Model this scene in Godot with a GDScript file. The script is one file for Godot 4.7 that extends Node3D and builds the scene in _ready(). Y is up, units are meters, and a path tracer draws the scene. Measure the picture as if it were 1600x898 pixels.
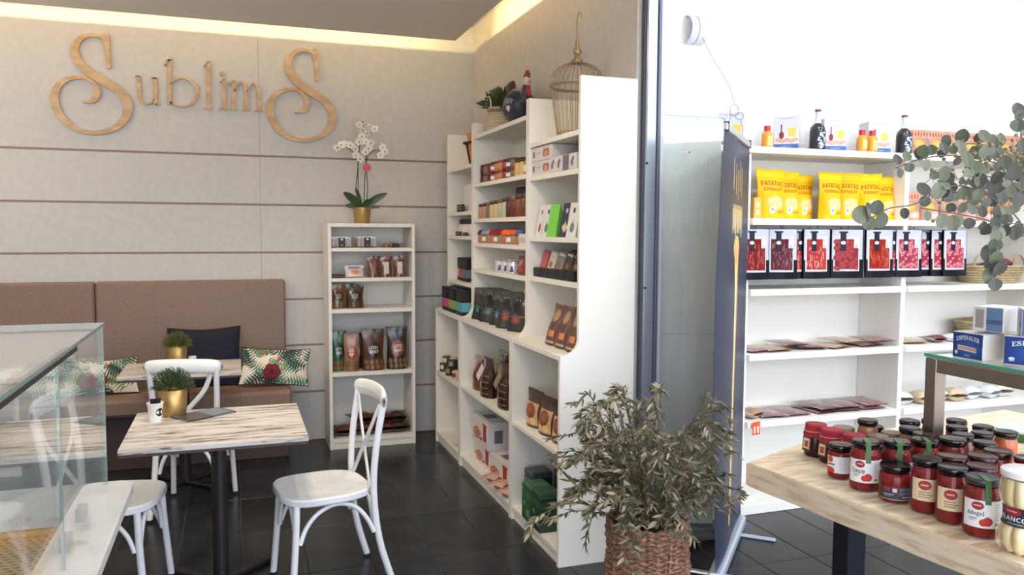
extends Node3D
# A cafe and delicatessen: grey panelled back wall with bench and bistro tables on the left,
# three stepped white shelf units, and a bright shop area with a white wall unit on the right.

var taken := {}
var mats := {}
var rng := RandomNumberGenerator.new()

# ------------------------------------------------------------------ mesh building
class MB:
	var v := PackedVector3Array()
	var n := PackedVector3Array()
	var u := PackedVector2Array()
	var x := Transform3D.IDENTITY

	func tri(a: Vector3, b: Vector3, c: Vector3, na: Vector3, nb: Vector3, nc: Vector3, ua := Vector2.ZERO, ub := Vector2.ZERO, uc := Vector2.ZERO):
		if (b - a).cross(c - a).dot(na + nb + nc) * x.basis.determinant() > 0.0:
			var t = b; b = c; c = t
			t = nb; nb = nc; nc = t
			t = ub; ub = uc; uc = t
		v.append(x * a); v.append(x * b); v.append(x * c)
		n.append((x.basis * na).normalized()); n.append((x.basis * nb).normalized()); n.append((x.basis * nc).normalized())
		u.append(ua); u.append(ub); u.append(uc)

	func quad(a, b, c, d, na, nb, nc, nd, ua := Vector2(0, 1), ub := Vector2(1, 1), uc := Vector2(1, 0), ud := Vector2(0, 0)):
		tri(a, b, c, na, nb, nc, ua, ub, uc)
		tri(a, c, d, na, nc, nd, ua, uc, ud)

	func flat(a, b, c, d, nn, r := Rect2(0, 0, 1, 1)):
		quad(a, b, c, d, nn, nn, nn, nn, Vector2(r.position.x, r.end.y), r.end, Vector2(r.end.x, r.position.y), r.position)

	# a box with chamfered edges; uv gives the part of the texture for a face: front +z, back -z, right +x, left -x, top, bottom
	func box(c: Vector3, s: Vector3, bev := 0.0, uv := {}):
		var h := s * 0.5
		var b := minf(bev, minf(h.x, minf(h.y, h.z)) * 0.9)
		var i := h - Vector3(b, b, b)
		var def: Rect2 = uv.get("all", Rect2(0, 0, 1, 1))
		flat(c + Vector3(-i.x, -i.y, h.z), c + Vector3(i.x, -i.y, h.z), c + Vector3(i.x, i.y, h.z), c + Vector3(-i.x, i.y, h.z), Vector3.BACK, uv.get("front", def))
		flat(c + Vector3(i.x, -i.y, -h.z), c + Vector3(-i.x, -i.y, -h.z), c + Vector3(-i.x, i.y, -h.z), c + Vector3(i.x, i.y, -h.z), Vector3.FORWARD, uv.get("back", def))
		flat(c + Vector3(h.x, -i.y, i.z), c + Vector3(h.x, -i.y, -i.z), c + Vector3(h.x, i.y, -i.z), c + Vector3(h.x, i.y, i.z), Vector3.RIGHT, uv.get("right", def))
		flat(c + Vector3(-h.x, -i.y, -i.z), c + Vector3(-h.x, -i.y, i.z), c + Vector3(-h.x, i.y, i.z), c + Vector3(-h.x, i.y, -i.z), Vector3.LEFT, uv.get("left", def))
		flat(c + Vector3(-i.x, h.y, i.z), c + Vector3(i.x, h.y, i.z), c + Vector3(i.x, h.y, -i.z), c + Vector3(-i.x, h.y, -i.z), Vector3.UP, uv.get("top", def))
		flat(c + Vector3(-i.x, -h.y, -i.z), c + Vector3(i.x, -h.y, -i.z), c + Vector3(i.x, -h.y, i.z), c + Vector3(-i.x, -h.y, i.z), Vector3.DOWN, uv.get("bottom", def))
		if b <= 0.0:
			return
		var r := Rect2(def.position + def.size * 0.02, Vector2(0.001, 0.001))
		for p in [-1, 1]:
			for q in [-1, 1]:
				var nn := Vector3(0, p, q).normalized()
				flat(c + Vector3(-i.x, p * h.y, q * i.z), c + Vector3(i.x, p * h.y, q * i.z), c + Vector3(i.x, p * i.y, q * h.z), c + Vector3(-i.x, p * i.y, q * h.z), nn, r)
				nn = Vector3(p, 0, q).normalized()
				flat(c + Vector3(p * h.x, -i.y, q * i.z), c + Vector3(p * h.x, i.y, q * i.z), c + Vector3(p * i.x, i.y, q * h.z), c + Vector3(p * i.x, -i.y, q * h.z), nn, r)
				nn = Vector3(p, q, 0).normalized()
				flat(c + Vector3(p * h.x, q * i.y, -i.z), c + Vector3(p * h.x, q * i.y, i.z), c + Vector3(p * i.x, q * h.y, i.z), c + Vector3(p * i.x, q * h.y, -i.z), nn, r)
				for o in [-1, 1]:
					nn = Vector3(p, q, o).normalized()
					tri(c + Vector3(p * h.x, q * i.y, o * i.z), c + Vector3(p * i.x, q * h.y, o * i.z), c + Vector3(p * i.x, q * i.y, o * h.z), nn, nn, nn, r.position, r.position, r.position)

	# from corner to corner
	func bx(a: Vector3, b: Vector3, bev := 0.0, uv := {}):
		box((a + b) * 0.5, (b - a).abs(), bev, uv)

	# a surface of revolution about y; profile of (radius, y); a0..a1 in radians (0 looks to +z)
	func lathe(p: Array, seg := 20, a0 := 0.0, a1 := TAU, squash := 1.0):
		var fn := []
		for k in p.size() - 1:
			var d: Vector2 = p[k + 1] - p[k]
			fn.append(Vector2(d.y, -d.x).normalized() if d.length() > 1e-6 else Vector2(1, 0))
		for k in p.size() - 1:
			var nlo: Vector2 = fn[k]
			var nhi: Vector2 = fn[k]
			if k > 0 and fn[k - 1].dot(fn[k]) > 0.6: nlo = (fn[k - 1] + fn[k]).normalized()
			if k < fn.size() - 1 and fn[k + 1].dot(fn[k]) > 0.6: nhi = (fn[k + 1] + fn[k]).normalized()
			var v0 := 1.0 - float(k) / (p.size() - 1)
			var v1 := 1.0 - float(k + 1) / (p.size() - 1)
			for j in seg:
				var t0 := a0 + (a1 - a0) * j / seg
				var t1 := a0 + (a1 - a0) * (j + 1) / seg
				var d0 := Vector3(sin(t0), 0, cos(t0) * squash)
				var d1 := Vector3(sin(t1), 0, cos(t1) * squash)
				var A: Vector3 = d0 * p[k].x + Vector3(0, p[k].y, 0)
				var B: Vector3 = d1 * p[k].x + Vector3(0, p[k].y, 0)
				var C: Vector3 = d1 * p[k + 1].x + Vector3(0, p[k + 1].y, 0)
				var D: Vector3 = d0 * p[k + 1].x + Vector3(0, p[k + 1].y, 0)
				var u0 := float(j) / seg
				var u1 := float(j + 1) / seg
				var up := Vector3.UP
				if p[k].x > 1e-6: tri(A, B, C, d0 * nlo.x + up * nlo.y, d1 * nlo.x + up * nlo.y, d1 * nhi.x + up * nhi.y, Vector2(u0, v0), Vector2(u1, v0), Vector2(u1, v1))
				if p[k + 1].x > 1e-6: tri(A, C, D, d0 * nlo.x + up * nlo.y, d1 * nhi.x + up * nhi.y, d0 * nhi.x + up * nhi.y, Vector2(u0, v0), Vector2(u1, v1), Vector2(u0, v1))

	# a tube along points; r is a number or one radius per point; flatten squeezes the section along the frame's second axis
	func tube(pts: Array, r, seg := 8, flatten := 1.0, hint := Vector3.ZERO, caps := true):
		var N := pts.size()
		var rings := []
		var dirs := []
		var up := hint
		for k in N:
			var t: Vector3 = (pts[mini(k + 1, N - 1)] - pts[maxi(k - 1, 0)]).normalized()
			if up == Vector3.ZERO: up = Vector3.UP if absf(t.y) < 0.9 else Vector3.RIGHT
			var s := t.cross(up).normalized()
			var w := s.cross(t).normalized()
			if hint == Vector3.ZERO: up = w
			var rad: float = r[k] if r is Array else r
			var ring := []
			var nn := []
			for j in seg:
				var a := TAU * j / seg
				ring.append(pts[k] + s * cos(a) * rad + w * sin(a) * rad * flatten)
				nn.append((s * cos(a) * flatten + w * sin(a)).normalized())
			rings.append(ring); dirs.append(nn)
		for k in N - 1:
			for j in seg:
				var l := (j + 1) % seg
				quad(rings[k][j], rings[k][l], rings[k + 1][l], rings[k + 1][j], dirs[k][j], dirs[k][l], dirs[k + 1][l], dirs[k + 1][j], Vector2(float(j) / seg, float(k) / N), Vector2(float(j + 1) / seg, float(k) / N), Vector2(float(j + 1) / seg, float(k + 1) / N), Vector2(float(j) / seg, float(k + 1) / N))
		if caps:
			for e in [0, N - 1]:
				var d: Vector3 = (pts[e] - pts[1 if e == 0 else N - 2]).normalized()
				for j in seg:
					tri(pts[e], rings[e][j], rings[e][(j + 1) % seg], d, d, d)

	# a polygon in xy pulled from z0 to z1
	func extrude(poly: PackedVector2Array, z0: float, z1: float, uvs := 1.0):
		var ids := Geometry2D.triangulate_polygon(poly)
		for k in range(0, ids.size(), 3):
			for z in [z0, z1]:
				var d := Vector3(0, 0, signf(z - (z0 + z1) * 0.5))
				var P := []
				for j in 3: P.append(Vector3(poly[ids[k + j]].x, poly[ids[k + j]].y, z))
				tri(P[0], P[1], P[2], d, d, d, poly[ids[k]] * uvs, poly[ids[k + 1]] * uvs, poly[ids[k + 2]] * uvs)
		var cw := 1.0 if Geometry2D.is_polygon_clockwise(poly) else -1.0
		var N := poly.size()
		var fn := []
		for k in N:
			var d := poly[(k + 1) % N] - poly[k]
			fn.append(Vector2(-d.y, d.x).normalized() * cw)
		for k in N:
			var n0: Vector2 = fn[k]
			var n1: Vector2 = fn[k]
			if fn[(k + N - 1) % N].dot(fn[k]) > 0.75: n0 = (fn[(k + N - 1) % N] + fn[k]).normalized()
			if fn[(k + 1) % N].dot(fn[k]) > 0.75: n1 = (fn[(k + 1) % N] + fn[k]).normalized()
			var a := poly[k]
			var b := poly[(k + 1) % N]
			var m0 := Vector3(n0.x, n0.y, 0)
			var m1 := Vector3(n1.x, n1.y, 0)
			quad(Vector3(a.x, a.y, z0), Vector3(b.x, b.y, z0), Vector3(b.x, b.y, z1), Vector3(a.x, a.y, z1), m0, m1, m1, m0, Vector2(a.x + a.y, z0) * uvs, Vector2(b.x + b.y, z0) * uvs, Vector2(b.x + b.y, z1) * uvs, Vector2(a.x + a.y, z1) * uvs)

	# a grid of points f(u, v), smooth; side = +1 or -1 turns the normals; uv rect
	func sheet(nu: int, nv: int, f: Callable, side := 1.0, r := Rect2(0, 0, 1, 1)):
		var g := []
		for i in nu + 1:
			var row := []
			for j in nv + 1: row.append(f.call(float(i) / nu, float(j) / nv))
			g.append(row)
		var nn := []
		for i in nu + 1:
			var row := []
			for j in nv + 1:
				var du: Vector3 = g[mini(i + 1, nu)][j] - g[maxi(i - 1, 0)][j]
				var dv: Vector3 = g[i][mini(j + 1, nv)] - g[i][maxi(j - 1, 0)]
				var m := du.cross(dv) * side
				row.append(m.normalized() if m.length() > 1e-12 else Vector3.UP)
			nn.append(row)
		for i in nu:
			for j in nv:
				var U := func(a: int, b: int): return r.position + r.size * Vector2(float(a) / nu, 1.0 - float(b) / nv)
				quad(g[i][j], g[i + 1][j], g[i + 1][j + 1], g[i][j + 1], nn[i][j], nn[i + 1][j], nn[i + 1][j + 1], nn[i][j + 1], U.call(i, j), U.call(i + 1, j), U.call(i + 1, j + 1), U.call(i, j + 1))

	func mesh() -> ArrayMesh:
		var a := []
		a.resize(Mesh.ARRAY_MAX)
		a[Mesh.ARRAY_VERTEX] = v
		a[Mesh.ARRAY_NORMAL] = n
		a[Mesh.ARRAY_TEX_UV] = u
		var m := ArrayMesh.new()
		m.add_surface_from_arrays(Mesh.PRIMITIVE_TRIANGLES, a)
		return m

# ------------------------------------------------------------------ painting of labels and prints
class Canvas:
	var im: Image
	var w: int
	var h: int
	static var fonts := {}
	func _init(W: int, H: int, c: Color):
		w = W; h = H
		im = Image.create(W, H, false, Image.FORMAT_RGBA8)
		im.fill(c)
	func rect(x: float, y: float, a: float, b: float, c: Color):
		im.fill_rect(Rect2i(int(x * w), int(y * h), maxi(1, int(a * w)), maxi(1, int(b * h))), c)
	func ell(cx: float, cy: float, rx: float, ry: float, c: Color, c2 = null):
		for py in range(maxi(0, int((cy - ry) * h)), mini(h, int((cy + ry) * h) + 1)):
			for px in range(maxi(0, int((cx - rx) * w)), mini(w, int((cx + rx) * w) + 1)):
				var d := Vector2((px + 0.5 - cx * w) / (rx * w), (py + 0.5 - cy * h) / (ry * h)).length()
				if d <= 1.0: im.set_pixel(px, py, c if c2 == null else c.lerp(c2, d * d))
	func tri(a: Vector2, b: Vector2, c: Vector2, col: Color):
		var lo := a.min(b).min(c).floor()
		var hi := a.max(b).max(c).ceil()
		for py in range(maxi(0, int(lo.y)), mini(h, int(hi.y) + 1)):
			for px in range(maxi(0, int(lo.x)), mini(w, int(hi.x) + 1)):
				var p := Vector2(px + 0.5, py + 0.5)
				var d1 := (b - a).cross(p - a)
				var d2 := (c - b).cross(p - b)
				var d3 := (a - c).cross(p - c)
				if (d1 >= 0 and d2 >= 0 and d3 >= 0) or (d1 <= 0 and d2 <= 0 and d3 <= 0): im.set_pixel(px, py, col)
	func poly(pts: Array, col: Color):
		var pp := PackedVector2Array()
		for p in pts: pp.append(p * Vector2(w, h))
		var ids := Geometry2D.triangulate_polygon(pp)
		for k in range(0, ids.size(), 3): tri(pp[ids[k]], pp[ids[k + 1]], pp[ids[k + 2]], col)
	func line(a: Vector2, b: Vector2, t: float, col: Color):
		a *= Vector2(w, h); b *= Vector2(w, h)
		var s := (b - a).orthogonal().normalized() * t * w * 0.5
		tri(a + s, b + s, b - s, col); tri(a + s, b - s, a - s, col)
	# text that fills the box (cx - tw / 2 .. cx + tw / 2, cy - th / 2 .. cy + th / 2); arc lifts the middle
	func text(s: String, cx: float, cy: float, tw: float, th: float, col: Color, serif := false, arc := 0.0):
		var key := "%s" % serif
		if not fonts.has(key):
			var f := SystemFont.new()
			f.font_names = PackedStringArray(["Droid Serif" if serif else "Droid Sans"])
			f.font_weight = 700
			fonts[key] = f
		var tm := TextMesh.new()
		tm.font = fonts[key]
		tm.text = s
		tm.font_size = 48
		tm.pixel_size = 0.01
		tm.depth = 0.0
		tm.curve_step = 2.0
		var arr := tm.get_mesh_arrays()
		var vs: PackedVector3Array = arr[Mesh.ARRAY_VERTEX]
		var ix: PackedInt32Array = arr[Mesh.ARRAY_INDEX] if arr[Mesh.ARRAY_INDEX] != null else PackedInt32Array(range(vs.size()))
		if vs.size() == 0: return
		var lo := Vector2(INF, INF)
		var hi := -lo
		for q in vs:
			lo = lo.min(Vector2(q.x, q.y)); hi = hi.max(Vector2(q.x, q.y))
		var place := func(q: Vector3):
			var a := (q.x - lo.x) / (hi.x - lo.x) - 0.5
			var b := (q.y - lo.y) / (hi.y - lo.y) - 0.5
			return Vector2((cx + a * tw) * w, (cy - b * th - arc * (0.25 - a * a) * 4.0) * h)
		for k in range(0, ix.size(), 3):
			tri(place.call(vs[ix[k]]), place.call(vs[ix[k + 1]]), place.call(vs[ix[k + 2]]), col)
	func tex() -> ImageTexture:
		return ImageTexture.create_from_image(im)

# ------------------------------------------------------------------ naming and placing
func numbered(s: String) -> String:
	if not taken.has(s):
		taken[s] = 0
		return s
	taken[s] += 1
	return "%s_%03d" % [s, taken[s]]

func tag(o: Node, label: String, category: String, group := "", kind := ""):
	if label: o.set_meta("label", label)
	if category: o.set_meta("category", category)
	if group: o.set_meta("group", group)
	if kind: o.set_meta("kind", kind)
	return o

func thing(called: String, label: String, category: String, at := Vector3.ZERO, turn := 0.0, group := "") -> Node3D:
	var o := Node3D.new()
	o.name = numbered(called)
	add_child(o)
	o.position = at
	o.rotation.y = turn
	tag(o, label, category, group)
	return o

func part(called: String, shape, m: Material, parent: Node, kind := "") -> MeshInstance3D:
	var o := MeshInstance3D.new()
	o.name = numbered(called) if parent == self else called
	o.mesh = shape.mesh() if shape is MB else shape
	o.material_override = m
	parent.add_child(o, true)
	if kind: o.set_meta("kind", kind)
	return o

func struct(called: String, shape, m: Material) -> MeshInstance3D:
	return part(called, shape, m, self, "structure")

func dup(o: Node3D, at: Vector3, turn: float, label: String, group := "") -> Node3D:
	var c: Node3D = o.duplicate()
	var base := String(o.name)
	var cut := RegEx.create_from_string("_[0-9]{3}$")
	c.name = numbered(cut.sub(base, ""))
	add_child(c)
	c.position = at
	c.rotation = Vector3(0, turn, 0)
	c.set_meta("label", label)
	if group: c.set_meta("group", group)
	return c

func mat(c: Color, rough := 0.6, metal := 0.0, more := {}) -> StandardMaterial3D:
	var key := "%s %s %s %s" % [c, rough, metal, more]
	if mats.has(key): return mats[key]
	var m := StandardMaterial3D.new()
	m.albedo_color = c
	m.roughness = rough
	m.metallic = metal
	for k in more: m.set(k, more[k])
	mats[key] = m
	return m

func printed(cv: Canvas, rough := 0.5, more := {}) -> StandardMaterial3D:
	var key := "print %d %d %s %s" % [hash(cv.im.get_data()), cv.w * 10000 + cv.h, rough, more]
	if mats.has(key): return mats[key]
	var m := StandardMaterial3D.new()
	m.albedo_texture = cv.tex()
	m.roughness = rough
	m.texture_repeat = false
	for k in more: m.set(k, more[k])
	mats[key] = m
	return m

func rgb(r: int, g: int, b: int) -> Color:
	return Color(r / 255.0, g / 255.0, b / 255.0)

func noise_tex(cols: Array, stops: Array, freq: float, sx := 1.0, sy := 1.0, W := 256, H := 256, sd := 1, octaves := 4) -> ImageTexture:
	var n := FastNoiseLite.new()
	n.seed = sd
	n.frequency = freq
	n.fractal_octaves = octaves
	var g := Gradient.new()
	g.offsets = PackedFloat32Array(stops)
	g.colors = PackedColorArray(cols)
	var im := Image.create(W, H, false, Image.FORMAT_RGBA8)
	for y in H:
		for xx in W:
			# blended over the seams so that the pattern repeats
			var fx := float(xx) / W
			var fy := float(y) / H
			var a := n.get_noise_2d(xx * sx, y * sy)
			var b := n.get_noise_2d((xx - W) * sx, y * sy)
			var c := n.get_noise_2d(xx * sx, (y - H) * sy)
			var ex := smoothstep(0.85, 1.0, fx)
			var ey := smoothstep(0.85, 1.0, fy)
			im.set_pixel(xx, y, g.sample(clampf(lerpf(lerpf(a, b, ex), c, ey) * 0.9 + 0.5, 0, 1)))
	return ImageTexture.create_from_image(im)

func textured(t: Texture2D, rough: float, scale := Vector3.ONE, more := {}) -> StandardMaterial3D:
	var m := StandardMaterial3D.new()
	m.albedo_texture = t
	m.roughness = rough
	m.uv1_triplanar = true
	m.uv1_scale = scale
	for k in more: m.set(k, more[k])
	return m

const NTH := ["first", "second", "third", "fourth", "fifth", "sixth", "seventh", "eighth", "ninth", "tenth", "eleventh", "twelfth", "thirteenth", "fourteenth", "fifteenth"]

func smooth_path(pts: Array, per := 6) -> Array:
	var out := []
	for k in pts.size() - 1:
		var p0 = pts[maxi(k - 1, 0)]
		var p1 = pts[k]
		var p2 = pts[k + 1]
		var p3 = pts[mini(k + 2, pts.size() - 1)]
		for j in per:
			var t := float(j) / per
			out.append(0.5 * ((2.0 * p1) + (p2 - p0) * t + (2.0 * p0 - 5.0 * p1 + 4.0 * p2 - p3) * t * t + (3.0 * p1 - p0 - 3.0 * p2 + p3) * t * t * t))
	out.append(pts[-1])
	return out

# ------------------------------------------------------------------ general goods
# everything is built facing +z; the shelf units on the right wall of the cafe face -x, so their goods are turned by WEST
const WEST := -PI / 2

# a filled bag with a crimped top, standing on its bottom edge
func pouch_mesh(w: float, h: float, t: float, sd := 0, crimp := 0.07, gusset := true) -> MB:
	var mb := MB.new()
	var ph := sd * 1.7
	var f := func(s: float, a: float, b: float):
		var e := sin(PI * clampf(a, 0.0, 1.0))
		var low := (1.0 if gusset else sin(minf(b * 6.0, 1.0) * PI / 2))
		var high := 1.0 - smoothstep(0.35, 1.0 - crimp, b)
		var th := t * 0.5 * pow(e, 0.45) * (0.25 + 0.75 * low) * (0.12 + 0.88 * high) if b < 1.0 - crimp else 0.002
		th += 0.02 * t * sin(a * 17.0 + ph + b * 5.0) * sin(b * 13.0 + ph) * e
		var nar := 1.0 - 0.06 * sin(PI * b) + 0.05 * smoothstep(0.6, 1.0, b)
		return Vector3((a - 0.5) * w * nar + 0.01 * w * sin(b * 9.0 + ph), b * h + 0.012 * h * sin(a * 4.0 + ph) * b, s * maxf(th, 0.001) + 0.06 * t * sin(ph + b * 3.0) * b)
	mb.sheet(10, 14, func(a, b): return f.call(1.0, a, b), 1.0, Rect2(0, 0, 1, 1))
	mb.sheet(10, 14, func(a, b): return f.call(-1.0, a, b), -1.0, Rect2(0, 0, 1, 1))
	if gusset:
		for k in 10:
			var p0: Vector3 = f.call(1.0, k / 10.0, 0.0)
			var p1: Vector3 = f.call(1.0, (k + 1) / 10.0, 0.0)
			var q0: Vector3 = f.call(-1.0, k / 10.0, 0.0)
			var q1: Vector3 = f.call(-1.0, (k + 1) / 10.0, 0.0)
			mb.quad(p0, p1, q1, q0, Vector3.DOWN, Vector3.DOWN, Vector3.DOWN, Vector3.DOWN, Vector2(0, 0.99), Vector2(0.01, 0.99), Vector2(0.01, 1), Vector2(0, 1))
	return mb

func bag(called: String, label: String, cat: String, group: String, at: Vector3, turn: float, w: float, h: float, t: float, m: Material, seal: Material = null, sd := 0, lean := 0.0) -> Node3D:
	var o := thing(called, label, cat, at, turn, group)
	var p := part("pouch", pouch_mesh(w, h, t, sd), m, o)
	var s := MB.new()
	s.box(Vector3(0.0, h * 0.975, 0.06 * t * sin(sd * 1.7 + 3.0)), Vector3(w * 0.97, h * 0.04, 0.0045), 0.001)
	part("seal_strip", s, seal if seal else m, o)
	o.rotation.x = lean
	return o

# carton with printed front and side
func carton(called: String, label: String, cat: String, group: String, at: Vector3, turn: float, s: Vector3, front: Material, body: Material, edge := 0.002) -> Node3D:
	var o := thing(called, label, cat, at, turn, group)
	var b := MB.new()
	b.box(Vector3(0, s.y / 2, 0), s, edge)
	part("box_body", b, body, o)
	var f := MB.new()
	f.box(Vector3(0, s.y / 2, s.z / 2 + 0.0004), Vector3(s.x - edge * 2, s.y - edge * 2, 0.0012), 0.0)
	part("printed_front", f, front, o)
	return o

# small jar for the shelves: contents seen through the glass, lid, label
func shelf_jar(label: String, group: String, at: Vector3, turn: float, r: float, h: float, inside: Material, lid: Material, paper: Material, called := "jam_jar", square := false) -> Node3D:
	var o := thing(called, label, "jar", at, turn, group)
	var b := MB.new()
	b.lathe([Vector2(0, 0), Vector2(r * 0.92, 0), Vector2(r, r * 0.12), Vector2(r, h * 0.7), Vector2(r * 0.86, h * 0.8), Vector2(0, h * 0.8)], 14)
	part("jar_body", b, inside, o)
	var l := MB.new()
	l.lathe([Vector2(r * 0.9, h * 0.8), Vector2(r * 0.94, h * 0.82), Vector2(r * 0.94, h * 0.98), Vector2(r * 0.88, h), Vector2(0, h)], 14)
	part("lid", l, lid, o)
	if paper:
		var q := MB.new()
		q.lathe([Vector2(r * 1.01, h * 0.2), Vector2(r * 1.01, h * 0.55)], 8, -1.1, 1.1)
		part("label", q, paper, o)
	return o

# ------------------------------------------------------------------ camera, sky, lamps
func set_camera():
	var yaw := deg_to_rad(19.15)
	var pitch := deg_to_rad(4.0)
	var roll := deg_to_rad(0.27)
	var f0 := Vector3(sin(yaw), 0, -cos(yaw))
	var r0 := Vector3(cos(yaw), 0, sin(yaw))
	var fwd := f0 * cos(pitch) - Vector3.UP * sin(pitch)
	var u1 := Vector3.UP * cos(pitch) + f0 * sin(pitch)
	var right := r0 * cos(roll) + u1 * sin(roll)
	var up := u1 * cos(roll) - r0 * sin(roll)
	var cam := Camera3D.new()
	cam.name = "camera"
	cam.fov = rad_to_deg(2.0 * atan(449.0 / 1250.0))
	cam.near = 0.05
	cam.transform = Transform3D(Basis(right, up, -fwd), Vector3(0, 1.62, 0))
	add_child(cam)
	cam.current = true

func set_environment():
	var env := Environment.new()
	env.tonemap_mode = Environment.TONE_MAPPER_LINEAR
	env.tonemap_exposure = 1.0
	env.background_mode = Environment.BG_SKY
	var sky := Sky.new()
	var sm := ProceduralSkyMaterial.new()
	sm.sky_top_color = Color(0.55, 0.7, 0.95)
	sm.sky_horizon_color = Color(0.86, 0.91, 1.0)
	sm.ground_horizon_color = Color(0.7, 0.72, 0.75)
	sm.ground_bottom_color = Color(0.42, 0.42, 0.42)
	sm.sky_energy_multiplier = 1.5
	sm.ground_energy_multiplier = 1.2
	sky.sky_material = sm
	env.sky = sky
	env.sdfgi_enabled = true
	env.ssao_enabled = true
	env.ssil_enabled = true
	var we := WorldEnvironment.new()
	we.name = "environment"
	we.environment = env
	add_child(we)

func area_lamp(called: String, at: Vector3, look: Vector3, size: Vector2, c: Color, e: float):
	var l := AreaLight3D.new()
	l.name = numbered(called)
	l.area_size = size
	l.light_color = c
	l.light_energy = e
	l.area_range = 20.0
	l.shadow_enabled = true
	add_child(l)
	l.transform = Transform3D(Basis.looking_at(look, Vector3.UP if absf(look.normalized().y) < 0.95 else Vector3.RIGHT), at)

# recessed ceiling spot: ring, glowing disc and the lamp just below it
func downlight(at: Vector3, aim: Vector3, c: Color, e: float, which: String):
	var o := thing("ceiling_downlight", which, "ceiling lamp", at, 0.0, "recessed ceiling spots")
	var ring := MB.new()
	ring.lathe([Vector2(0.045, 0.0), Vector2(0.045, -0.006), Vector2(0.058, -0.006), Vector2(0.06, 0.0)], 24)
	part("trim_ring", ring, mat(Color(0.85, 0.85, 0.85), 0.4), o)
	var g := MB.new()
	g.lathe([Vector2(0, -0.002), Vector2(0.044, -0.002)], 24)
	part("lamp_disc", g, mat(Color(0.9, 0.88, 0.8), 0.5, 0.0, {"emission_enabled": true, "emission": Color(c.r, c.g, c.b), "emission_energy_multiplier": 3.0}), o)
	var l := SpotLight3D.new()
	l.name = "downlight_lamp"
	l.light_color = c
	l.light_energy = e
	l.spot_angle = 52.0
	l.spot_angle_attenuation = 0.8
	l.spot_range = 12.0
	l.light_size = 0.045
	l.shadow_enabled = true
	add_child(l, true)
	l.transform = Transform3D(Basis.looking_at(aim - at, Vector3.RIGHT), at + Vector3(0, -0.02, 0))

func added_globe_pendant(at: Vector3, label: String):  # unseen globe, added to brighten the cafe ceiling and walls
	var o := thing("added_globe_pendant", label, "ceiling lamp", at, 0.0, "added globe pendants out of view")
	var g := MB.new()
	var p := []
	for k in 13: p.append(Vector2(sin(PI * k / 12.0) * 0.12, -cos(PI * k / 12.0) * 0.12))
	g.lathe(p, 24)
	part("globe", g, mat(Color(0.95, 0.93, 0.88), 0.4, 0.0, {"emission_enabled": true, "emission": Color(1.0, 0.93, 0.82), "emission_energy_multiplier": 1.5}), o)
	var c := MB.new()
	c.tube([Vector3(0, 0.11, 0), Vector3(0, 3.04 - at.y, 0)], 0.004, 6)
	part("cord", c, mat(rgb(30, 30, 30), 0.6), o)
	var l := OmniLight3D.new()
	l.name = numbered("added_globe_lamp")
	l.light_color = Color(1.0, 0.96, 0.9)
	l.light_energy = 0.55
	l.light_size = 0.1
	l.omni_range = 14.0
	l.omni_attenuation = 2.0
	l.shadow_enabled = true
	add_child(l)
	l.position = at

func added_ceiling_panel(at: Vector3):  # unseen panel, added so table and shelves get light from above
	var side := "table" if at.z > -2.0 else "wall unit"
	var o := thing("added_ceiling_panel_lamp", "added unseen panel lamp on the shop ceiling above the %s, %s" % [side, "nearer the cafe" if at.x < 3.5 else "farther from the cafe"], "ceiling lamp", at, 0.0, "added shop ceiling panel lamps")
	var f := MB.new()
	f.bx(Vector3(-0.31, -0.012, -0.31), Vector3(0.31, 0.0, 0.31), 0.003)
	part("frame", f, mat(Color(0.9, 0.9, 0.9), 0.5), o)
	var g := MB.new()
	g.bx(Vector3(-0.295, -0.015, -0.295), Vector3(0.295, -0.0125, 0.295))
	part("diffuser", g, mat(Color(0.9, 0.9, 0.9), 0.5, 0.0, {"emission_enabled": true, "emission": Color(0.95, 0.97, 1.0), "emission_energy_multiplier": 2.0}), o)
	area_lamp("added_panel_lamp", at + Vector3(0, -0.02, 0), Vector3.DOWN, Vector2(0.59, 0.59), Color(0.95, 0.97, 1.0), 1.6 if at.z < -2.0 else 4.5)

const BW := -6.29     # face of the cafe's back wall
const SW := 1.845     # face of the cafe's right wall
const RW := -4.18     # face of the shop's back wall
const TABLE := 0.92   # top of the shop table

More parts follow.
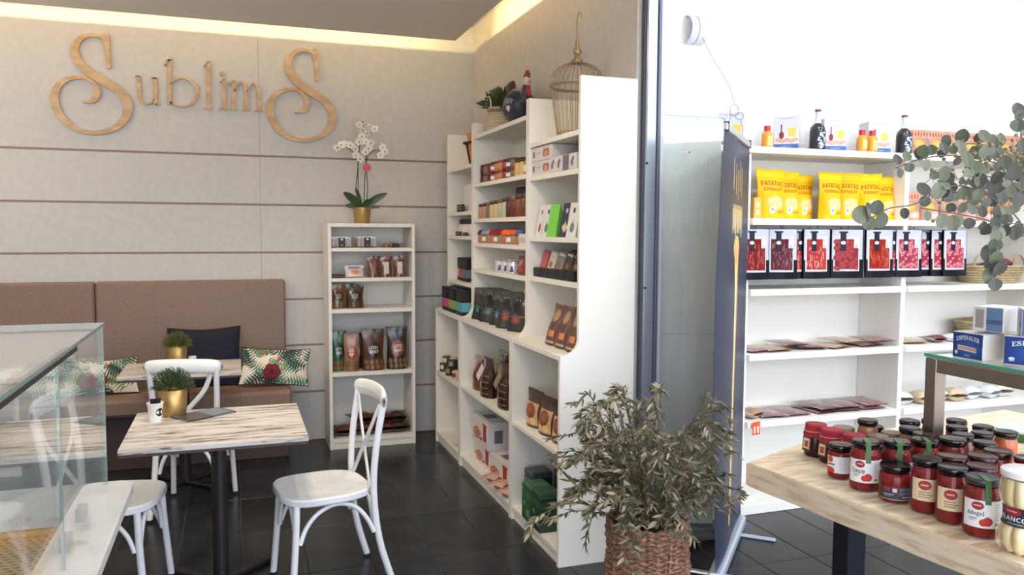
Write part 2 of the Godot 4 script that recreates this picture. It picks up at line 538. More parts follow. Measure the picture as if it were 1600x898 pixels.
func _ready():
	rng.seed = 7
	set_camera()
	set_environment()
	var warm := Color(1.0, 0.94, 0.84)
	# cove strips on the ceiling ledge
	area_lamp("cove_lamp_back", Vector3(-0.5, 3.1, -5.85), Vector3(0, 0.3, -1), Vector2(4.1, 0.004), Color(1.0, 0.88, 0.64), 3.0)
	area_lamp("cove_lamp_side", Vector3(1.54, 3.1, -4.3), Vector3(1, 0.3, 0), Vector2(2.8, 0.004), Color(1.0, 0.88, 0.64), 1.8)
	# daylight through the shop front and the side window
	area_lamp("daylight_front", Vector3(1.92, 1.6, 1.64), Vector3(0, 0, -1), Vector2(8.2, 2.7), Color(0.97, 0.985, 1.0), 26.0)
	var places := ["before the middle shelves", "before the bookcase", "before the near shelves", "before the bench"]
	for p in [[Vector3(0.2, 3.03, -3.3), Vector3(1.0, 0, -4.4)], [Vector3(0.0, 3.03, -4.0), Vector3(0.9, 0, -5.4)], [Vector3(0.6, 3.03, -2.9), Vector3(1.5, 0.4, -3.9)], [Vector3(-1.5, 3.03, -3.9), Vector3(-1.2, 0, -5.2)]]:
		downlight(p[0], p[1], warm, 1.35, "small recessed spot in the cafe's grey ceiling, %s" % places.pop_front())
	added_globe_pendant(Vector3(-1.95, 2.6, -3.5), "added unseen globe pendant left of the first table, nearer the counter")
	added_globe_pendant(Vector3(-2.0, 2.6, -4.9), "added unseen globe pendant left of the tables, nearer the bench")
	for p in [Vector3(2.9, 3.49, -0.9), Vector3(4.3, 3.49, -0.9), Vector3(2.9, 3.49, -2.7), Vector3(4.3, 3.49, -2.7)]:
		added_ceiling_panel(p)
	build_shell()
	build_bench()
	build_bookcase()
	build_shelf_units()
	build_wall_unit()
	build_cafe_furniture()
	build_display_case()
	build_shop_floor_things()
	build_shop_table()
	build_sign()
	stock_bookcase()
	stock_units()
	stock_wall_unit()
	stock_table()
	build_plants()

# ------------------------------------------------------------------ the rooms
func build_shell():
	var wall_grey := textured(noise_tex([Color(0.755, 0.748, 0.738), Color(0.77, 0.763, 0.753)], [0.2, 0.8], 0.03), 0.85, Vector3(1.5, 1.5, 1.5))
	var side_grey := textured(noise_tex([Color(0.75, 0.735, 0.72), Color(0.765, 0.75, 0.735)], [0.2, 0.8], 0.03, 1, 1, 256, 256, 4), 0.85, Vector3(1.5, 1.5, 1.5))
	var white := mat(Color(0.94, 0.94, 0.93), 0.8)
	var groove := mat(rgb(150, 128, 116), 0.85)
	# floor: dark tiles on a grout bed
	var bed := MB.new()
	bed.bx(Vector3(-2.7, -0.2, -6.5), Vector3(6.3, -0.004, 1.75))
	var fl := struct("floor", bed, mat(rgb(94, 84, 76), 0.9))
	var tones := []
	for k in 3:
		tones.append(textured(noise_tex([rgb(35, 36, 39).lightened(0.02 * k), rgb(44, 45, 48).lightened(0.02 * k)], [0.25, 0.8], 0.02, 1, 1, 128, 128, 20 + k), 0.26, Vector3(2, 2, 2), {"metallic_specular": 0.38, "uv1_offset": Vector3(0.3 * k, 0, 0.2 * k)}))
	var tile := MB.new()
	tile.box(Vector3(0, -0.006, 0), Vector3(0.2965, 0.012, 0.5965), 0.0015)
	var tm := tile.mesh()
	for i in range(-8, 14):
		for j in range(-6, 4):
			var c := Vector3(0.91 + 0.3 * i + 0.15, 0, -3.2 + 0.6 * j + 0.3)
			if c.z < -6.4: continue
			if c.x > SW and c.z < -4.4: continue
			var t := part("tile", tm, tones[rng.randi() % 3], fl)
			t.position = c
	# back wall of the cafe: panels with brown shadow gaps
	var back := MB.new()
	back.bx(Vector3(-2.7, 0, -6.5), Vector3(2.0, 3.45, BW - 0.006))
	var wb := struct("wall_back", back, groove)
	var rows := [0.0, 0.378, 0.742, 1.097, 1.453, 1.811, 2.171, 3.045]
	for k in 7:
		for c in [[-2.7, -2.208], [-2.208, 0.192], [0.192, SW + 0.05]]:
			var p := MB.new()
			var gap := 0.0075 if k > 0 else 0.0
			var top: float = 0.0075 if k < 6 else 0.0
			p.bx(Vector3(c[0] + 0.0006, rows[k] + gap, BW - 0.006), Vector3(c[1] - 0.0006, rows[k + 1] - top, BW), 0.0015)
			part("panel", p, wall_grey, wb)
	var up := MB.new()
	up.bx(Vector3(-2.7, 3.045, BW - 0.02), Vector3(SW + 0.05, 3.3, BW - 0.002))
	part("panel", up, wall_grey, wb)
	# the cafe's right wall, also the partition to the shop
	var side := MB.new()
	side.bx(Vector3(SW, 0, -6.4), Vector3(1.96, 3.5, -3.5))
	struct("wall_right", side, side_grey)
	var lw := MB.new()
	lw.bx(Vector3(-2.75, 0, -6.5), Vector3(-2.6, 3.5, 1.8))
	struct("wall_left", lw, wall_grey)
	var fw := MB.new()
	fw.bx(Vector3(-2.75, 0, 1.65), Vector3(-2.35, 3.5, 1.85))
	struct("wall_front", fw, wall_grey)
	# shop walls
	var sb := MB.new()
	sb.bx(Vector3(1.96, 0, -4.4), Vector3(6.4, 3.7, RW))
	struct("wall_shop_back", sb, white)
	var sr := MB.new()
	sr.bx(Vector3(6.2, 0, -4.4), Vector3(6.4, 3.7, 1.85))
	struct("wall_shop_right", sr, white)
	var sf := MB.new()
	sf.bx(Vector3(-2.35, 3.3, 1.65), Vector3(6.4, 3.7, 1.85))
	sf.bx(Vector3(-2.35, 3.0, 1.65), Vector3(-2.25, 3.3, 1.85))
	sf.bx(Vector3(-2.35, 0, 1.65), Vector3(-2.25, 3.0, 1.85))
	sf.bx(Vector3(6.1, 0, 1.65), Vector3(6.4, 3.3, 1.85))
	sf.bx(Vector3(-2.25, 0, 1.65), Vector3(6.1, 0.15, 1.85))
	struct("wall_shop_front", sf, white)
	var sc := MB.new()
	sc.bx(Vector3(1.9, 3.5, -4.4), Vector3(6.4, 3.7, 1.85))
	struct("ceiling_shop", sc, white)
	var hd := MB.new()
	hd.bx(Vector3(SW, 2.9, -3.5), Vector3(1.96, 3.6, 1.65))
	struct("trim_header", hd, white)
	# shop window: frame and pane
	var win := MB.new()
	for k in 7: win.bx(Vector3(-2.25 + 1.381 * k, 0.15, 1.7), Vector3(-2.19 + 1.381 * k, 3.3, 1.76), 0.004)
	win.bx(Vector3(-2.25, 3.24, 1.7), Vector3(6.1, 3.3, 1.76), 0.004)
	win.bx(Vector3(-2.25, 0.15, 1.7), Vector3(6.1, 0.21, 1.76), 0.004)
	var wf := struct("window_1", win, mat(rgb(150, 155, 162), 0.35, 0.7))
	var glass := mat(Color(0.95, 0.98, 1.0, 0.04), 0.02, 0.0, {"transparency": BaseMaterial3D.TRANSPARENCY_ALPHA})
	for k in 6:
		var pn := MB.new()
		pn.bx(Vector3(-2.19 + 1.381 * k, 0.21, 1.727), Vector3(-2.25 + 1.381 * (k + 1), 3.24, 1.733))
		part("pane", pn, glass, wf)
	# cafe ceiling: lowered slab with a lit cove along the back and right walls
	var ce := MB.new()
	var grey_ceiling := mat(rgb(222, 212, 202), 0.9)
	ce.bx(Vector3(-2.7, 3.04, -5.9), Vector3(1.59, 3.07, 1.7))
	ce.bx(Vector3(-2.7, 3.07, -5.9), Vector3(1.59, 3.094, -5.888))
	ce.bx(Vector3(1.578, 3.07, -5.888), Vector3(1.59, 3.094, 1.7))
	struct("ceiling", ce, grey_ceiling)
	var cu := MB.new()
	cu.bx(Vector3(-2.7, 3.25, -6.45), Vector3(1.96, 3.45, 1.75))
	struct("ceiling_cove", cu, mat(rgb(205, 198, 188), 0.9))
	# strips of light lying on the ledge
	var strip := mat(Color(1, 0.9, 0.6), 0.5, 0.0, {"emission_enabled": true, "emission": Color(1.0, 0.86, 0.55), "emission_energy_multiplier": 2.0})
	var s1 := MB.new()
	s1.bx(Vector3(-2.55, 3.07, -5.845), Vector3(1.5, 3.105, -5.83), 0.002)
	tag(part("led_strip", s1, strip, self), "warm light strip hidden on the ceiling ledge along the back wall", "light strip", "cove light strips")
	var s2 := MB.new()
	s2.bx(Vector3(1.52, 3.07, -5.7), Vector3(1.535, 3.105, -2.9), 0.002)
	tag(part("led_strip", s2, strip, self), "warm light strip hidden on the ceiling ledge along the right wall", "light strip", "cove light strips")
	# metal post at the end of the partition
	var post := thing("metal_post", "tall aluminium post at the end of the tall white shelf panel", "post", Vector3(1.925, 0, -3.47))
	var pb := MB.new()
	pb.bx(Vector3(-0.05, 0, -0.02), Vector3(0.008, 3.5, 0.02), 0.006)
	part("profile", pb, mat(rgb(176, 184, 196), 0.28, 0.75), post)
	var gk := MB.new()
	gk.bx(Vector3(-0.059, 0, -0.02), Vector3(-0.05, 3.5, 0.006), 0.0)
	part("rubber_gasket", gk, mat(rgb(70, 74, 84), 0.7), post)
	var dk := MB.new()
	dk.bx(Vector3(0.008, 0, -0.02), Vector3(0.026, 3.5, 0.026), 0.003)
	part("slate_profile", dk, mat(rgb(95, 102, 122), 0.4, 0.4), post)
	var lt := MB.new()
	lt.bx(Vector3(0.026, 0, -0.02), Vector3(0.052, 3.5, 0.012), 0.003)
	part("pale_profile", lt, mat(rgb(205, 205, 210), 0.45, 0.2), post)
	for y in [0.75, 1.35, 1.95]:
		var sw := MB.new()
		sw.x = Transform3D(Basis(Vector3.RIGHT, PI / 2), Vector3(-0.044, y, 0.021))
		sw.lathe([Vector2(0.006, -0.004), Vector2(0.006, 0.003), Vector2(0, 0.003)], 10)
		part("screw", sw, mat(rgb(25, 25, 28), 0.5), post)

# ------------------------------------------------------------------ bench along the back wall
func build_bench():
	var leather := textured(noise_tex([rgb(128, 105, 92), rgb(140, 116, 101)], [0.2, 0.8], 0.08, 1, 1, 256, 256, 9), 0.5, Vector3(4, 4, 4), {"metallic_specular": 0.4})
	var o := thing("bench", "long taupe padded wall bench under the wall lettering", "bench", Vector3(-1.1, 0, -6.2))
	var edges := [[-1.45, 0.177], [0.183, 1.454]]
	for e in edges:
		var b := MB.new()
		b.bx(Vector3(e[0], 0.42, -0.08), Vector3(e[1], 1.255, 0.03), 0.014)
		part("backrest_panel", b, leather, o)
	var s := MB.new()
	for e in [[-1.45, 0.178], [0.182, 1.47]]:
		var m := MB.new()
		m.bx(Vector3(e[0], 0.385, 0.02), Vector3(e[1], 0.505, 0.47), 0.022)
		part("seat_cushion", m, leather, o)
	var base := MB.new()
	base.bx(Vector3(-1.45, 0.0, -0.06), Vector3(1.45, 0.385, 0.33), 0.004)
	part("plinth", base, mat(rgb(72, 58, 54), 0.6), o)
	# cushions
	cushion("cushion", "plain dark navy cushion leaning on the bench back", Vector3(-0.21, 0.505, -6.03), 0.03, -0.22, 0.49, 0.43, 0.12, mat(rgb(22, 28, 44), 0.9, 0.0, {"rim_enabled": true, "rim": 0.3}), mat(rgb(16, 20, 30), 0.9), 0.0)
	var fl := floral_print(3)
	cushion("floral_cushion", "white tropical leaf cushion with dark red flower at the right bench end", Vector3(0.25, 0.515, -5.9), -0.06, -0.35, 0.48, 0.27, 0.11, fl, mat(rgb(40, 38, 34), 0.9), -0.07)
	cushion("floral_cushion", "white tropical leaf cushion between the chair and the glass case", Vector3(-0.86, 0.505, -5.93), 0.08, -0.5, 0.46, 0.26, 0.11, floral_print(8), mat(rgb(40, 38, 34), 0.9), 0.03)
	cushion("floral_cushion", "tropical leaf cushion seen through the glass case", Vector3(-1.36, 0.505, -5.95), 0.05, -0.4, 0.46, 0.26, 0.11, floral_print(3), mat(rgb(40, 38, 34), 0.9), -0.05)

func cushion(called: String, label: String, at: Vector3, turn: float, lean: float, w: float, h: float, t: float, m: Material, piping: Material, roll: float):
	var o := thing(called, label, "cushion", at, turn, "cushions on the bench")
	o.rotation = Vector3(lean, turn, roll)
	var f := func(s: float, a: float, b: float):
		var e := pow(maxf(sin(PI * a) * sin(PI * b), 0.0), 0.4)
		var kx := 1.0 - 0.07 * sin(PI * b)
		var ky := 1.0 - 0.1 * sin(PI * a)
		return Vector3((a - 0.5) * w * kx, h * 0.5 + (b - 0.5) * h * ky, s * (t * 0.5 * e + 0.0012) + 0.006 * sin(a * 11.0 + b * 7.0) * e)
	var mb := MB.new()
	mb.sheet(14, 10, func(a, b): return f.call(1.0, a, b), 1.0)
	mb.sheet(14, 10, func(a, b): return f.call(-1.0, a, b), -1.0)
	part("cover", mb, m, o)
	var pts := []
	for k in 49:
		var q := float(k) / 48.0 * 4.0
		var side := int(q) % 4
		var r := q - int(q)
		var ab: Vector2 = [Vector2(r, 0), Vector2(1, r), Vector2(1 - r, 1), Vector2(0, 1 - r)][side]
		pts.append(f.call(0.0, ab.x, ab.y))
	var pp := MB.new()
	pp.tube(pts, 0.0035, 5)
	part("piping", pp, piping, o)

func floral_print(sd: int) -> Material:
	var r := RandomNumberGenerator.new()
	r.seed = sd
	var c := Canvas.new(256, 150, rgb(226, 216, 200))
	var greens := [rgb(52, 104, 84), rgb(84, 132, 108), rgb(36, 62, 58), rgb(112, 138, 96), rgb(30, 44, 48)]
	for k in 34:
		var p := Vector2(r.randf(), r.randf())
		var a := r.randf() * TAU
		var col: Color = greens[r.randi() % 5]
		var d := Vector2(cos(a), sin(a) * 1.7)
		var nn := Vector2(-sin(a), cos(a) * 1.7)
		for j in 7:
			var q := p + d * 0.042 * j
			var L := 0.115 * sin(PI * (j + 1.5) / 9.0) + 0.02
			for s in [-1, 1]:
				var e: Vector2 = q + nn * s * L + d * 0.04
				c.tri(q * Vector2(256, 150), (q + d * 0.032) * Vector2(256, 150), e * Vector2(256, 150), col)
		c.line(p, p + d * 0.25, 0.006, col.lightened(0.2))
	for k in 2:
		var p := Vector2(r.randf_range(0.15, 0.9), r.randf_range(0.1, 0.3))
		c.poly([p, p + Vector2(0.05, -0.09), p + Vector2(0.03, 0.02), p + Vector2(0.07, 0.05), p + Vector2(0.0, 0.1)], rgb(190, 92, 50))
	var f := Vector2(0.46, 0.68)
	for k in 6:
		var a := TAU * k / 6.0
		c.ell(f.x + cos(a) * 0.075, f.y + sin(a) * 0.13, 0.065, 0.11, rgb(124, 34, 38), rgb(92, 22, 30))
	c.ell(f.x, f.y, 0.03, 0.05, rgb(60, 14, 20))
	return printed(c, 0.85)

# ------------------------------------------------------------------ bookcase by the back wall
func shelf_white() -> Material:
	return mat(Color(0.9, 0.885, 0.85), 0.5)

func build_bookcase():
	var w := shelf_white()
	var o := thing("bookcase", "narrow cream bookcase under the orchid on the back wall", "bookcase", Vector3(0.965, 0, -6.285))
	for s in [-1, 1]:
		var p := MB.new()
		p.bx(Vector3(s * 0.321 - (0.024 if s > 0 else 0.0), 0, 0), Vector3(s * 0.321 + (0.024 if s < 0 else 0.0), 1.675, 0.355), 0.002)
		part("side_panel", p, w, o)
	var tp := MB.new()
	tp.bx(Vector3(-0.297, 1.647, 0.004), Vector3(0.297, 1.675, 0.355), 0.002)
	part("top_panel", tp, w, o)
	for y in [1.495, 1.273, 1.044, 0.574, 0.079]:
		var s := MB.new()
		s.bx(Vector3(-0.297, y - (0.03 if y < 1.2 else 0.027), 0.012), Vector3(0.297, y, 0.35), 0.002)
		part("shelf", s, w, o)
	var pl := MB.new()
	pl.bx(Vector3(-0.297, 0, 0.32), Vector3(0.297, 0.049, 0.342), 0.001)
	part("plinth", pl, w, o)
	var bk := MB.new()
	bk.bx(Vector3(-0.297, 0.05, 0.003), Vector3(0.297, 1.647, 0.011))
	part("back_panel", bk, w, o)

# ------------------------------------------------------------------ the three stepped units on the right wall
func unit_profile(front_up: float) -> PackedVector2Array:
	# seen from the side: x is the depth from the wall, y the height
	var p := PackedVector2Array([Vector2(0, 0), Vector2(0.39, 0), Vector2(0.39, 1.03)])
	var up := front_up
	var r := 0.075
	p.append(Vector2(up + r + 0.005, 1.033))
	for k in range(0, 9):
		var a := PI * 0.5 * k / 8.0
		p.append(Vector2(up + r - r * sin(a), 1.033 + r - r * cos(a)))
	p.append(Vector2(up, 2.35))
	p.append(Vector2(0, 2.35))
	return p

func build_shelf_units():
	var w := shelf_white()
	var units := [
		["white stepped shelf unit in the back corner, lowest stocked with tins", -5.97, -5.285, [2.085, 1.76, 1.586, 1.254], [0.552]],
		["white stepped shelf unit in the middle, with the rooster on top", -5.28, -4.2, [2.266, 1.941, 1.705, 1.542, 1.366], [0.563]],
		["white stepped shelf unit at the near end, with the birdcage on top", -4.195, -3.478, [2.104, 1.922, 1.592, 1.374], [0.561]],
	]
	for un in units:
		var o := thing("shelf_unit", un[0], "shelf unit", Vector3(SW - 0.004, 0, un[1]), 0.0, "stepped white shelf units")
		var L: float = un[2] - un[1]
		# side panels: the profile pulled along z; depth runs to -x
		for z in [0.0, L - 0.022]:
			var s := MB.new()
			s.x = Transform3D(Basis(Vector3(-1, 0, 0), Vector3(0, 1, 0), Vector3(0, 0, 1)), Vector3.ZERO)
			s.extrude(unit_profile(0.296), z, z + 0.022)
			part("side_panel", s, w, o)
		for y in un[3]:
			var s := MB.new()
			s.bx(Vector3(-0.293, y - 0.026, 0.022), Vector3(-0.012, y, L - 0.022), 0.0015)
			part("shelf", s, w, o)
		var lg := MB.new()
		lg.bx(Vector3(-0.388, 1.005, 0.022), Vector3(-0.012, 1.031, L - 0.022), 0.0015)
		part("ledge", lg, w, o)
		for y in un[4]:
			var s := MB.new()
			s.bx(Vector3(-0.385, y - 0.024, 0.022), Vector3(-0.012, y, L - 0.022), 0.0015)
			part("shelf", s, w, o)
		var bs := MB.new()
		bs.bx(Vector3(-0.386, 0.054, 0.022), Vector3(-0.012, 0.078, L - 0.022), 0.0015)
		part("base_shelf", bs, w, o)
		var pl := MB.new()
		pl.bx(Vector3(-0.376, 0.0, 0.022), Vector3(-0.36, 0.054, L - 0.022), 0.001)
		part("plinth", pl, w, o)
		var bk := MB.new()
		bk.bx(Vector3(-0.012, 0.0, 0.022), Vector3(-0.002, 2.33 if un[1] < -5.5 else 2.34, L - 0.022))
		part("back_panel", bk, w, o)

# ------------------------------------------------------------------ white wall unit of the shop
func build_wall_unit():
	var w := mat(Color(0.945, 0.935, 0.905), 0.5)
	var edges := [1.99, 2.713, 3.85, 4.99]
	var names := ["white wall shelving bay half hidden behind the banner", "white wall shelving bay holding the yellow crisp bags", "white wall shelving bay behind the leafy branches"]
	for k in 3:
		var o := thing("display_shelving", names[k], "shelf unit", Vector3(edges[k], 0, RW), 0.0, "white wall shelving")
		var L: float = edges[k + 1] - edges[k]
		for x in ([0.0] if k < 2 else [0.0, L - 0.034]):
			var s := MB.new()
			s.bx(Vector3(x, 0.06, 0.002), Vector3(x + 0.034, 2.062, 0.35), 0.002)
			part("side_panel", s, w, o)
		for y in [2.1, 1.7, 1.298, 0.928, 0.54]:
			var s := MB.new()
			s.bx(Vector3(0.0 if y > 2 else 0.0345, y - 0.036, 0.002), Vector3(L - 0.001, y, 0.375), 0.002)
			part("shelf", s, w, o)
		var b := MB.new()
		b.bx(Vector3(0.0, 0.0, 0.002), Vector3(L - 0.001, 0.06, 0.378), 0.003)
		part("base_board", b, w, o)
		var bk := MB.new()
		bk.bx(Vector3(0.0345, 0.06, 0.002), Vector3(L - 0.002, 2.06, 0.008))
		part("back_panel", bk, w, o)

# ------------------------------------------------------------------ cafe furniture
func make_chair(label: String, at: Vector3, turn: float) -> Node3D:
	var o := thing("bistro_chair", label, "chair", at, turn, "white cross-back bistro chairs")
	var wm := textured(noise_tex([rgb(216, 218, 222), rgb(223, 225, 227), rgb(226, 227, 228)], [0.1, 0.3, 0.9], 0.03, 1, 1, 128, 128, 31), 0.38, Vector3(3, 3, 3), {"metallic_specular": 0.5})
	# seat: rounded trapezoid plate with a soft edge and a shallow dish
	var outline := []
	for k in 40:
		var a := TAU * k / 40.0
		var c := cos(a)
		var s := sin(a)
		var px := signf(c) * pow(absf(c), 0.62) * (0.205 + 0.012 * s)
		var pz := signf(s) * pow(absf(s), 0.62) * 0.205
		outline.append(Vector2(px, pz))
	var seat := MB.new()
	var rings := [[0.0, 0.452], [0.6, 0.453], [0.9, 0.459], [0.975, 0.46], [1.0, 0.453], [1.0, 0.432], [0.97, 0.426], [0.0, 0.426]]
	for r in rings.size() - 1:
		var d := Vector2(rings[r + 1][0] - rings[r][0], (rings[r + 1][1] - rings[r][1]) / 0.2)
		for k in 40:
			var p: Vector2 = outline[k]
			var q: Vector2 = outline[(k + 1) % 40]
			var A := Vector3(p.x * rings[r][0], rings[r][1], p.y * rings[r][0])
			var B := Vector3(q.x * rings[r][0], rings[r][1], q.y * rings[r][0])
			var C := Vector3(q.x * rings[r + 1][0], rings[r + 1][1], q.y * rings[r + 1][0])
			var D := Vector3(p.x * rings[r + 1][0], rings[r + 1][1], p.y * rings[r + 1][0])
			var np := Vector3(-d.y * p.x / 0.2, d.x, -d.y * p.y / 0.2).normalized()
			var nq := Vector3(-d.y * q.x / 0.2, d.x, -d.y * q.y / 0.2).normalized()
			if r >= 5: np = Vector3(p.x, -0.2 if r == 5 else -9.0, p.y).normalized(); nq = Vector3(q.x, -0.2 if r == 5 else -9.0, q.y).normalized()
			if A.distance_to(B) > 1e-5: seat.tri(A, B, C, np, nq, nq)
			if C.distance_to(D) > 1e-5: seat.tri(A, C, D, np, nq, np)
	part("seat", seat, wm, o)
	var feet := mat(rgb(22, 22, 24), 0.8)
	for s in [-1, 1]:
		# front leg
		var l := MB.new()
		l.tube(smooth_path([Vector3(s * 0.165, 0.43, 0.155), Vector3(s * 0.172, 0.25, 0.165), Vector3(s * 0.182, 0.012, 0.185)], 4), 0.0155, 10)
		var leg := part("leg", l, wm, o)
		var ft := MB.new()
		ft.x = Transform3D(Basis.IDENTITY, Vector3(s * 0.182, 0, 0.185))
		ft.lathe([Vector2(0, 0), Vector2(0.016, 0), Vector2(0.016, 0.016), Vector2(0, 0.016)], 10)
		part("foot_cap", ft, feet, leg)
		# rear leg runs up into the back post
		l = MB.new()
		l.tube(smooth_path([Vector3(s * 0.185, 0.012, -0.275), Vector3(s * 0.172, 0.22, -0.215), Vector3(s * 0.165, 0.45, -0.192), Vector3(s * 0.172, 0.66, -0.205), Vector3(s * 0.18, 0.865, -0.24)], 5), 0.016, 10)
		leg = part("leg", l, wm, o)
		ft = MB.new()
		ft.x = Transform3D(Basis.IDENTITY, Vector3(s * 0.185, 0, -0.275))
		ft.lathe([Vector2(0, 0), Vector2(0.0165, 0), Vector2(0.0165, 0.016), Vector2(0, 0.016)], 10)
		part("foot_cap", ft, feet, leg)
		# crossed back slat, bent from the top of one post to the seat under the other
		var x := MB.new()
		x.tube(smooth_path([Vector3(s * 0.15, 0.83, -0.228), Vector3(s * 0.105, 0.72, -0.212 + 0.012 * s), Vector3(s * 0.0, 0.6, -0.2 + 0.006 * s), Vector3(-s * 0.09, 0.5, -0.192), Vector3(-s * 0.125, 0.45, -0.185)], 5), 0.0135, 8, 0.45, Vector3(0, 0, 1))
		part("cross_slat", x, wm, o)
		# side arch under the seat
		var ar := MB.new()
		ar.tube(smooth_path([Vector3(s * 0.176, 0.26, 0.145), Vector3(s * 0.17, 0.33, 0.115), Vector3(s * 0.165, 0.385, 0.06), Vector3(s * 0.163, 0.412, -0.02), Vector3(s * 0.165, 0.39, -0.1), Vector3(s * 0.172, 0.33, -0.155), Vector3(s * 0.174, 0.26, -0.188)], 4), 0.0105, 8)
		part("seat_arch", ar, wm, o)
	for z in [0.158, -0.196]:
		var ar := MB.new()
		ar.tube(smooth_path([Vector3(-0.15, 0.25, z), Vector3(-0.125, 0.33, z), Vector3(-0.08, 0.39, z), Vector3(0, 0.416, z), Vector3(0.08, 0.39, z), Vector3(0.125, 0.33, z), Vector3(0.15, 0.25, z)], 4), 0.0105, 8)
		part("seat_arch", ar, wm, o)
	# top rail: a bent board with rounded ends, curling over the posts
	var rl := MB.new()
	rl.sheet(24, 12, func(a, b):
		var xx = (a - 0.5) * 0.43
		var e := sqrt(maxf(1.0 - pow(absf(a - 0.5) * 2.0, 10.0), 0.0))
		var t: float = b * TAU
		return Vector3(xx, 0.87 + 0.041 * sin(t) * e - 0.012 * pow(a * 2 - 1, 2), -0.262 + 0.017 * cos(t) * e + 0.036 * pow(absf(a * 2 - 1), 2.2)), -1.0)
	part("top_rail", rl, wm, o)
	return o

func bistro_table(label: String, at: Vector3, sx: float, sz: float, wood: Material):
	var o := thing("bistro_table", label, "table", at, 0.0, "whitewashed wood bistro tables")
	var dark := mat(rgb(46, 38, 40), 0.45, 0.3)
	var t := MB.new()
	t.bx(Vector3(-sx / 2, 0.728, -sz / 2), Vector3(sx / 2, 0.75, sz / 2), 0.002)
	part("tabletop", t, wood, o)
	var e := MB.new()
	e.bx(Vector3(-sx / 2 + 0.002, 0.716, -sz / 2 + 0.002), Vector3(sx / 2 - 0.002, 0.728, sz / 2 - 0.002), 0.001)
	part("edge_board", e, mat(rgb(70, 56, 50), 0.6), o)
	var p := MB.new()
	p.lathe([Vector2(0.034, 0.02), Vector2(0.034, 0.7)], 20)
	part("column", p, dark, o)
	var pl := MB.new()
	pl.bx(Vector3(-0.16, 0.706, -0.16), Vector3(0.16, 0.716, 0.16), 0.003)
	part("top_plate", pl, dark, o)
	for k in 4:
		var a := PI / 2 * k + PI / 4
		var f := MB.new()
		f.x = Transform3D(Basis(Vector3.UP, a), Vector3.ZERO)
		f.bx(Vector3(-0.022, 0.008, 0.0), Vector3(0.022, 0.03, 0.33), 0.005)
		f.bx(Vector3(-0.018, 0.0, 0.29), Vector3(0.018, 0.01, 0.325), 0.002)
		part("foot", f, dark, o)

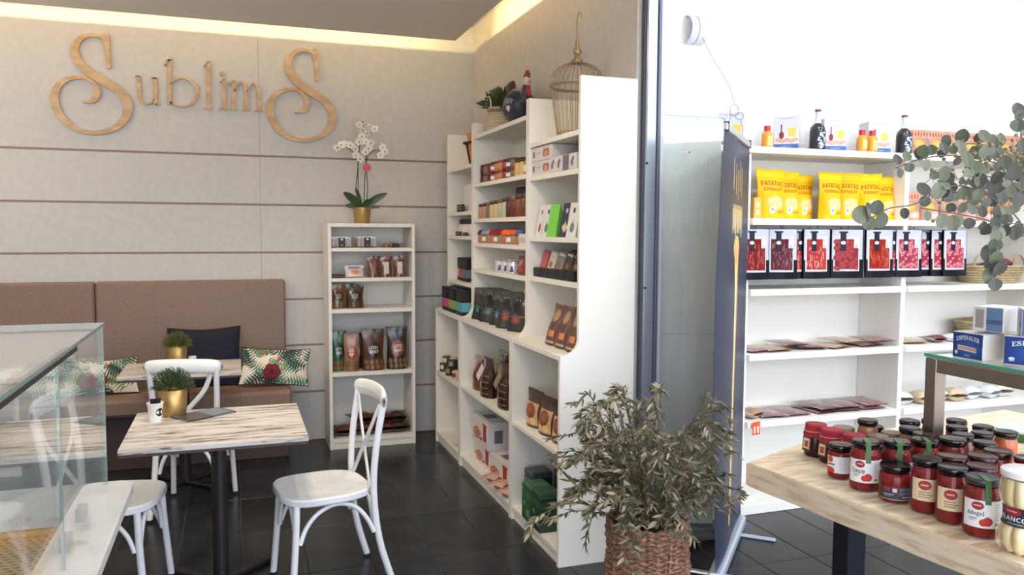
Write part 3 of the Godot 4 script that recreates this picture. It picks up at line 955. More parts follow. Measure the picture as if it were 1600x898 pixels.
func build_cafe_furniture():
	var n := FastNoiseLite.new()
	n.seed = 5
	n.frequency = 0.02
	var im := Image.create(512, 512, false, Image.FORMAT_RGBA8)
	for y in 512:
		for x in 512:
			var a := n.get_noise_2d(x * 0.2, y * 1.7)
			var b := n.get_noise_2d(x * 0.7 + 900, y * 6.0)
			var c := rgb(204, 197, 190).lerp(rgb(180, 170, 162), clampf(a * 1.4 + 0.4, 0, 1))
			c = c.lerp(rgb(216, 212, 208), clampf(b * 1.5, 0, 1))
			var dk := smoothstep(0.13, 0.34, a * 0.55 + b * 0.55)
			c = c.lerp(rgb(92, 82, 78), dk * 0.85)
			im.set_pixel(x, y, c)
	var wood := textured(ImageTexture.create_from_image(im), 0.5, Vector3(1.15, 1.15, 1.15), {"uv1_offset": Vector3(0.5, 0.5, 0.5)})
	bistro_table("whitewashed wood bistro table beside the glass case, with plant, cup and menu", Vector3(-0.083, 0, -3.787), 0.735, 0.69, wood)
	bistro_table("whitewashed wood bistro table against the wall bench, behind the first table", Vector3(-0.32, 0, -5.43), 0.7, 0.52, wood)
	var c := make_chair("white cross-back chair on the right of the near table, facing left", Vector3(0.36, 0, -3.69), -1.40)
	dup(c, Vector3(-0.525, 0, -3.83), 1.36, "white cross-back chair left of the near table, its back seen through glass")
	dup(c, Vector3(-0.235, 0, -4.985), 2.94, "white cross-back chair between the two tables, its back to the viewer")
	# plants in gold pots
	gold_pot_plant("clipped green plant in a gold pot on the near table", Vector3(-0.285, 0.75, -4.04), 0.066, 0.125, 41, rgb(58, 74, 44))
	gold_pot_plant("clipped yellow-green plant in a gold pot on the far table", Vector3(-0.36, 0.75, -5.56), 0.062, 0.12, 42, rgb(92, 92, 44))
	# paper cup with a black emblem and a dark sachet standing in it
	var cup := thing("paper_cup", "white paper cup with round black emblem on the near table", "cup", Vector3(-0.353, 0.75, -3.93))
	var b := MB.new()
	b.lathe([Vector2(0, 0.0), Vector2(0.026, 0.0), Vector2(0.035, 0.082), Vector2(0.037, 0.084), Vector2(0.036, 0.087), Vector2(0.0335, 0.084), Vector2(0.028, 0.012), Vector2(0, 0.012)], 24)
	part("cup_body", b, mat(rgb(228, 226, 222), 0.6), cup)
	var em := MB.new()
	for k in 18:
		var a0 := TAU * k / 18.0
		var a1 := TAU * (k + 1) / 18.0
		var at := func(a: float, r: float):
			var t := 0.75 + cos(a) * r / 0.032
			var y := 0.045 + sin(a) * r
			var rad := 0.026 + 0.009 * y / 0.082 + 0.0006
			return Vector3(sin(t) * rad, y, cos(t) * rad)
		var nn := Vector3(sin(0.75), 0, cos(0.75))
		em.tri(at.call(0, 0), at.call(a0, 0.019), at.call(a1, 0.019), nn, nn, nn)
	part("emblem", em, mat(rgb(30, 32, 36), 0.6), cup)
	var sp := thing("sugar_sachets", "dark sachets standing in the paper cup", "sachet", Vector3(-0.353, 0.763, -3.93))
	for k in 3:
		var q := MB.new()
		q.x = Transform3D(Basis(Vector3.UP, 0.5 * k) * Basis(Vector3.RIGHT, 0.15), Vector3(-0.006 + 0.006 * k, 0.002, 0.004 * k - 0.004))
		q.bx(Vector3(-0.014, 0.0, -0.0015), Vector3(0.014, 0.092, 0.0015), 0.0005)
		part("sachet", q, mat(rgb(26, 24, 30), 0.5), sp)
	# menu: dark spiral bound booklet lying open
	var me := thing("menu_booklet", "dark spiral-bound menu lying on the near table", "menu", Vector3(-0.15, 0.75, -3.99), 0.62)
	var cv := Canvas.new(128, 96, rgb(70, 62, 60))
	cv.rect(0.52, 0.05, 0.45, 0.9, rgb(120, 128, 134))
	cv.ell(0.25, 0.5, 0.13, 0.2, rgb(112, 104, 98))
	cv.ell(0.25, 0.5, 0.11, 0.17, rgb(70, 62, 60))
	var mm := MB.new()
	mm.box(Vector3(0, 0.004, 0), Vector3(0.25, 0.007, 0.15), 0.001)
	part("pages", mm, printed(cv, 0.35), me)
	var rings := MB.new()
	for k in 12:
		rings.x = Transform3D(Basis.IDENTITY, Vector3(-0.11 + 0.02 * k, 0.004, 0.075))
		var ring := []
		for j in 9: ring.append(Vector3(0, sin(TAU * j / 8) * 0.0045, cos(TAU * j / 8) * 0.0045))
		rings.tube(ring, 0.0008, 4)
	part("spiral_binding", rings, mat(rgb(30, 30, 32), 0.4, 0.6), me)
	# salt shaker on the far table
	var ss := thing("salt_shaker", "small white-lidded shaker beside the pot on the far table", "shaker", Vector3(-0.27, 0.75, -5.56))
	b = MB.new()
	b.lathe([Vector2(0, 0), Vector2(0.024, 0), Vector2(0.026, 0.01), Vector2(0.024, 0.036), Vector2(0, 0.036)], 16)
	part("shaker_body", b, mat(rgb(84, 52, 44), 0.4), ss)
	b = MB.new()
	b.lathe([Vector2(0.024, 0.036), Vector2(0.026, 0.04), Vector2(0.024, 0.052), Vector2(0, 0.054)], 16)
	part("shaker_lid", b, mat(rgb(225, 222, 216), 0.4), ss)

func gold_pot_plant(label: String, at: Vector3, r: float, h: float, sd: int, green: Color):
	var g := RandomNumberGenerator.new()
	g.seed = sd
	var o := thing("potted_plant", label, "potted plant", at, 0.0, "green plants in gold pots on the tables")
	var p := MB.new()
	p.lathe([Vector2(0, 0), Vector2(r * 0.86, 0), Vector2(r * 0.88, 0.003), Vector2(r, h), Vector2(r * 0.97, h + 0.002), Vector2(r * 0.94, h), Vector2(r * 0.92, h * 0.86), Vector2(0, h * 0.86)], 32)
	part("gold_pot", p, mat(rgb(184, 152, 96), 0.36, 0.8), o)
	var so := MB.new()
	so.lathe([Vector2(r * 0.92, h * 0.87), Vector2(0, h * 0.9)], 16)
	part("soil", so, mat(rgb(48, 38, 28), 0.95), o)
	var f := MB.new()
	for k in 1500:
		# sprigs grow from the pot's mouth into a low dome
		var a := g.randf() * TAU
		var e := acos(g.randf_range(0.02, 1.0))
		var d := Vector3(sin(e) * cos(a), cos(e) * 0.95, sin(e) * sin(a))
		var rad := g.randf_range(0.55, 1.08)
		var c := Vector3(0, h * 0.98, 0) + Vector3(d.x * r * 1.36, d.y * r * 1.55, d.z * r * 1.36) * rad
		var up := (d + Vector3(g.randf_range(-0.6, 0.6), g.randf_range(-0.2, 0.8), g.randf_range(-0.6, 0.6))).normalized()
		var s := up.cross(Vector3(g.randf() - 0.5, g.randf() - 0.5, g.randf() - 0.5)).normalized()
		var L := g.randf_range(0.008, 0.016)
		var W := g.randf_range(0.0018, 0.0034)
		var nn := s.cross(up).normalized()
		f.tri(c - s * W, c + s * W, c + up * L, nn, nn, nn)
		f.tri(c - s * W, c + s * W, c - up * L * 0.7, nn, nn, nn)
	part("foliage", f, mat(green, 0.7, 0.0, {"cull_mode": BaseMaterial3D.CULL_DISABLED, "backlight_enabled": true, "backlight": green.darkened(0.3)}), o, "stuff")

# ------------------------------------------------------------------ glass display case on the counter at the left
func build_display_case():
	var X := -0.351
	var Z := -2.472
	var o := thing("display_counter", "display counter with white marble top and glass box at left", "display case", Vector3(X, 0, Z))
	# counter body, marble slab with rounded corner
	var b := MB.new()
	b.bx(Vector3(-1.2, 0.0, 0.16), Vector3(-0.1, 0.868, 1.9), 0.004)
	part("counter_body", b, mat(rgb(60, 50, 46), 0.6), o)
	var poly := PackedVector2Array()
	var r := 0.035
	for k in 9:
		var a := PI / 2 * k / 8.0
		poly.append(Vector2(0.066 - r + r * sin(a), 0.035 - r + r * cos(a)))
	poly.append(Vector2(0.066, -1.95))
	poly.append(Vector2(-1.25, -1.95))
	poly.append(Vector2(-1.25, 0.035))
	var s := MB.new()
	s.x = Transform3D(Basis(Vector3.RIGHT, -PI / 2), Vector3.ZERO)
	s.extrude(poly, 0.872, 0.896)
	var s2 := PackedVector2Array()
	for q in poly: s2.append(Vector2(q.x - signf(q.x) * 0.004, q.y - 0.004 if q.y > 0 else q.y + 0.004))
	s.extrude(s2, 0.868, 0.9)
	part("marble_top", s, textured(noise_tex([rgb(190, 184, 178), rgb(224, 220, 214), rgb(232, 229, 224)], [0.1, 0.4, 0.9], 0.012, 1, 1, 256, 256, 77), 0.22, Vector3(1.6, 1.6, 1.6), {"clearcoat_enabled": true, "clearcoat": 0.4}), o)
	var glass := mat(Color(0.86, 0.95, 0.92, 0.04), 0.01, 0.0, {"transparency": BaseMaterial3D.TRANSPARENCY_ALPHA, "metallic_specular": 0.5})
	var green := mat(rgb(112, 134, 126), 0.2)
	# panes: right side in two pieces, back, and top
	for e in [[0.0, 0.6], [0.606, 1.9]]:
		var p := MB.new()
		p.bx(Vector3(-0.006, 0.9, e[0]), Vector3(0.0, 1.352, e[1]))
		part("side_pane", p, glass, o)
	var bp := MB.new()
	bp.bx(Vector3(-1.2, 0.9, 0.0), Vector3(-0.007, 1.352, 0.006))
	part("back_pane", bp, glass, o)
	var tp := MB.new()
	tp.bx(Vector3(-1.2, 1.353, -0.004), Vector3(0.004, 1.361, 1.9))
	part("top_pane", tp, glass, o)
	# ground green edges of the panes
	var ed := MB.new()
	ed.bx(Vector3(0.0043, 1.353, -0.004), Vector3(0.0055, 1.361, 1.9))
	part("top_edge", ed, green, o)
	ed = MB.new()
	ed.bx(Vector3(-1.2, 1.353, -0.0056), Vector3(0.004, 1.361, -0.0043))
	part("top_edge", ed, green, o)
	ed = MB.new()
	ed.bx(Vector3(-0.006, 0.9, 0.6005), Vector3(0.0003, 1.352, 0.6055))
	part("joint_edge", ed, green, o)
	ed = MB.new()
	ed.bx(Vector3(-0.0065, 0.9, -0.0015), Vector3(0.0005, 1.352, -0.0003))
	part("corner_edge", ed, green, o)
	var rail := MB.new()
	rail.bx(Vector3(-0.02, 1.342, 0.42), Vector3(0.0065, 1.3525, 1.88), 0.001)
	part("dark_rail", rail, mat(rgb(40, 38, 40), 0.4, 0.4), o)
	for z in [0.26, 0.46]:
		var cl := MB.new()
		cl.bx(Vector3(-0.03, 0.9, z), Vector3(-0.008, 0.935, z + 0.05), 0.002)
		part("pane_clip", cl, mat(rgb(70, 76, 84), 0.4, 0.4), o)
	# gold perforated tray with some pastries, standing in the case
	var t := thing("serving_tray", "gold perforated tray inside the glass case", "tray", Vector3(X - 0.33, 0.901, Z + 0.55))
	var tb := MB.new()
	tb.bx(Vector3(-0.28, 0.0, -0.16), Vector3(0.28, 0.006, 0.3), 0.002)
	var cv := Canvas.new(256, 256, rgb(206, 164, 84))
	for i in 26:
		for j in 26: cv.ell((i + 0.5 + 0.5 * (j % 2)) / 26.5, (j + 0.5) / 26.0, 0.011, 0.011, rgb(104, 72, 30))
	part("perforated_plate", tb, printed(cv, 0.3, {"metallic": 0.75}), t)
	for k in 4:
		var rm := MB.new()
		if k < 2: rm.bx(Vector3(-0.285, 0.0, [-0.168, 0.3][k]), Vector3(0.285, 0.022, [-0.16, 0.308][k]), 0.002)
		else: rm.bx(Vector3([-0.288, 0.28][k - 2], 0.0, -0.168), Vector3([-0.28, 0.288][k - 2], 0.022, 0.308), 0.002)
		part("rim", rm, mat(rgb(206, 164, 84), 0.3, 0.8), t)
	for k in 3:
		var pa := thing("pastry", "golden baked roll on the gold tray, %s from the front" % NTH[k], "pastry", Vector3(X - 0.44 + 0.012 * k, 0.909, Z + 0.78 - 0.14 * k), 0.3 + 0.2 * k, "baked rolls on the gold tray")
		var m := MB.new()
		m.sheet(14, 10, func(a, b):
			var aa: float = a * TAU
			var rr := sin(PI * b)
			return Vector3(cos(aa) * rr * 0.032, maxf(0.02 + sin(aa) * rr * 0.024, 0.0), (b - 0.5) * 0.13), -1.0)
		part("crust", m, textured(noise_tex([rgb(150, 90, 40), rgb(206, 150, 84)], [0.2, 0.8], 0.05, 1, 1, 64, 64, 12), 0.6, Vector3(8, 8, 8)), pa)

# ------------------------------------------------------------------ things standing in the shop: glass pane, grey panel, banner, sconce
func build_shop_floor_things():
	var glass := mat(Color(0.86, 0.96, 0.93, 0.1), 0.01, 0.0, {"transparency": BaseMaterial3D.TRANSPARENCY_ALPHA})
	var green := mat(rgb(128, 168, 158), 0.12)
	var o := thing("glass_partition", "tall clear glass panel with green edge beside the metal post", "glass panel", Vector3(2.03, 0, -3.56))
	var p := MB.new()
	p.bx(Vector3(0.0, 0.06, -0.005), Vector3(0.352, 2.2, 0.005))
	part("pane", p, glass, o)
	var e := MB.new()
	e.bx(Vector3(0.0, 2.2005, -0.005), Vector3(0.352, 2.203, 0.005))
	e.bx(Vector3(-0.0025, 0.06, -0.005), Vector3(-0.0005, 2.203, 0.005))
	e.bx(Vector3(0.3525, 0.06, -0.005), Vector3(0.3545, 2.203, 0.005))
	part("green_edge", e, green, o)
	var sh := MB.new()
	sh.bx(Vector3(-0.003, 0.0, -0.02), Vector3(0.355, 0.06, 0.02), 0.004)
	part("base_shoe", sh, mat(rgb(150, 152, 155), 0.35, 0.7), o)
	# faint reflected lettering, modelled as pale strips on the pane
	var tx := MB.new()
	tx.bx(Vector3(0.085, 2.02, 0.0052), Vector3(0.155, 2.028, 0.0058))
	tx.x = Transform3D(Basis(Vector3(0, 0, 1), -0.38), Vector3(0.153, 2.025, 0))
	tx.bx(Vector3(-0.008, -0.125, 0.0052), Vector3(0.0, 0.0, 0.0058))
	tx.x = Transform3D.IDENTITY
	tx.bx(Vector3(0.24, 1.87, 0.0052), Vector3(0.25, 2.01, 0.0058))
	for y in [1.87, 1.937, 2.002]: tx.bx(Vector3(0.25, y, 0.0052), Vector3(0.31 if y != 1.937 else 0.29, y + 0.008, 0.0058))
	part("reflected_lettering", tx, mat(rgb(216, 216, 208), 0.7), o)
	# grey panel behind it, hinged at the right
	var g := thing("frosted_partition", "frosted grey two-piece partition panel behind the clear glass panel", "partition", Vector3(2.385, 0, -3.585))
	g.rotation.y = -0.42
	var gm := textured(noise_tex([rgb(228, 230, 228), rgb(236, 238, 235)], [0.3, 0.7], 0.01, 1, 1, 128, 128, 61), 0.45, Vector3(1, 1, 1), {"metallic_specular": 0.4})
	for y in [[0.07, 1.085], [1.089, 2.196]]:
		var q := MB.new()
		q.bx(Vector3(-0.33, y[0], -0.02), Vector3(0.0, y[1], 0.0), 0.002)
		part("panel", q, gm, g)
	var ft := MB.new()
	ft.bx(Vector3(-0.33, 0.0, -0.018), Vector3(-0.002, 0.07, -0.002), 0.002)
	part("skirting", ft, mat(rgb(60, 60, 62), 0.6), g)
	# roll-up banner, nearly edge on
	var A := Vector3(2.05, 0, -3.035)
	var B := Vector3(2.62, 0, -3.656)
	var d := (B - A).normalized()
	var bn := thing("rollup_banner", "slate blue roll-up banner with gold lettering standing by the glass panel", "banner", A, atan2(-d.z, d.x))
	var L := A.distance_to(B)
	var cv := Canvas.new(192, 512, rgb(50, 58, 76))
	for k in 5:
		var xx := 0.3 + 0.1 * k
		cv.rect(xx, 0.05 + 0.012 * (k % 3), 0.016, 0.075, rgb(226, 200, 140))
	cv.rect(0.28, 0.16, 0.5, 0.07, rgb(132, 112, 84))
	for k in 9: cv.rect(0.31 + 0.05 * k, 0.168 - 0.008 * (k % 2), 0.022, 0.05 + 0.01 * (k % 3), rgb(234, 214, 160))
	cv.ell(0.5, 0.262, 0.14, 0.03, rgb(236, 196, 120), rgb(220, 170, 90))
	cv.poly([Vector2(0.4, 0.26), Vector2(0.62, 0.26), Vector2(0.58, 0.45), Vector2(0.53, 0.62), Vector2(0.48, 0.95), Vector2(0.4, 0.95), Vector2(0.44, 0.6), Vector2(0.47, 0.4)], rgb(226, 178, 104))
	cv.poly([Vector2(0.46, 0.3), Vector2(0.54, 0.3), Vector2(0.52, 0.5), Vector2(0.46, 0.9), Vector2(0.45, 0.6)], rgb(246, 222, 168))
	var sheet := MB.new()
	var bow := func(a: float, b: float):
		return Vector3(a * L, 0.07 + b * 2.0, -0.008 - 0.03 * pow(1.0 - a, 6.0) * sin(PI * b * 0.95) + 0.006 * sin(a * 6.0))
	sheet.sheet(24, 12, bow, 1.0)
	sheet.sheet(24, 12, func(a, b): return bow.call(a, b) - Vector3(0, 0, 0.0012), -1.0)
	part("printed_sheet", sheet, printed(cv, 0.4, {"metallic_specular": 0.3}), bn)
	var tb := MB.new()
	tb.bx(Vector3(-0.004, 2.068, -0.018), Vector3(L + 0.004, 2.1, 0.0), 0.004)
	part("top_bar", tb, mat(rgb(190, 195, 204), 0.35, 0.5), bn)
	for x in [0.02, L - 0.05]:
		var c := MB.new()
		c.bx(Vector3(x, 2.066, -0.02), Vector3(x + 0.014, 2.108, 0.002), 0.002)
		part("clamp", c, mat(rgb(34, 34, 38), 0.5), bn)
	var pole := MB.new()
	pole.tube([Vector3(L * 0.5, 0.05, -0.04), Vector3(L * 0.5, 2.08, -0.026)], 0.007, 10)
	part("support_pole", pole, mat(rgb(170, 174, 180), 0.3, 0.8), bn)
	var base := MB.new()
	base.bx(Vector3(-0.01, 0.012, -0.045), Vector3(L + 0.01, 0.07, 0.02), 0.012)
	part("base_bar", base, mat(rgb(196, 204, 220), 0.35, 0.45), bn)
	for x in [0.14, L - 0.14]:
		var f := MB.new()
		f.bx(Vector3(x - 0.018, 0.0, -0.19), Vector3(x + 0.018, 0.013, 0.19), 0.006)
		part("foot", f, mat(rgb(190, 198, 214), 0.35, 0.45), bn)
	# half-round wall sconce with a wire ornament hanging from it
	var sc := thing("wall_sconce", "white half-cylinder wall sconce high on the shop's back wall", "wall lamp", Vector3(2.568, 2.73, RW))
	var m := MB.new()
	m.x = Transform3D(Basis(Vector3(0, 0, 1), PI / 2), Vector3(0, 0.07, 0))
	m.lathe([Vector2(0.078, -0.055), Vector2(0.082, -0.057), Vector2(0.082, 0.057), Vector2(0.078, 0.055), Vector2(0.078, -0.055)], 24, -PI / 2, PI / 2, 1.1)
	part("shade", m, mat(rgb(214, 214, 220), 0.7), sc)
	var pl := MB.new()
	pl.bx(Vector3(-0.04, 0.03, 0.0), Vector3(0.04, 0.11, 0.012), 0.003)
	part("wall_plate", pl, mat(rgb(210, 212, 218), 0.6), sc)
	var bd := MB.new()
	bd.x = Transform3D(Basis(Vector3(0, 0, 1), PI / 2), Vector3(0, 0.07, 0))
	bd.lathe([Vector2(0.0824, 0.004), Vector2(0.0834, 0.005), Vector2(0.0834, 0.009), Vector2(0.0824, 0.01)], 24, -PI / 2, PI / 2, 1.1)
	part("band", bd, mat(rgb(150, 154, 166), 0.5), sc)
	var wo := thing("wire_ornament", "bent wire ornament hanging on a cord from the sconce above the banner", "ornament", Vector3(2.55, 2.12, -3.72))
	var cord := MB.new()
	cord.tube(smooth_path([Vector3(0.02, 0.62, -0.36), Vector3(0.0, 0.45, -0.2), Vector3(0.0, 0.3, -0.06), Vector3(0.0, 0.19, 0.0)], 4), 0.002, 5)
	part("cord", cord, mat(rgb(140, 144, 152), 0.6), wo)
	var wi := MB.new()
	var sil := mat(rgb(140, 146, 156), 0.4, 0.4)
	var loop := []
	for k in 25: loop.append(Vector3(cos(TAU * k / 24) * 0.028, 0.155 + sin(TAU * k / 24) * 0.03, 0))
	wi.tube(loop, 0.0024, 5)
	loop = []
	for k in 21: loop.append(Vector3(0.03 + cos(TAU * k / 20) * 0.026, 0.125 + sin(TAU * k / 20) * 0.018, 0.004))
	wi.tube(loop, 0.0024, 5)
	wi.tube(smooth_path([Vector3(-0.02, 0.13, 0), Vector3(-0.03, 0.07, 0), Vector3(-0.018, 0.02, 0.0), Vector3(0.02, 0.0, 0.0)], 5), 0.0024, 5)
	wi.tube(smooth_path([Vector3(0.04, 0.11, 0), Vector3(0.055, 0.06, 0), Vector3(0.05, 0.01, 0.0)], 5), 0.002, 5)
	part("bent_wire", wi, sil, wo)

# ------------------------------------------------------------------ wooden slab table with preserves
func build_shop_table():
	var wood := textured(noise_tex([rgb(190, 166, 138), rgb(216, 195, 168), rgb(224, 206, 182)], [0.05, 0.4, 0.9], 0.02, 0.5, 4.0, 512, 512, 15), 0.6, Vector3(1.1, 1.1, 1.1))
	var o := thing("slab_table", "thick pale wooden slab table covered with jars at right", "table", Vector3.ZERO)
	var poly := PackedVector2Array()
	var corners := [Vector2(1.467, 2.034), Vector2(1.774, 2.168), Vector2(2.9, 2.34), Vector2(2.98, 0.86), Vector2(1.602, 0.86)]
	for k in 5:
		var a: Vector2 = corners[k]
		var b: Vector2 = corners[(k + 1) % 5]
		for j in 12:
			var t := j / 12.0
			var nn := (b - a).orthogonal().normalized()
			poly.append(a.lerp(b, t) + nn * (0.0035 * sin(j * 2.3 + k) * sin(PI * t)))
	var top := MB.new()
	top.x = Transform3D(Basis(Vector3.RIGHT, -PI / 2), Vector3.ZERO)
	var inner := PackedVector2Array()
	for q in poly: inner.append(Vector2(2.2, 1.5) + (q - Vector2(2.2, 1.5)) * 0.994)
	top.extrude(poly, TABLE - 0.068, TABLE - 0.004)
	top.extrude(inner, TABLE - 0.072, TABLE)
	part("slab", top, wood, o)
	for p in [Vector2(1.72, -1.38), Vector2(2.75, -1.1), Vector2(2.7, -2.1), Vector2(1.82, -1.98)]:
		var l := MB.new()
		l.bx(Vector3(p.x - 0.035, 0, p.y - 0.035), Vector3(p.x + 0.035, TABLE - 0.072, p.y + 0.035), 0.003)
		part("leg", l, mat(rgb(34, 38, 48), 0.4, 0.4), o)
	# steel riser with a glass shelf
	var steel := mat(rgb(142, 132, 124), 0.32, 0.85)
	var r := thing("riser_frame", "brushed steel tube riser standing among the jars", "riser", Vector3(1.94, TABLE, -1.79))
	for q in [Vector2(0, 0), Vector2(0, 0.75), Vector2(0.5, 0), Vector2(0.5, 0.75)]:
		var l := MB.new()
		l.bx(Vector3(q.x - 0.02, 0, q.y - 0.02), Vector3(q.x + 0.02, 0.337, q.y + 0.02), 0.002)
		part("post", l, steel, r)
	for x in [0.0, 0.5]:
		var b := MB.new()
		b.bx(Vector3(x - 0.02, 0.297, 0.0205), Vector3(x + 0.02, 0.337, 0.7295), 0.002)
		part("rail", b, steel, r)
	for z in [0.0, 0.75]:
		var b := MB.new()
		b.bx(Vector3(0.0205, 0.297, z - 0.02), Vector3(0.4795, 0.337, z + 0.02), 0.002)
		part("rail", b, steel, r)
	var gs := thing("glass_shelf", "green-edged glass shelf on the steel riser", "glass shelf", Vector3(1.94, TABLE + 0.338, -1.79))
	var p := MB.new()
	p.bx(Vector3(-0.012, 0.0, -0.03), Vector3(0.53, 0.009, 0.78), 0.001)
	part("pane", p, mat(Color(0.8, 0.95, 0.9, 0.14), 0.02, 0.0, {"transparency": BaseMaterial3D.TRANSPARENCY_ALPHA}), gs)
	var e := MB.new()
	e.bx(Vector3(-0.0132, 0.0, -0.03), Vector3(-0.0122, 0.009, 0.78))
	e.bx(Vector3(-0.0132, 0.0, -0.0312), Vector3(0.53, 0.009, -0.0302))
	part("green_edge", e, mat(rgb(70, 150, 130), 0.15), gs)
	# navy cartons
	var y := TABLE + 0.3475
	var word := "ESPINALER"
	var navy := func(kind: int):
		var c := Canvas.new(200, 140, rgb(26, 56, 124))
		c.ell(0.55, 0.6, 0.5, 0.5, rgb(38, 92, 168), rgb(26, 56, 124))
		c.text(word, 0.5, 0.27, 0.78, 0.17, rgb(240, 240, 236), true, 0.09)
		if kind == 0:
			for k in 3: c.poly([Vector2(0.16, 0.5 + 0.07 * k), Vector2(0.8, 0.56 + 0.07 * k), Vector2(0.8, 0.61 + 0.07 * k), Vector2(0.16, 0.56 + 0.07 * k)], [rgb(226, 190, 160), rgb(212, 166, 136), rgb(232, 200, 172)][k])
		else:
			for q in [[0.45, 0.52], [0.62, 0.5], [0.42, 0.68], [0.58, 0.68], [0.72, 0.66]]: c.ell(q[0], q[1], 0.1, 0.12, rgb(236, 224, 200), rgb(196, 164, 122))
		c.rect(0.4, 0.86, 0.2, 0.08, rgb(70, 150, 190))
		c.ell(0.12, 0.8, 0.05, 0.06, rgb(220, 220, 220))
		c.rect(0.08, 0.87, 0.09, 0.03, rgb(220, 220, 220))
		return printed(c, 0.35)
	var wb := mat(rgb(212, 208, 204), 0.5)
	var sc := Canvas.new(96, 96, rgb(206, 204, 204))
	sc.rect(0.08, 0.1, 0.3, 0.8, rgb(150, 140, 136))
	sc.rect(0.45, 0.0, 0.55, 1.0, rgb(96, 122, 158))
	sc.rect(0.45, 0.5, 0.55, 0.2, rgb(70, 92, 128))
	var c1 = navy.call(0)
	var c2 = navy.call(1)
	carton("tin_carton", "navy seafood carton with pale razor clams, at the glass shelf's left end", "carton", "navy seafood cartons", Vector3(1.992, y, -1.697), WEST, Vector3(0.1, 0.074, 0.078), c1, wb)
	carton("tin_carton", "navy seafood carton with scallops, lower of the pair at right", "carton", "navy seafood cartons", Vector3(2.045, y, -1.55), WEST + 0.45, Vector3(0.155, 0.078, 0.09), c2, wb)
	carton("tin_carton", "navy seafood carton on top of the others, turned to the viewer", "carton", "navy seafood cartons", Vector3(2.05, y + 0.079, -1.545), -0.75, Vector3(0.12, 0.075, 0.07), c2, printed(sc, 0.4))
	carton("tin_carton", "grey sided seafood carton on top of the others, showing its end", "carton", "navy seafood cartons", Vector3(2.03, y + 0.0795, -1.67), WEST + 0.2, Vector3(0.085, 0.07, 0.1), printed(sc, 0.4), wb)

func preserve_jar(label: String, group: String, at: Vector3, turn: float, r: float, h: float, cont: Material, lid: Material, paper: Material, lab := [0.22, 0.6, 1.25], seal := false, neck := 0.86) -> Node3D:
	var o := thing("preserve_jar", label, "jar", at, turn, group)
	var lh := 0.016
	var prof := [Vector2(0, 0.001), Vector2(r * 0.9, 0.001), Vector2(r, 0.008), Vector2(r, h * 0.68), Vector2(r * 0.96, h * 0.75), Vector2(r * neck, h - lh - 0.004)]
	var inner := []
	for q in prof: inner.append(Vector2(maxf(q.x - 0.0018, 0.0), q.y + (0.003 if q.y < 0.01 else 0.0)))
	inner.append(Vector2(0, h - lh - 0.006))
	var c := MB.new()
	c.lathe(inner, 24)
	part("contents", c, cont, o)
	var g := MB.new()
	g.lathe(prof, 24)
	part("glass", g, mat(Color(0.96, 1.0, 0.98, 0.015), 0.02, 0.0, {"metallic_specular": 0.35, "transparency": BaseMaterial3D.TRANSPARENCY_ALPHA}), o)
	var l := MB.new()
	l.lathe([Vector2(r * neck + 0.001, h - lh), Vector2(r * neck + 0.003, h - lh + 0.002), Vector2(r * neck + 0.003, h - 0.003), Vector2(r * neck + 0.0005, h), Vector2(r * neck - 0.004, h - 0.0012), Vector2(0, h - 0.0012)], 26)
	part("lid", l, lid, o)
	if paper:
		var p := MB.new()
		p.lathe([Vector2(r + 0.0008, h * lab[0]), Vector2(r + 0.0008, h * lab[1])], 18, -lab[2], lab[2])
		part("label", p, paper, o)
	if seal:
		var s := MB.new()
		s.bx(Vector3(-0.0065, h - 0.001, -0.012), Vector3(0.0065, h + 0.0006, r * neck + 0.004))
		s.bx(Vector3(-0.0065, h - 0.03, r * neck + 0.0035), Vector3(0.0065, h + 0.0004, r * neck + 0.0048))
		s.x = Transform3D(Basis(Vector3.RIGHT, -0.12), Vector3(0, 0, 0.0))
		var t := MB.new()
		t.lathe([Vector2(r + 0.0014, h * 0.6), Vector2(r * 0.965 + 0.0016, h * 0.75), Vector2(r * neck + 0.0055, h - lh)], 2, -0.16, 0.16)
		s.x = Transform3D.IDENTITY
		s.v.append_array(t.v); s.n.append_array(t.n); s.u.append_array(t.u)
		part("seal_strip", s, mat(rgb(66, 108, 54), 0.55), o)
	return o

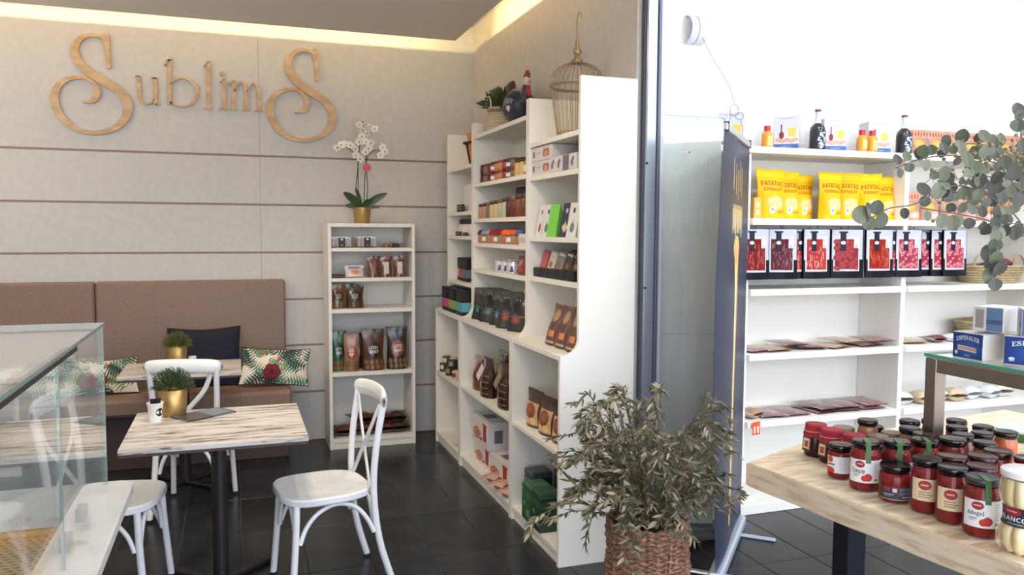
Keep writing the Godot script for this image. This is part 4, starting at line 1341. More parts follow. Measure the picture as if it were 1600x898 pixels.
func jar_prints() -> Dictionary:
	var d := {}
	for kind in ["Tomate", "Adsgel"]:
		var c := Canvas.new(256, 128, rgb(226, 224, 222))
		c.ell(0.3, 0.2, 0.12, 0.15, rgb(150, 44, 44))
		c.rect(0.22, 0.17, 0.16, 0.05, rgb(214, 170, 160))
		c.text(kind, 0.26, 0.5, 0.34, 0.2, rgb(40, 40, 44), true)
		c.rect(0.14, 0.66, 0.16, 0.04, rgb(110, 110, 110))
		c.rect(0.14, 0.74, 0.12, 0.03, rgb(130, 130, 130))
		c.ell(0.5, 0.76, 0.1, 0.16, rgb(206, 52, 40), rgb(166, 30, 26))
		c.ell(0.42, 0.8, 0.08, 0.13, rgb(206, 52, 40), rgb(166, 30, 26))
		c.rect(0.48, 0.58, 0.04, 0.05, rgb(70, 120, 50))
		for k in 7: c.rect(0.64, 0.14 + 0.09 * k, 0.26, 0.03, rgb(176, 176, 176))
		c.rect(0.66, 0.82, 0.09, 0.1, rgb(104, 120, 90))
		c.rect(0.84, 0.82, 0.08, 0.1, rgb(110, 110, 110))
		d[kind] = printed(c, 0.6)
	var b := Canvas.new(256, 128, rgb(216, 196, 158))
	b.ell(0.36, 0.28, 0.17, 0.22, rgb(160, 48, 48))
	b.rect(0.26, 0.25, 0.2, 0.07, rgb(222, 180, 166))
	for k in 3: b.rect(0.2, 0.58 + 0.11 * k, 0.3 + 0.06 * (k % 2), 0.05, rgb(150, 116, 90))
	for k in 8: b.rect(0.66, 0.12 + 0.09 * k, 0.26, 0.03, rgb(186, 164, 126))
	d["beige"] = printed(b, 0.6)
	var k2 := Canvas.new(256, 128, rgb(44, 46, 58))
	k2.rect(0.52, 0.1, 0.4, 0.2, rgb(96, 104, 124))
	k2.rect(0.52, 0.36, 0.4, 0.28, rgb(84, 96, 116))
	k2.rect(0.6, 0.74, 0.32, 0.08, rgb(170, 176, 186))
	k2.rect(0.34, 0.12, 0.12, 0.3, rgb(222, 170, 170))
	k2.rect(0.1, 0.56, 0.28, 0.08, rgb(150, 156, 164))
	k2.rect(0.1, 0.7, 0.2, 0.06, rgb(120, 126, 136))
	k2.ell(0.18, 0.22, 0.1, 0.16, rgb(150, 44, 44))
	k2.rect(0.0, 0.94, 1.0, 0.06, rgb(190, 160, 120))
	d["dark"] = printed(k2, 0.5)
	var s := Canvas.new(256, 128, rgb(222, 222, 226))
	s.ell(0.12, 0.2, 0.1, 0.2, rgb(190, 70, 50))
	s.rect(0.04, 0.46, 0.24, 0.1, rgb(80, 80, 84))
	s.ell(0.12, 0.86, 0.16, 0.2, rgb(206, 48, 42))
	for j in 8: s.rect(0.4, 0.12 + 0.1 * j, 0.36, 0.035, rgb(186, 186, 190))
	s.rect(0.82, 0.1, 0.12, 0.8, rgb(190, 190, 194))
	d["short"] = printed(s, 0.6)
	return d

func stock_table():
	var pr := jar_prints()
	var red := textured(noise_tex([rgb(84, 4, 5), rgb(120, 8, 7), rgb(160, 24, 12)], [0.15, 0.55, 0.95], 0.06, 1, 1, 128, 128, 51), 0.4, Vector3(9, 9, 9), {"metallic_specular": 0.2})
	var dark := mat(rgb(58, 6, 10), 0.3)
	var tan := mat(rgb(150, 96, 52), 0.4)
	var lidb := mat(rgb(16, 14, 18), 0.14, 0.0)
	var lidg := mat(rgb(60, 62, 64), 0.3, 0.2)
	var lidr := mat(rgb(50, 12, 22), 0.2, 0.0)
	var T := -0.55
	var grp := "preserve jars on the slab table"
	# along the table's front edge, from the far corner
	preserve_jar("short jar with white label and black lid, near the cloth-capped jars", grp, Vector3(1.634, TABLE, -1.824), T, 0.035, 0.098, red, lidb, pr["short"], [0.2, 0.68, 1.3])
	preserve_jar("tomato jar with white tomato label and green seal, beside the short jar", grp, Vector3(1.624, TABLE, -1.718), T, 0.0405, 0.136, red, lidb, pr["Tomate"], [0.2, 0.66, 1.3], true, 0.82)
	preserve_jar("short dark jar with black label and pink price tag", grp, Vector3(1.629, TABLE, -1.617), T, 0.041, 0.098, red, lidb, pr["dark"], [0.12, 0.48, 1.1])
	preserve_jar("first red jar with narrow beige label, next to the black labelled jar", grp, Vector3(1.639, TABLE, -1.527), T, 0.0365, 0.138, red, lidb, pr["beige"], [0.26, 0.66, 1.2])
	preserve_jar("red jar with beige label and a clove of garlic at its foot", grp, Vector3(1.639, TABLE, -1.451), T, 0.0365, 0.138, red, lidb, pr["beige"], [0.26, 0.66, 1.2])
	preserve_jar("red jar with white tomato label and green seal, next to the asparagus", grp, Vector3(1.636, TABLE, -1.365), T, 0.041, 0.138, red, lidg, pr["Adsgel"], [0.2, 0.66, 1.3], true, 0.82)
	preserve_jar("red jar with green seal behind the white tomato label jar", grp, Vector3(1.703, TABLE, -1.689), T, 0.0395, 0.136, red, lidb, pr["Tomate"], [0.2, 0.6, 1.3], true, 0.82)
	preserve_jar("red jar with green seal in the second row, centre of the table", grp, Vector3(1.792, TABLE, -1.679), T, 0.0395, 0.136, red, lidb, pr["Adsgel"], [0.2, 0.6, 1.3], true, 0.82)
	var tl := [Vector3(1.872, 0, -1.661), Vector3(1.725, 0, -1.529), Vector3(1.8, 0, -1.505), Vector3(1.718, 0, -1.438), Vector3(1.883, 0, -1.529), Vector3(1.894, 0, -1.45)]
	var wt := ["red jar with wide dark lid, right of the steel post's foot", "red jar with reddish lid behind the first beige label jar", "red jar with reddish lid in the third row, left of the plum lids", "red jar with dark lid behind the jar with the garlic clove", "red jar with plum lid in front of the beige jars under the glass shelf", "red jar with plum lid behind the white asparagus lid"]
	for k in 6:
		preserve_jar(wt[k], grp, Vector3(tl[k].x, TABLE, tl[k].z), T, 0.037, 0.136, red, lidr if k > 0 else lidb, null)
	# back rows
	var pts := [Vector2(1.786, -1.983), Vector2(1.887, -1.968), Vector2(1.809, -1.866), Vector2(1.878, -1.883)]
	var wp := ["dark red jar with beige topped lid behind the first cloth cap", "dark red jar with beige topped lid, farthest of the low jars", "dark red jar with beige topped lid behind the third cloth cap", "dark red jar with beige topped lid left of the steel post"]
	for k in 4: preserve_jar(wp[k], "low jars with beige topped lids", Vector3(pts[k].x, TABLE, pts[k].y), T, 0.0335, 0.098, dark, mat(rgb(124, 108, 92), 0.4, 0.1) if k != 1 else lidb, null)
	pts = [Vector2(1.83, -1.931), Vector2(1.877, -1.815), Vector2(1.948, -1.885), Vector2(1.945, -1.622), Vector2(1.858, -1.747)]
	wp = ["tan jar with dark lid and white tag among the back jars", "tan jar with dark lid just left of the steel post", "tan jar with dark lid behind the steel post", "tan jar with dark lid right of the steel post, third from the back", "tan jar with dark lid in front of the steel post"]
	for k in 5: preserve_jar(wp[k], "tan spread jars", Vector3(pts[k].x, TABLE, pts[k].y), T, 0.031, 0.13, tan, lidb, pr["beige"], [0.2, 0.6, 1.1])
	pts = [Vector2(2.017, -1.868), Vector2(2.091, -1.844), Vector2(2.021, -1.781), Vector2(1.961, -1.706), Vector2(2.101, -1.76), Vector2(2.03, -1.703)]
	wp = ["small brown jar at the back, partly behind the steel post", "small brown jar at the back right of the steel post", "small brown jar in the second row right of the steel post", "brown jar close against the right of the steel post", "amber brown jar beneath the razor clam carton", "brown jar in the middle of the group under the glass shelf"]
	for k in 6: preserve_jar(wp[k], "small brown jars under the glass shelf", Vector3(pts[k].x, TABLE, pts[k].y), T, 0.0305, 0.13, mat(rgb(140, 72, 36), 0.35), lidb, pr["beige"], [0.2, 0.6, 1.1])
	preserve_jar("orange marmalade jar at the right end under the glass shelf", grp, Vector3(2.107, TABLE, -1.69), T, 0.033, 0.13, mat(rgb(196, 92, 34), 0.3), lidb, null)
	# cloth-capped jars
	var cloth := mat(rgb(150, 30, 48), 0.85, 0.0, {"rim_enabled": true, "rim": 0.3})
	var cc := [Vector2(1.722, -2.032), Vector2(1.718, -1.957), Vector2(1.738, -1.885)]
	var cl := ["jam jar under a red cloth cap tied with string, at the table's far corner", "jam jar under a red cloth cap with a framed picture tag", "jam jar under a red cloth cap behind the green seal jar"]
	for k in 3:
		var o := thing("cloth_capped_jar", cl[k], "jar", Vector3(cc[k].x, TABLE, cc[k].y), -0.6, "jam jars with red cloth caps")
		var b := MB.new()
		b.lathe([Vector2(0, 0), Vector2(0.03, 0), Vector2(0.034, 0.006), Vector2(0.034, 0.07), Vector2(0.029, 0.08), Vector2(0, 0.08)], 20)
		part("jar_body", b, dark, o)
		var m := MB.new()
		m.sheet(40, 8, func(a, q):
			var t: float = a * TAU
			if q < 0.4: return Vector3(sin(t) * 0.034 * q / 0.4, 0.1 + 0.003 * (1.0 - q), cos(t) * 0.034 * q / 0.4)
			var f: float = (q - 0.4) / 0.6
			var rr := 0.034 - 0.002 * sin(PI * minf(f * 2.0, 1.0)) + 0.006 * maxf(f - 0.5, 0.0) * (1.0 + 0.8 * sin(t * 9.0))
			return Vector3(sin(t) * rr, 0.1 - 0.036 * f, cos(t) * rr), -1.0)
		part("cloth_cap", m, cloth, o)
		var st := MB.new()
		var ring := []
		for j in 21: ring.append(Vector3(sin(TAU * j / 20) * 0.0345, 0.081, cos(TAU * j / 20) * 0.0345))
		st.tube(ring, 0.0012, 5)
		part("string", st, mat(rgb(206, 180, 140), 0.8), o)
		var tg := MB.new()
		tg.x = Transform3D(Basis(Vector3.UP, -0.9) * Basis(Vector3.RIGHT, -0.08), Vector3(-0.03, 0.02, 0.026))
		tg.box(Vector3(0, 0.022, 0), Vector3(0.034, 0.045, 0.0016), 0.0004)
		var cv := Canvas.new(48, 64, rgb(60, 54, 44))
		cv.rect(0.12, 0.12, 0.76, 0.76, rgb(216, 196, 164))
		cv.rect(0.26, 0.3, 0.48, 0.44, rgb(160, 74, 46))
		part("picture_tag", tg, printed(cv, 0.6), o)
	# hourglass jar of white asparagus
	var o := thing("asparagus_jar", "hourglass jar of white asparagus with black label and white lid", "jar", Vector3(1.636, TABLE, -1.258), -1.15)
	var pf := []
	for k in 25:
		var t := k / 24.0
		var r := 0.054 - 0.0125 * smoothstep(0.24, 0.44, t) + 0.0095 * smoothstep(0.56, 0.72, t) - 0.004 * smoothstep(0.82, 1.0, t) - 0.012 * pow(1.0 - minf(t * 9.0, 1.0), 2.0)
		pf.append(Vector2(r, 0.001 + t * 0.168))
	var g := MB.new()
	g.lathe([Vector2(0, 0.001)] + pf, 30)
	part("glass", g, mat(Color(0.96, 1.0, 0.95, 0.015), 0.02, 0.0, {"transparency": BaseMaterial3D.TRANSPARENCY_ALPHA}), o)
	var spear := textured(noise_tex([rgb(206, 184, 128), rgb(232, 216, 172)], [0.2, 0.8], 0.05, 1.0, 0.3, 64, 64, 71), 0.4, Vector3(10, 10, 10))
	for k in 9:
		var a := TAU * k / 9.0
		var pp := []
		var rr := []
		for j in 9:
			var t := j / 8.0
			var q: Vector2 = pf[int(t * 24)]
			var r0 := 0.0135 if j > 0 else 0.011
			pp.append(Vector3(sin(a) * (q.x - 0.017), 0.006 + t * 0.156, cos(a) * (q.x - 0.017)))
			rr.append(r0 - 0.0015 * sin(t * PI))
		var s := MB.new()
		s.tube(pp, rr, 10)
		part("asparagus_spear", s, spear, o)
	var l := MB.new()
	l.lathe([Vector2(0.047, 0.168), Vector2(0.0505, 0.17), Vector2(0.0505, 0.181), Vector2(0.048, 0.184), Vector2(0, 0.184)], 30)
	var lw := part("lid", l, mat(rgb(228, 224, 222), 0.35), o)
	var cv := Canvas.new(256, 110, rgb(34, 38, 46))
	cv.text("BLANCOS", 0.4, 0.62, 0.6, 0.24, rgb(226, 226, 220))
	cv.ell(0.36, 0.22, 0.17, 0.24, rgb(160, 44, 50))
	cv.rect(0.26, 0.2, 0.2, 0.08, rgb(214, 160, 156))
	cv.rect(0.62, 0.2, 0.1, 0.26, rgb(224, 170, 166))
	cv.rect(0.28, 0.84, 0.3, 0.06, rgb(140, 144, 150))
	cv.rect(0.84, 0.2, 0.14, 0.5, rgb(70, 120, 150))
	var lb := MB.new()
	var band := []
	for k in range(9, 16): band.append(Vector2(pf[k].x + 0.0008, pf[k].y))
	lb.lathe(band, 24, -1.35, 1.35)
	part("label", lb, printed(cv, 0.45), o)
	# pale green tub at the back of the table
	var tub := thing("plastic_tub", "pale green lidded tub at the table's far right", "tub", Vector3(2.53, TABLE, -1.98))
	var tb := MB.new()
	tb.lathe([Vector2(0, 0), Vector2(0.062, 0), Vector2(0.07, 0.032), Vector2(0, 0.032)], 28)
	part("tub_body", tb, mat(rgb(72, 104, 60), 0.5), tub)
	tb = MB.new()
	tb.lathe([Vector2(0.072, 0.03), Vector2(0.075, 0.032), Vector2(0.075, 0.038), Vector2(0, 0.04)], 28)
	part("lid", tb, mat(rgb(190, 220, 200), 0.4), tub)

# ------------------------------------------------------------------ lettering on the wall
func ribbon(pts: Array, widths: Array, z0: float, z1: float, off: Vector2, mb: MB):
	var P := smooth_path(pts, 5)
	var Wd := smooth_path(widths, 5)
	var left := PackedVector2Array()
	var right := []
	for k in P.size():
		var d: Vector2 = (P[mini(k + 1, P.size() - 1)] - P[maxi(k - 1, 0)]).normalized()
		var nn = Vector2(-d.y, d.x) * Wd[k] * 0.5
		left.append(off + P[k] + nn)
		right.append(off + P[k] - nn)
	for k in P.size() - 1:
		var a := left[k]
		var b := left[k + 1]
		var c: Vector2 = right[k + 1]
		var e: Vector2 = right[k]
		for z in [z0, z1]:
			mb.flat(Vector3(a.x, a.y, z), Vector3(b.x, b.y, z), Vector3(c.x, c.y, z), Vector3(e.x, e.y, z), Vector3(0, 0, signf(z - (z0 + z1) / 2)))
		var m := Vector3(-(b - a).y, (b - a).x, 0).normalized()
		mb.flat(Vector3(a.x, a.y, z0), Vector3(b.x, b.y, z0), Vector3(b.x, b.y, z1), Vector3(a.x, a.y, z1), m)
		mb.flat(Vector3(e.x, e.y, z0), Vector3(c.x, c.y, z0), Vector3(c.x, c.y, z1), Vector3(e.x, e.y, z1), -m)
	for k in [0, P.size() - 1]:
		var a := left[k]
		var e: Vector2 = right[k]
		var d: Vector2 = (P[1] - P[0]) * -1.0 if k == 0 else P[-1] - P[-2]
		mb.flat(Vector3(a.x, a.y, z0), Vector3(e.x, e.y, z0), Vector3(e.x, e.y, z1), Vector3(a.x, a.y, z1), Vector3(d.x, d.y, 0).normalized())

func build_sign():
	var o := thing("wall_lettering", "large tan wooden swash lettering mounted on the grey panelled wall", "sign", Vector3(0, 0, BW))
	var m := textured(noise_tex([rgb(182, 152, 116), rgb(204, 174, 136)], [0.2, 0.8], 0.03, 0.4, 2.0, 128, 128, 81), 0.6, Vector3(2, 2, 2))
	var arc := [98, 301, 74, 326, 34, 333, -10, 330, -55, 305, -86, 259, -94, 210, -79, 157, -32, 96, 46, 44, 125, -1, 189, -54, 228, -129, 215, -208, 163, -277, 96, -315, 15, -333, -74, -323, -151, -279, -205, -207, -229, -122, -210, -40, -162, 13, -102, 37, -38, 39, 10, 12, 36, -36, 32, -85, 2, -118, -53, -127]
	var wd := [14, 20, 22, 26, 34, 44, 50, 52, 54, 58, 60, 60, 58, 54, 42, 32, 28, 32, 42, 50, 52, 44, 32, 24, 24, 28, 38, 40, 28, 8]
	var pts := []
	var ww := []
	for k in wd.size():
		pts.append(Vector2(arc[2 * k], arc[2 * k + 1]) / 1000.0)
		ww.append(wd[k] / 1000.0)
	var stem := [Vector2(0.116, 0.112), Vector2(0.112, 0.182), Vector2(0.108, 0.25), Vector2(0.102, 0.315), Vector2(0.102, 0.352)]
	var sw := [0.022, 0.024, 0.03, 0.046, 0.028]
	for off in [Vector2(-0.9146, 2.6252), Vector2(0.4985, 2.631)]:
		var s := MB.new()
		ribbon(pts, ww, 0.001, 0.026, off, s)
		ribbon(stem, sw, 0.001, 0.0262, off, s)
		part("letter", s, m, o)
	var bar := func(s: MB, a: Vector2, b: Vector2, w0: float, w1: float):
		ribbon([a, (a + b) / 2, b], [w0, (w0 + w1) / 2, w1], 0.001, 0.022, Vector2.ZERO, s)
	# u
	var s := MB.new()
	ribbon([Vector2(-0.614, 2.7), Vector2(-0.614, 2.6), Vector2(-0.606, 2.535), Vector2(-0.575, 2.508), Vector2(-0.54, 2.516), Vector2(-0.515, 2.545)], [0.026, 0.027, 0.024, 0.014, 0.01, 0.008], 0.001, 0.022, Vector2.ZERO, s)
	bar.call(s, Vector2(-0.636, 2.702), Vector2(-0.606, 2.698), 0.008, 0.014)
	bar.call(s, Vector2(-0.508, 2.695), Vector2(-0.508, 2.508), 0.027, 0.027)
	bar.call(s, Vector2(-0.532, 2.694), Vector2(-0.498, 2.692), 0.008, 0.014)
	bar.call(s, Vector2(-0.512, 2.51), Vector2(-0.478, 2.507), 0.012, 0.008)
	part("letter", s, m, o)
	# b
	s = MB.new()
	bar.call(s, Vector2(-0.41, 2.83), Vector2(-0.416, 2.512), 0.022, 0.03)
	bar.call(s, Vector2(-0.398, 2.845), Vector2(-0.448, 2.788), 0.02, 0.012)
	ribbon([Vector2(-0.41, 2.655), Vector2(-0.37, 2.695), Vector2(-0.31, 2.705), Vector2(-0.25, 2.665), Vector2(-0.232, 2.6), Vector2(-0.26, 2.535), Vector2(-0.32, 2.503), Vector2(-0.38, 2.51), Vector2(-0.412, 2.53)], [0.008, 0.012, 0.016, 0.024, 0.026, 0.018, 0.013, 0.013, 0.018], 0.001, 0.022, Vector2.ZERO, s)
	part("letter", s, m, o)
	# l
	s = MB.new()
	bar.call(s, Vector2(-0.15, 2.828), Vector2(-0.158, 2.506), 0.024, 0.032)
	bar.call(s, Vector2(-0.144, 2.84), Vector2(-0.186, 2.8), 0.018, 0.01)
	bar.call(s, Vector2(-0.194, 2.502), Vector2(-0.126, 2.502), 0.009, 0.009)
	part("letter", s, m, o)
	# i with its dot
	s = MB.new()
	bar.call(s, Vector2(-0.046, 2.712), Vector2(-0.052, 2.506), 0.022, 0.028)
	bar.call(s, Vector2(-0.042, 2.722), Vector2(-0.078, 2.692), 0.014, 0.008)
	bar.call(s, Vector2(-0.084, 2.502), Vector2(-0.018, 2.502), 0.009, 0.009)
	var dot := []
	s.x = Transform3D(Basis(Vector3.RIGHT, PI / 2), Vector3(-0.06, 2.755, 0.0))
	s.lathe([Vector2(0, 0.001), Vector2(0.017, 0.001), Vector2(0.017, 0.022), Vector2(0, 0.022)], 18)
	s.x = Transform3D.IDENTITY
	part("letter", s, m, o)
	# m
	s = MB.new()
	bar.call(s, Vector2(0.018, 2.7), Vector2(0.014, 2.506), 0.024, 0.028)
	bar.call(s, Vector2(0.024, 2.712), Vector2(-0.018, 2.682), 0.014, 0.008)
	for k in 2:
		var x0 := 0.014 + 0.088 * k
		ribbon([Vector2(x0 + 0.008, 2.63), Vector2(x0 + 0.03, 2.682), Vector2(x0 + 0.06, 2.7), Vector2(x0 + 0.084, 2.672), Vector2(x0 + 0.09, 2.6), Vector2(x0 + 0.09, 2.506)], [0.008, 0.01, 0.016, 0.024, 0.028, 0.028], 0.001, 0.022, Vector2.ZERO, s)
	for k in 3: bar.call(s, Vector2(-0.014 + 0.088 * k, 2.502), Vector2(0.046 + 0.088 * k, 2.502), 0.009, 0.009)
	part("letter", s, m, o)

# ------------------------------------------------------------------ goods in the bookcase
func muffin_print(base: Color, disc: Color, ink: Color, food: Color, words := true) -> Material:
	var c := Canvas.new(128, 200, base)
	for k in 8: c.ell(0.16 + 0.24 * (k % 4) + 0.05 * (k / 4), 0.79 + 0.12 * (k / 4), 0.12, 0.075, food.darkened(0.25), food.darkened(0.65))
	c.ell(0.52, 0.5, 0.33, 0.2, disc)
	if words:
		c.text("LETTI", 0.5, 0.45, 0.42, 0.065, ink)
		c.text("MUFF", 0.53, 0.545, 0.42, 0.07, ink)
	c.rect(0, 0.0, 1, 0.05, base.darkened(0.3))
	return printed(c, 0.3, {"clearcoat_enabled": true, "clearcoat": 0.5, "clearcoat_roughness": 0.2})

func lying_bag(label: String, group: String, at: Vector3, turn: float, w: float, h: float, t: float, m: Material, called := "biscuit_bag", cat := "bag", roll := 0.0) -> Node3D:
	var o := thing(called, label, cat, at, turn, group)
	var p := MB.new()
	p.x = Transform3D(Basis(Vector3.RIGHT, -PI / 2), Vector3(0, t * 0.5, h * 0.5))
	var q := pouch_mesh(w, h, t, int(w * 977 + at.x * 131), 0.06, false)
	p.v = p.x * q.v
	for nn in q.n: p.n.append(p.x.basis * nn)
	p.u = q.u
	part("pouch", p, m, o)
	var s := MB.new()
	s.box(Vector3(0, t * 0.5, -h * 0.48), Vector3(w * 0.96, 0.003, h * 0.04), 0.0008)
	part("seal_strip", s, m, o)
	o.rotation = Vector3(0, turn, roll)
	return o

func stock_bookcase():
	var X := 0.965
	var clear := mat(Color(0.95, 0.93, 0.9, 0.03), 0.05, 0.0, {"transparency": BaseMaterial3D.TRANSPARENCY_ALPHA})
	var crust := textured(noise_tex([rgb(126, 74, 40), rgb(178, 118, 70), rgb(204, 150, 98)], [0.1, 0.5, 0.9], 0.06, 1, 1, 128, 128, 92), 0.55, Vector3(9, 9, 9))
	var blk := mat(rgb(30, 22, 24), 0.5)
	# clear packs of cakes on the top shelf
	var cl := ["clear cake pack with black label on the bookcase's top shelf, leftmost", "clear cake pack with black label on the bookcase's top shelf, middle", "low clear pack with dark label on the bookcase's top shelf, right"]
	for k in 3:
		var h: float = [0.088, 0.092, 0.042][k]
		var o := thing("cake_pack", cl[k], "cake pack", Vector3([0.746, 0.932, 1.135][k], 1.4955, -6.03), 0.02 * (k - 1), "clear cake packs")
		for j in 4:
			var c := MB.new()
			c.sheet(12, 8, func(a, b):
				var rr: float = pow(sin(PI * b), 0.6)
				return Vector3(-0.056 + 0.037 * j + cos(a * TAU) * rr * 0.018, 0.003 + (0.5 + 0.5 * (-cos(PI * b))) * h * 0.72, sin(a * TAU) * rr * 0.06), 1.0)
			part("cake", c, crust, o)
		var b := MB.new()
		b.bx(Vector3(-0.077, 0.0005, -0.066), Vector3(0.077, h, 0.066), 0.008)
		part("clear_box", b, clear, o)
		var l := MB.new()
		l.bx(Vector3(-0.022, h * 0.04, 0.0665), Vector3(0.026, h * 0.82, 0.0675))
		l.bx(Vector3(-0.022, h + 0.0003, -0.03), Vector3(0.026, h + 0.0013, 0.06))
		part("label", l, blk, o)
		if k < 2:
			var s := MB.new()
			s.bx(Vector3(-0.006, h * 0.62, 0.0676), Vector3(0.012, h * 0.76, 0.068))
			s.bx(Vector3(-0.004, h * 0.2, 0.0676), Vector3(0.01, h * 0.24, 0.068))
			part("white_print", s, mat(rgb(214, 208, 200), 0.6), o)
	# second shelf
	var y := 1.2735
	var fp := thing("flat_pack", "flat dark pack lying on the bookcase's second shelf", "pack", Vector3(0.72, y, -6.02))
	var b0 := MB.new()
	b0.bx(Vector3(-0.05, 0, -0.06), Vector3(0.05, 0.024, 0.06), 0.006)
	part("tray", b0, mat(rgb(46, 32, 34), 0.4), fp)
	b0 = MB.new()
	b0.bx(Vector3(-0.04, 0.024, -0.05), Vector3(0.04, 0.028, 0.05), 0.002)
	part("film_lid", b0, mat(rgb(120, 104, 100), 0.2), fp)
	var cv := Canvas.new(128, 96, rgb(214, 206, 204))
	cv.ell(0.5, 0.62, 0.3, 0.22, rgb(204, 128, 104), rgb(226, 186, 170))
	cv.rect(0.2, 0.12, 0.6, 0.2, rgb(150, 140, 150))
	bag("pastry_bag", "slumped white bag with pink print on the bookcase's second shelf", "bag", "", Vector3(0.845, y, -6.0), 0.1, 0.145, 0.092, 0.06, printed(cv, 0.35), null, 3, -0.3)
	for k in 3:
		var o := bag("toast_bag", ["tall clear bag of brown toasts, left of three", "tall clear bag of brown toasts with white label, middle of three", "tall clear bag of brown toasts with white label, right of three"][k], "bag", "clear toast bags on the second shelf", Vector3([0.988, 1.08, 1.184][k], y, -6.02), 0.05 * (1 - k), 0.09, 0.158, 0.055, crust_bag(), mat(rgb(120, 84, 64), 0.3), 5 + k)
		var l := MB.new()
		l.x = Transform3D(Basis(Vector3.RIGHT, -0.09), Vector3(0.0, 0.07, 0.0265))
		l.box(Vector3(0, 0.0, 0), Vector3(0.038 if k else 0.02, 0.09, 0.0015), 0.0004)
		part("label", l, mat(rgb(204, 194, 190) if k else rgb(128, 100, 92), 0.6), o)
	# third shelf
	y = 1.0445
	bag("muffin_bag", "yellow-brown muffin bag with dark disc, left on the third shelf", "bag", "muffin bags", Vector3(0.722, y, -6.03), 0.06, 0.106, 0.182, 0.07, muffin_print(rgb(120, 82, 40), rgb(36, 24, 22), rgb(214, 206, 196), rgb(206, 160, 96)), null, 2)
	bag("muffin_bag", "dark brown muffin bag with dark disc, right on the third shelf", "bag", "muffin bags", Vector3(0.846, y, -6.03), -0.05, 0.13, 0.178, 0.07, muffin_print(rgb(72, 42, 26), rgb(30, 22, 24), rgb(196, 190, 186), rgb(150, 84, 44)), null, 4)
	# fourth shelf
	y = 0.5745
	bag("muffin_bag", "green topped muffin bag on the bookcase's fourth shelf", "bag", "muffin bags", Vector3(0.722, y, -6.03), 0.05, 0.112, 0.305, 0.07, muffin_print(rgb(44, 104, 66), rgb(26, 32, 32), rgb(190, 190, 182), rgb(196, 140, 84)), null, 1)
	bag("muffin_bag", "kraft muffin bag with red print on the bookcase's fourth shelf", "bag", "muffin bags", Vector3(0.812, y, -5.985), -0.1, 0.11, 0.285, 0.06, muffin_print(rgb(150, 112, 84), rgb(150, 52, 36), rgb(226, 190, 150), rgb(206, 150, 90)), null, 6)
	bag("muffin_bag", "large brown muffin bag with dark disc on the fourth shelf", "bag", "muffin bags", Vector3(0.975, y, -6.0), 0.02, 0.166, 0.31, 0.085, muffin_print(rgb(84, 46, 34), rgb(38, 24, 22), rgb(226, 220, 212), rgb(206, 150, 90)), null, 8)
	bag("muffin_bag", "black muffin bag with brown disc on the fourth shelf", "bag", "muffin bags", Vector3(1.157, y, -6.0), -0.06, 0.156, 0.322, 0.085, muffin_print(rgb(34, 26, 28), rgb(126, 74, 58), rgb(226, 214, 204), rgb(196, 140, 84)), null, 9)
	bag("muffin_bag", "plain dark brown bag behind the kraft and the large brown bags", "bag", "muffin bags", Vector3(0.885, y, -6.12), 0.0, 0.13, 0.27, 0.06, muffin_print(rgb(44, 26, 26), rgb(80, 40, 32), rgb(170, 120, 100), rgb(110, 60, 40), false), null, 10)
	# pile on the base board
	var br := [muffin_print(rgb(84, 40, 30), rgb(60, 28, 24), rgb(170, 120, 100), rgb(150, 88, 54), false), muffin_print(rgb(44, 26, 26), rgb(80, 40, 32), rgb(170, 120, 100), rgb(110, 60, 40), false)]
	var spots := [[0.755, 0.0, 0.2, 0], [0.92, 0.0, 0.1, 0], [1.06, 0.0, -0.1, 0], [1.175, 0.0, -0.1, 1], [0.89, 0.08, 0.9, 0], [1.04, 0.075, 0.3, 0], [1.16, 0.078, -0.3, 1]]
	var wl := ["lying brown bag at the pile's left end", "lying brown bag second from the left in the pile", "lying brown bag under the middle of the pile", "lying dark bag at the pile's right end", "lying brown bag on top of the pile, leaning upwards", "lying brown bag on top of the pile, right of the middle", "lying dark bag topmost at the right of the pile"]
	for k in 7:
		var s: Array = spots[k]
		lying_bag(wl[k] + " on the bookcase's base", "brown bags piled at the bookcase's foot", Vector3(s[0], 0.0795 + s[1], -6.09), s[2] * 0.3, 0.165, 0.23, 0.085, br[s[3]])

func crust_bag() -> Material:
	if mats.has("crust_bag"): return mats["crust_bag"]
	var c := Canvas.new(96, 160, rgb(104, 62, 44))
	var r := RandomNumberGenerator.new()
	r.seed = 3
	for k in 46:
		c.ell(r.randf(), 0.16 + 0.84 * r.randf(), 0.12, 0.05, rgb(150, 92, 62).lerp(rgb(96, 52, 38), r.randf()), rgb(92, 50, 36))
	for k in 8: c.line(Vector2(r.randf(), 0.0), Vector2(r.randf(), 0.2), 0.02, rgb(170, 132, 108))
	mats["crust_bag"] = printed(c, 0.22, {"clearcoat_enabled": true, "clearcoat": 0.7, "clearcoat_roughness": 0.12})
	return mats["crust_bag"]

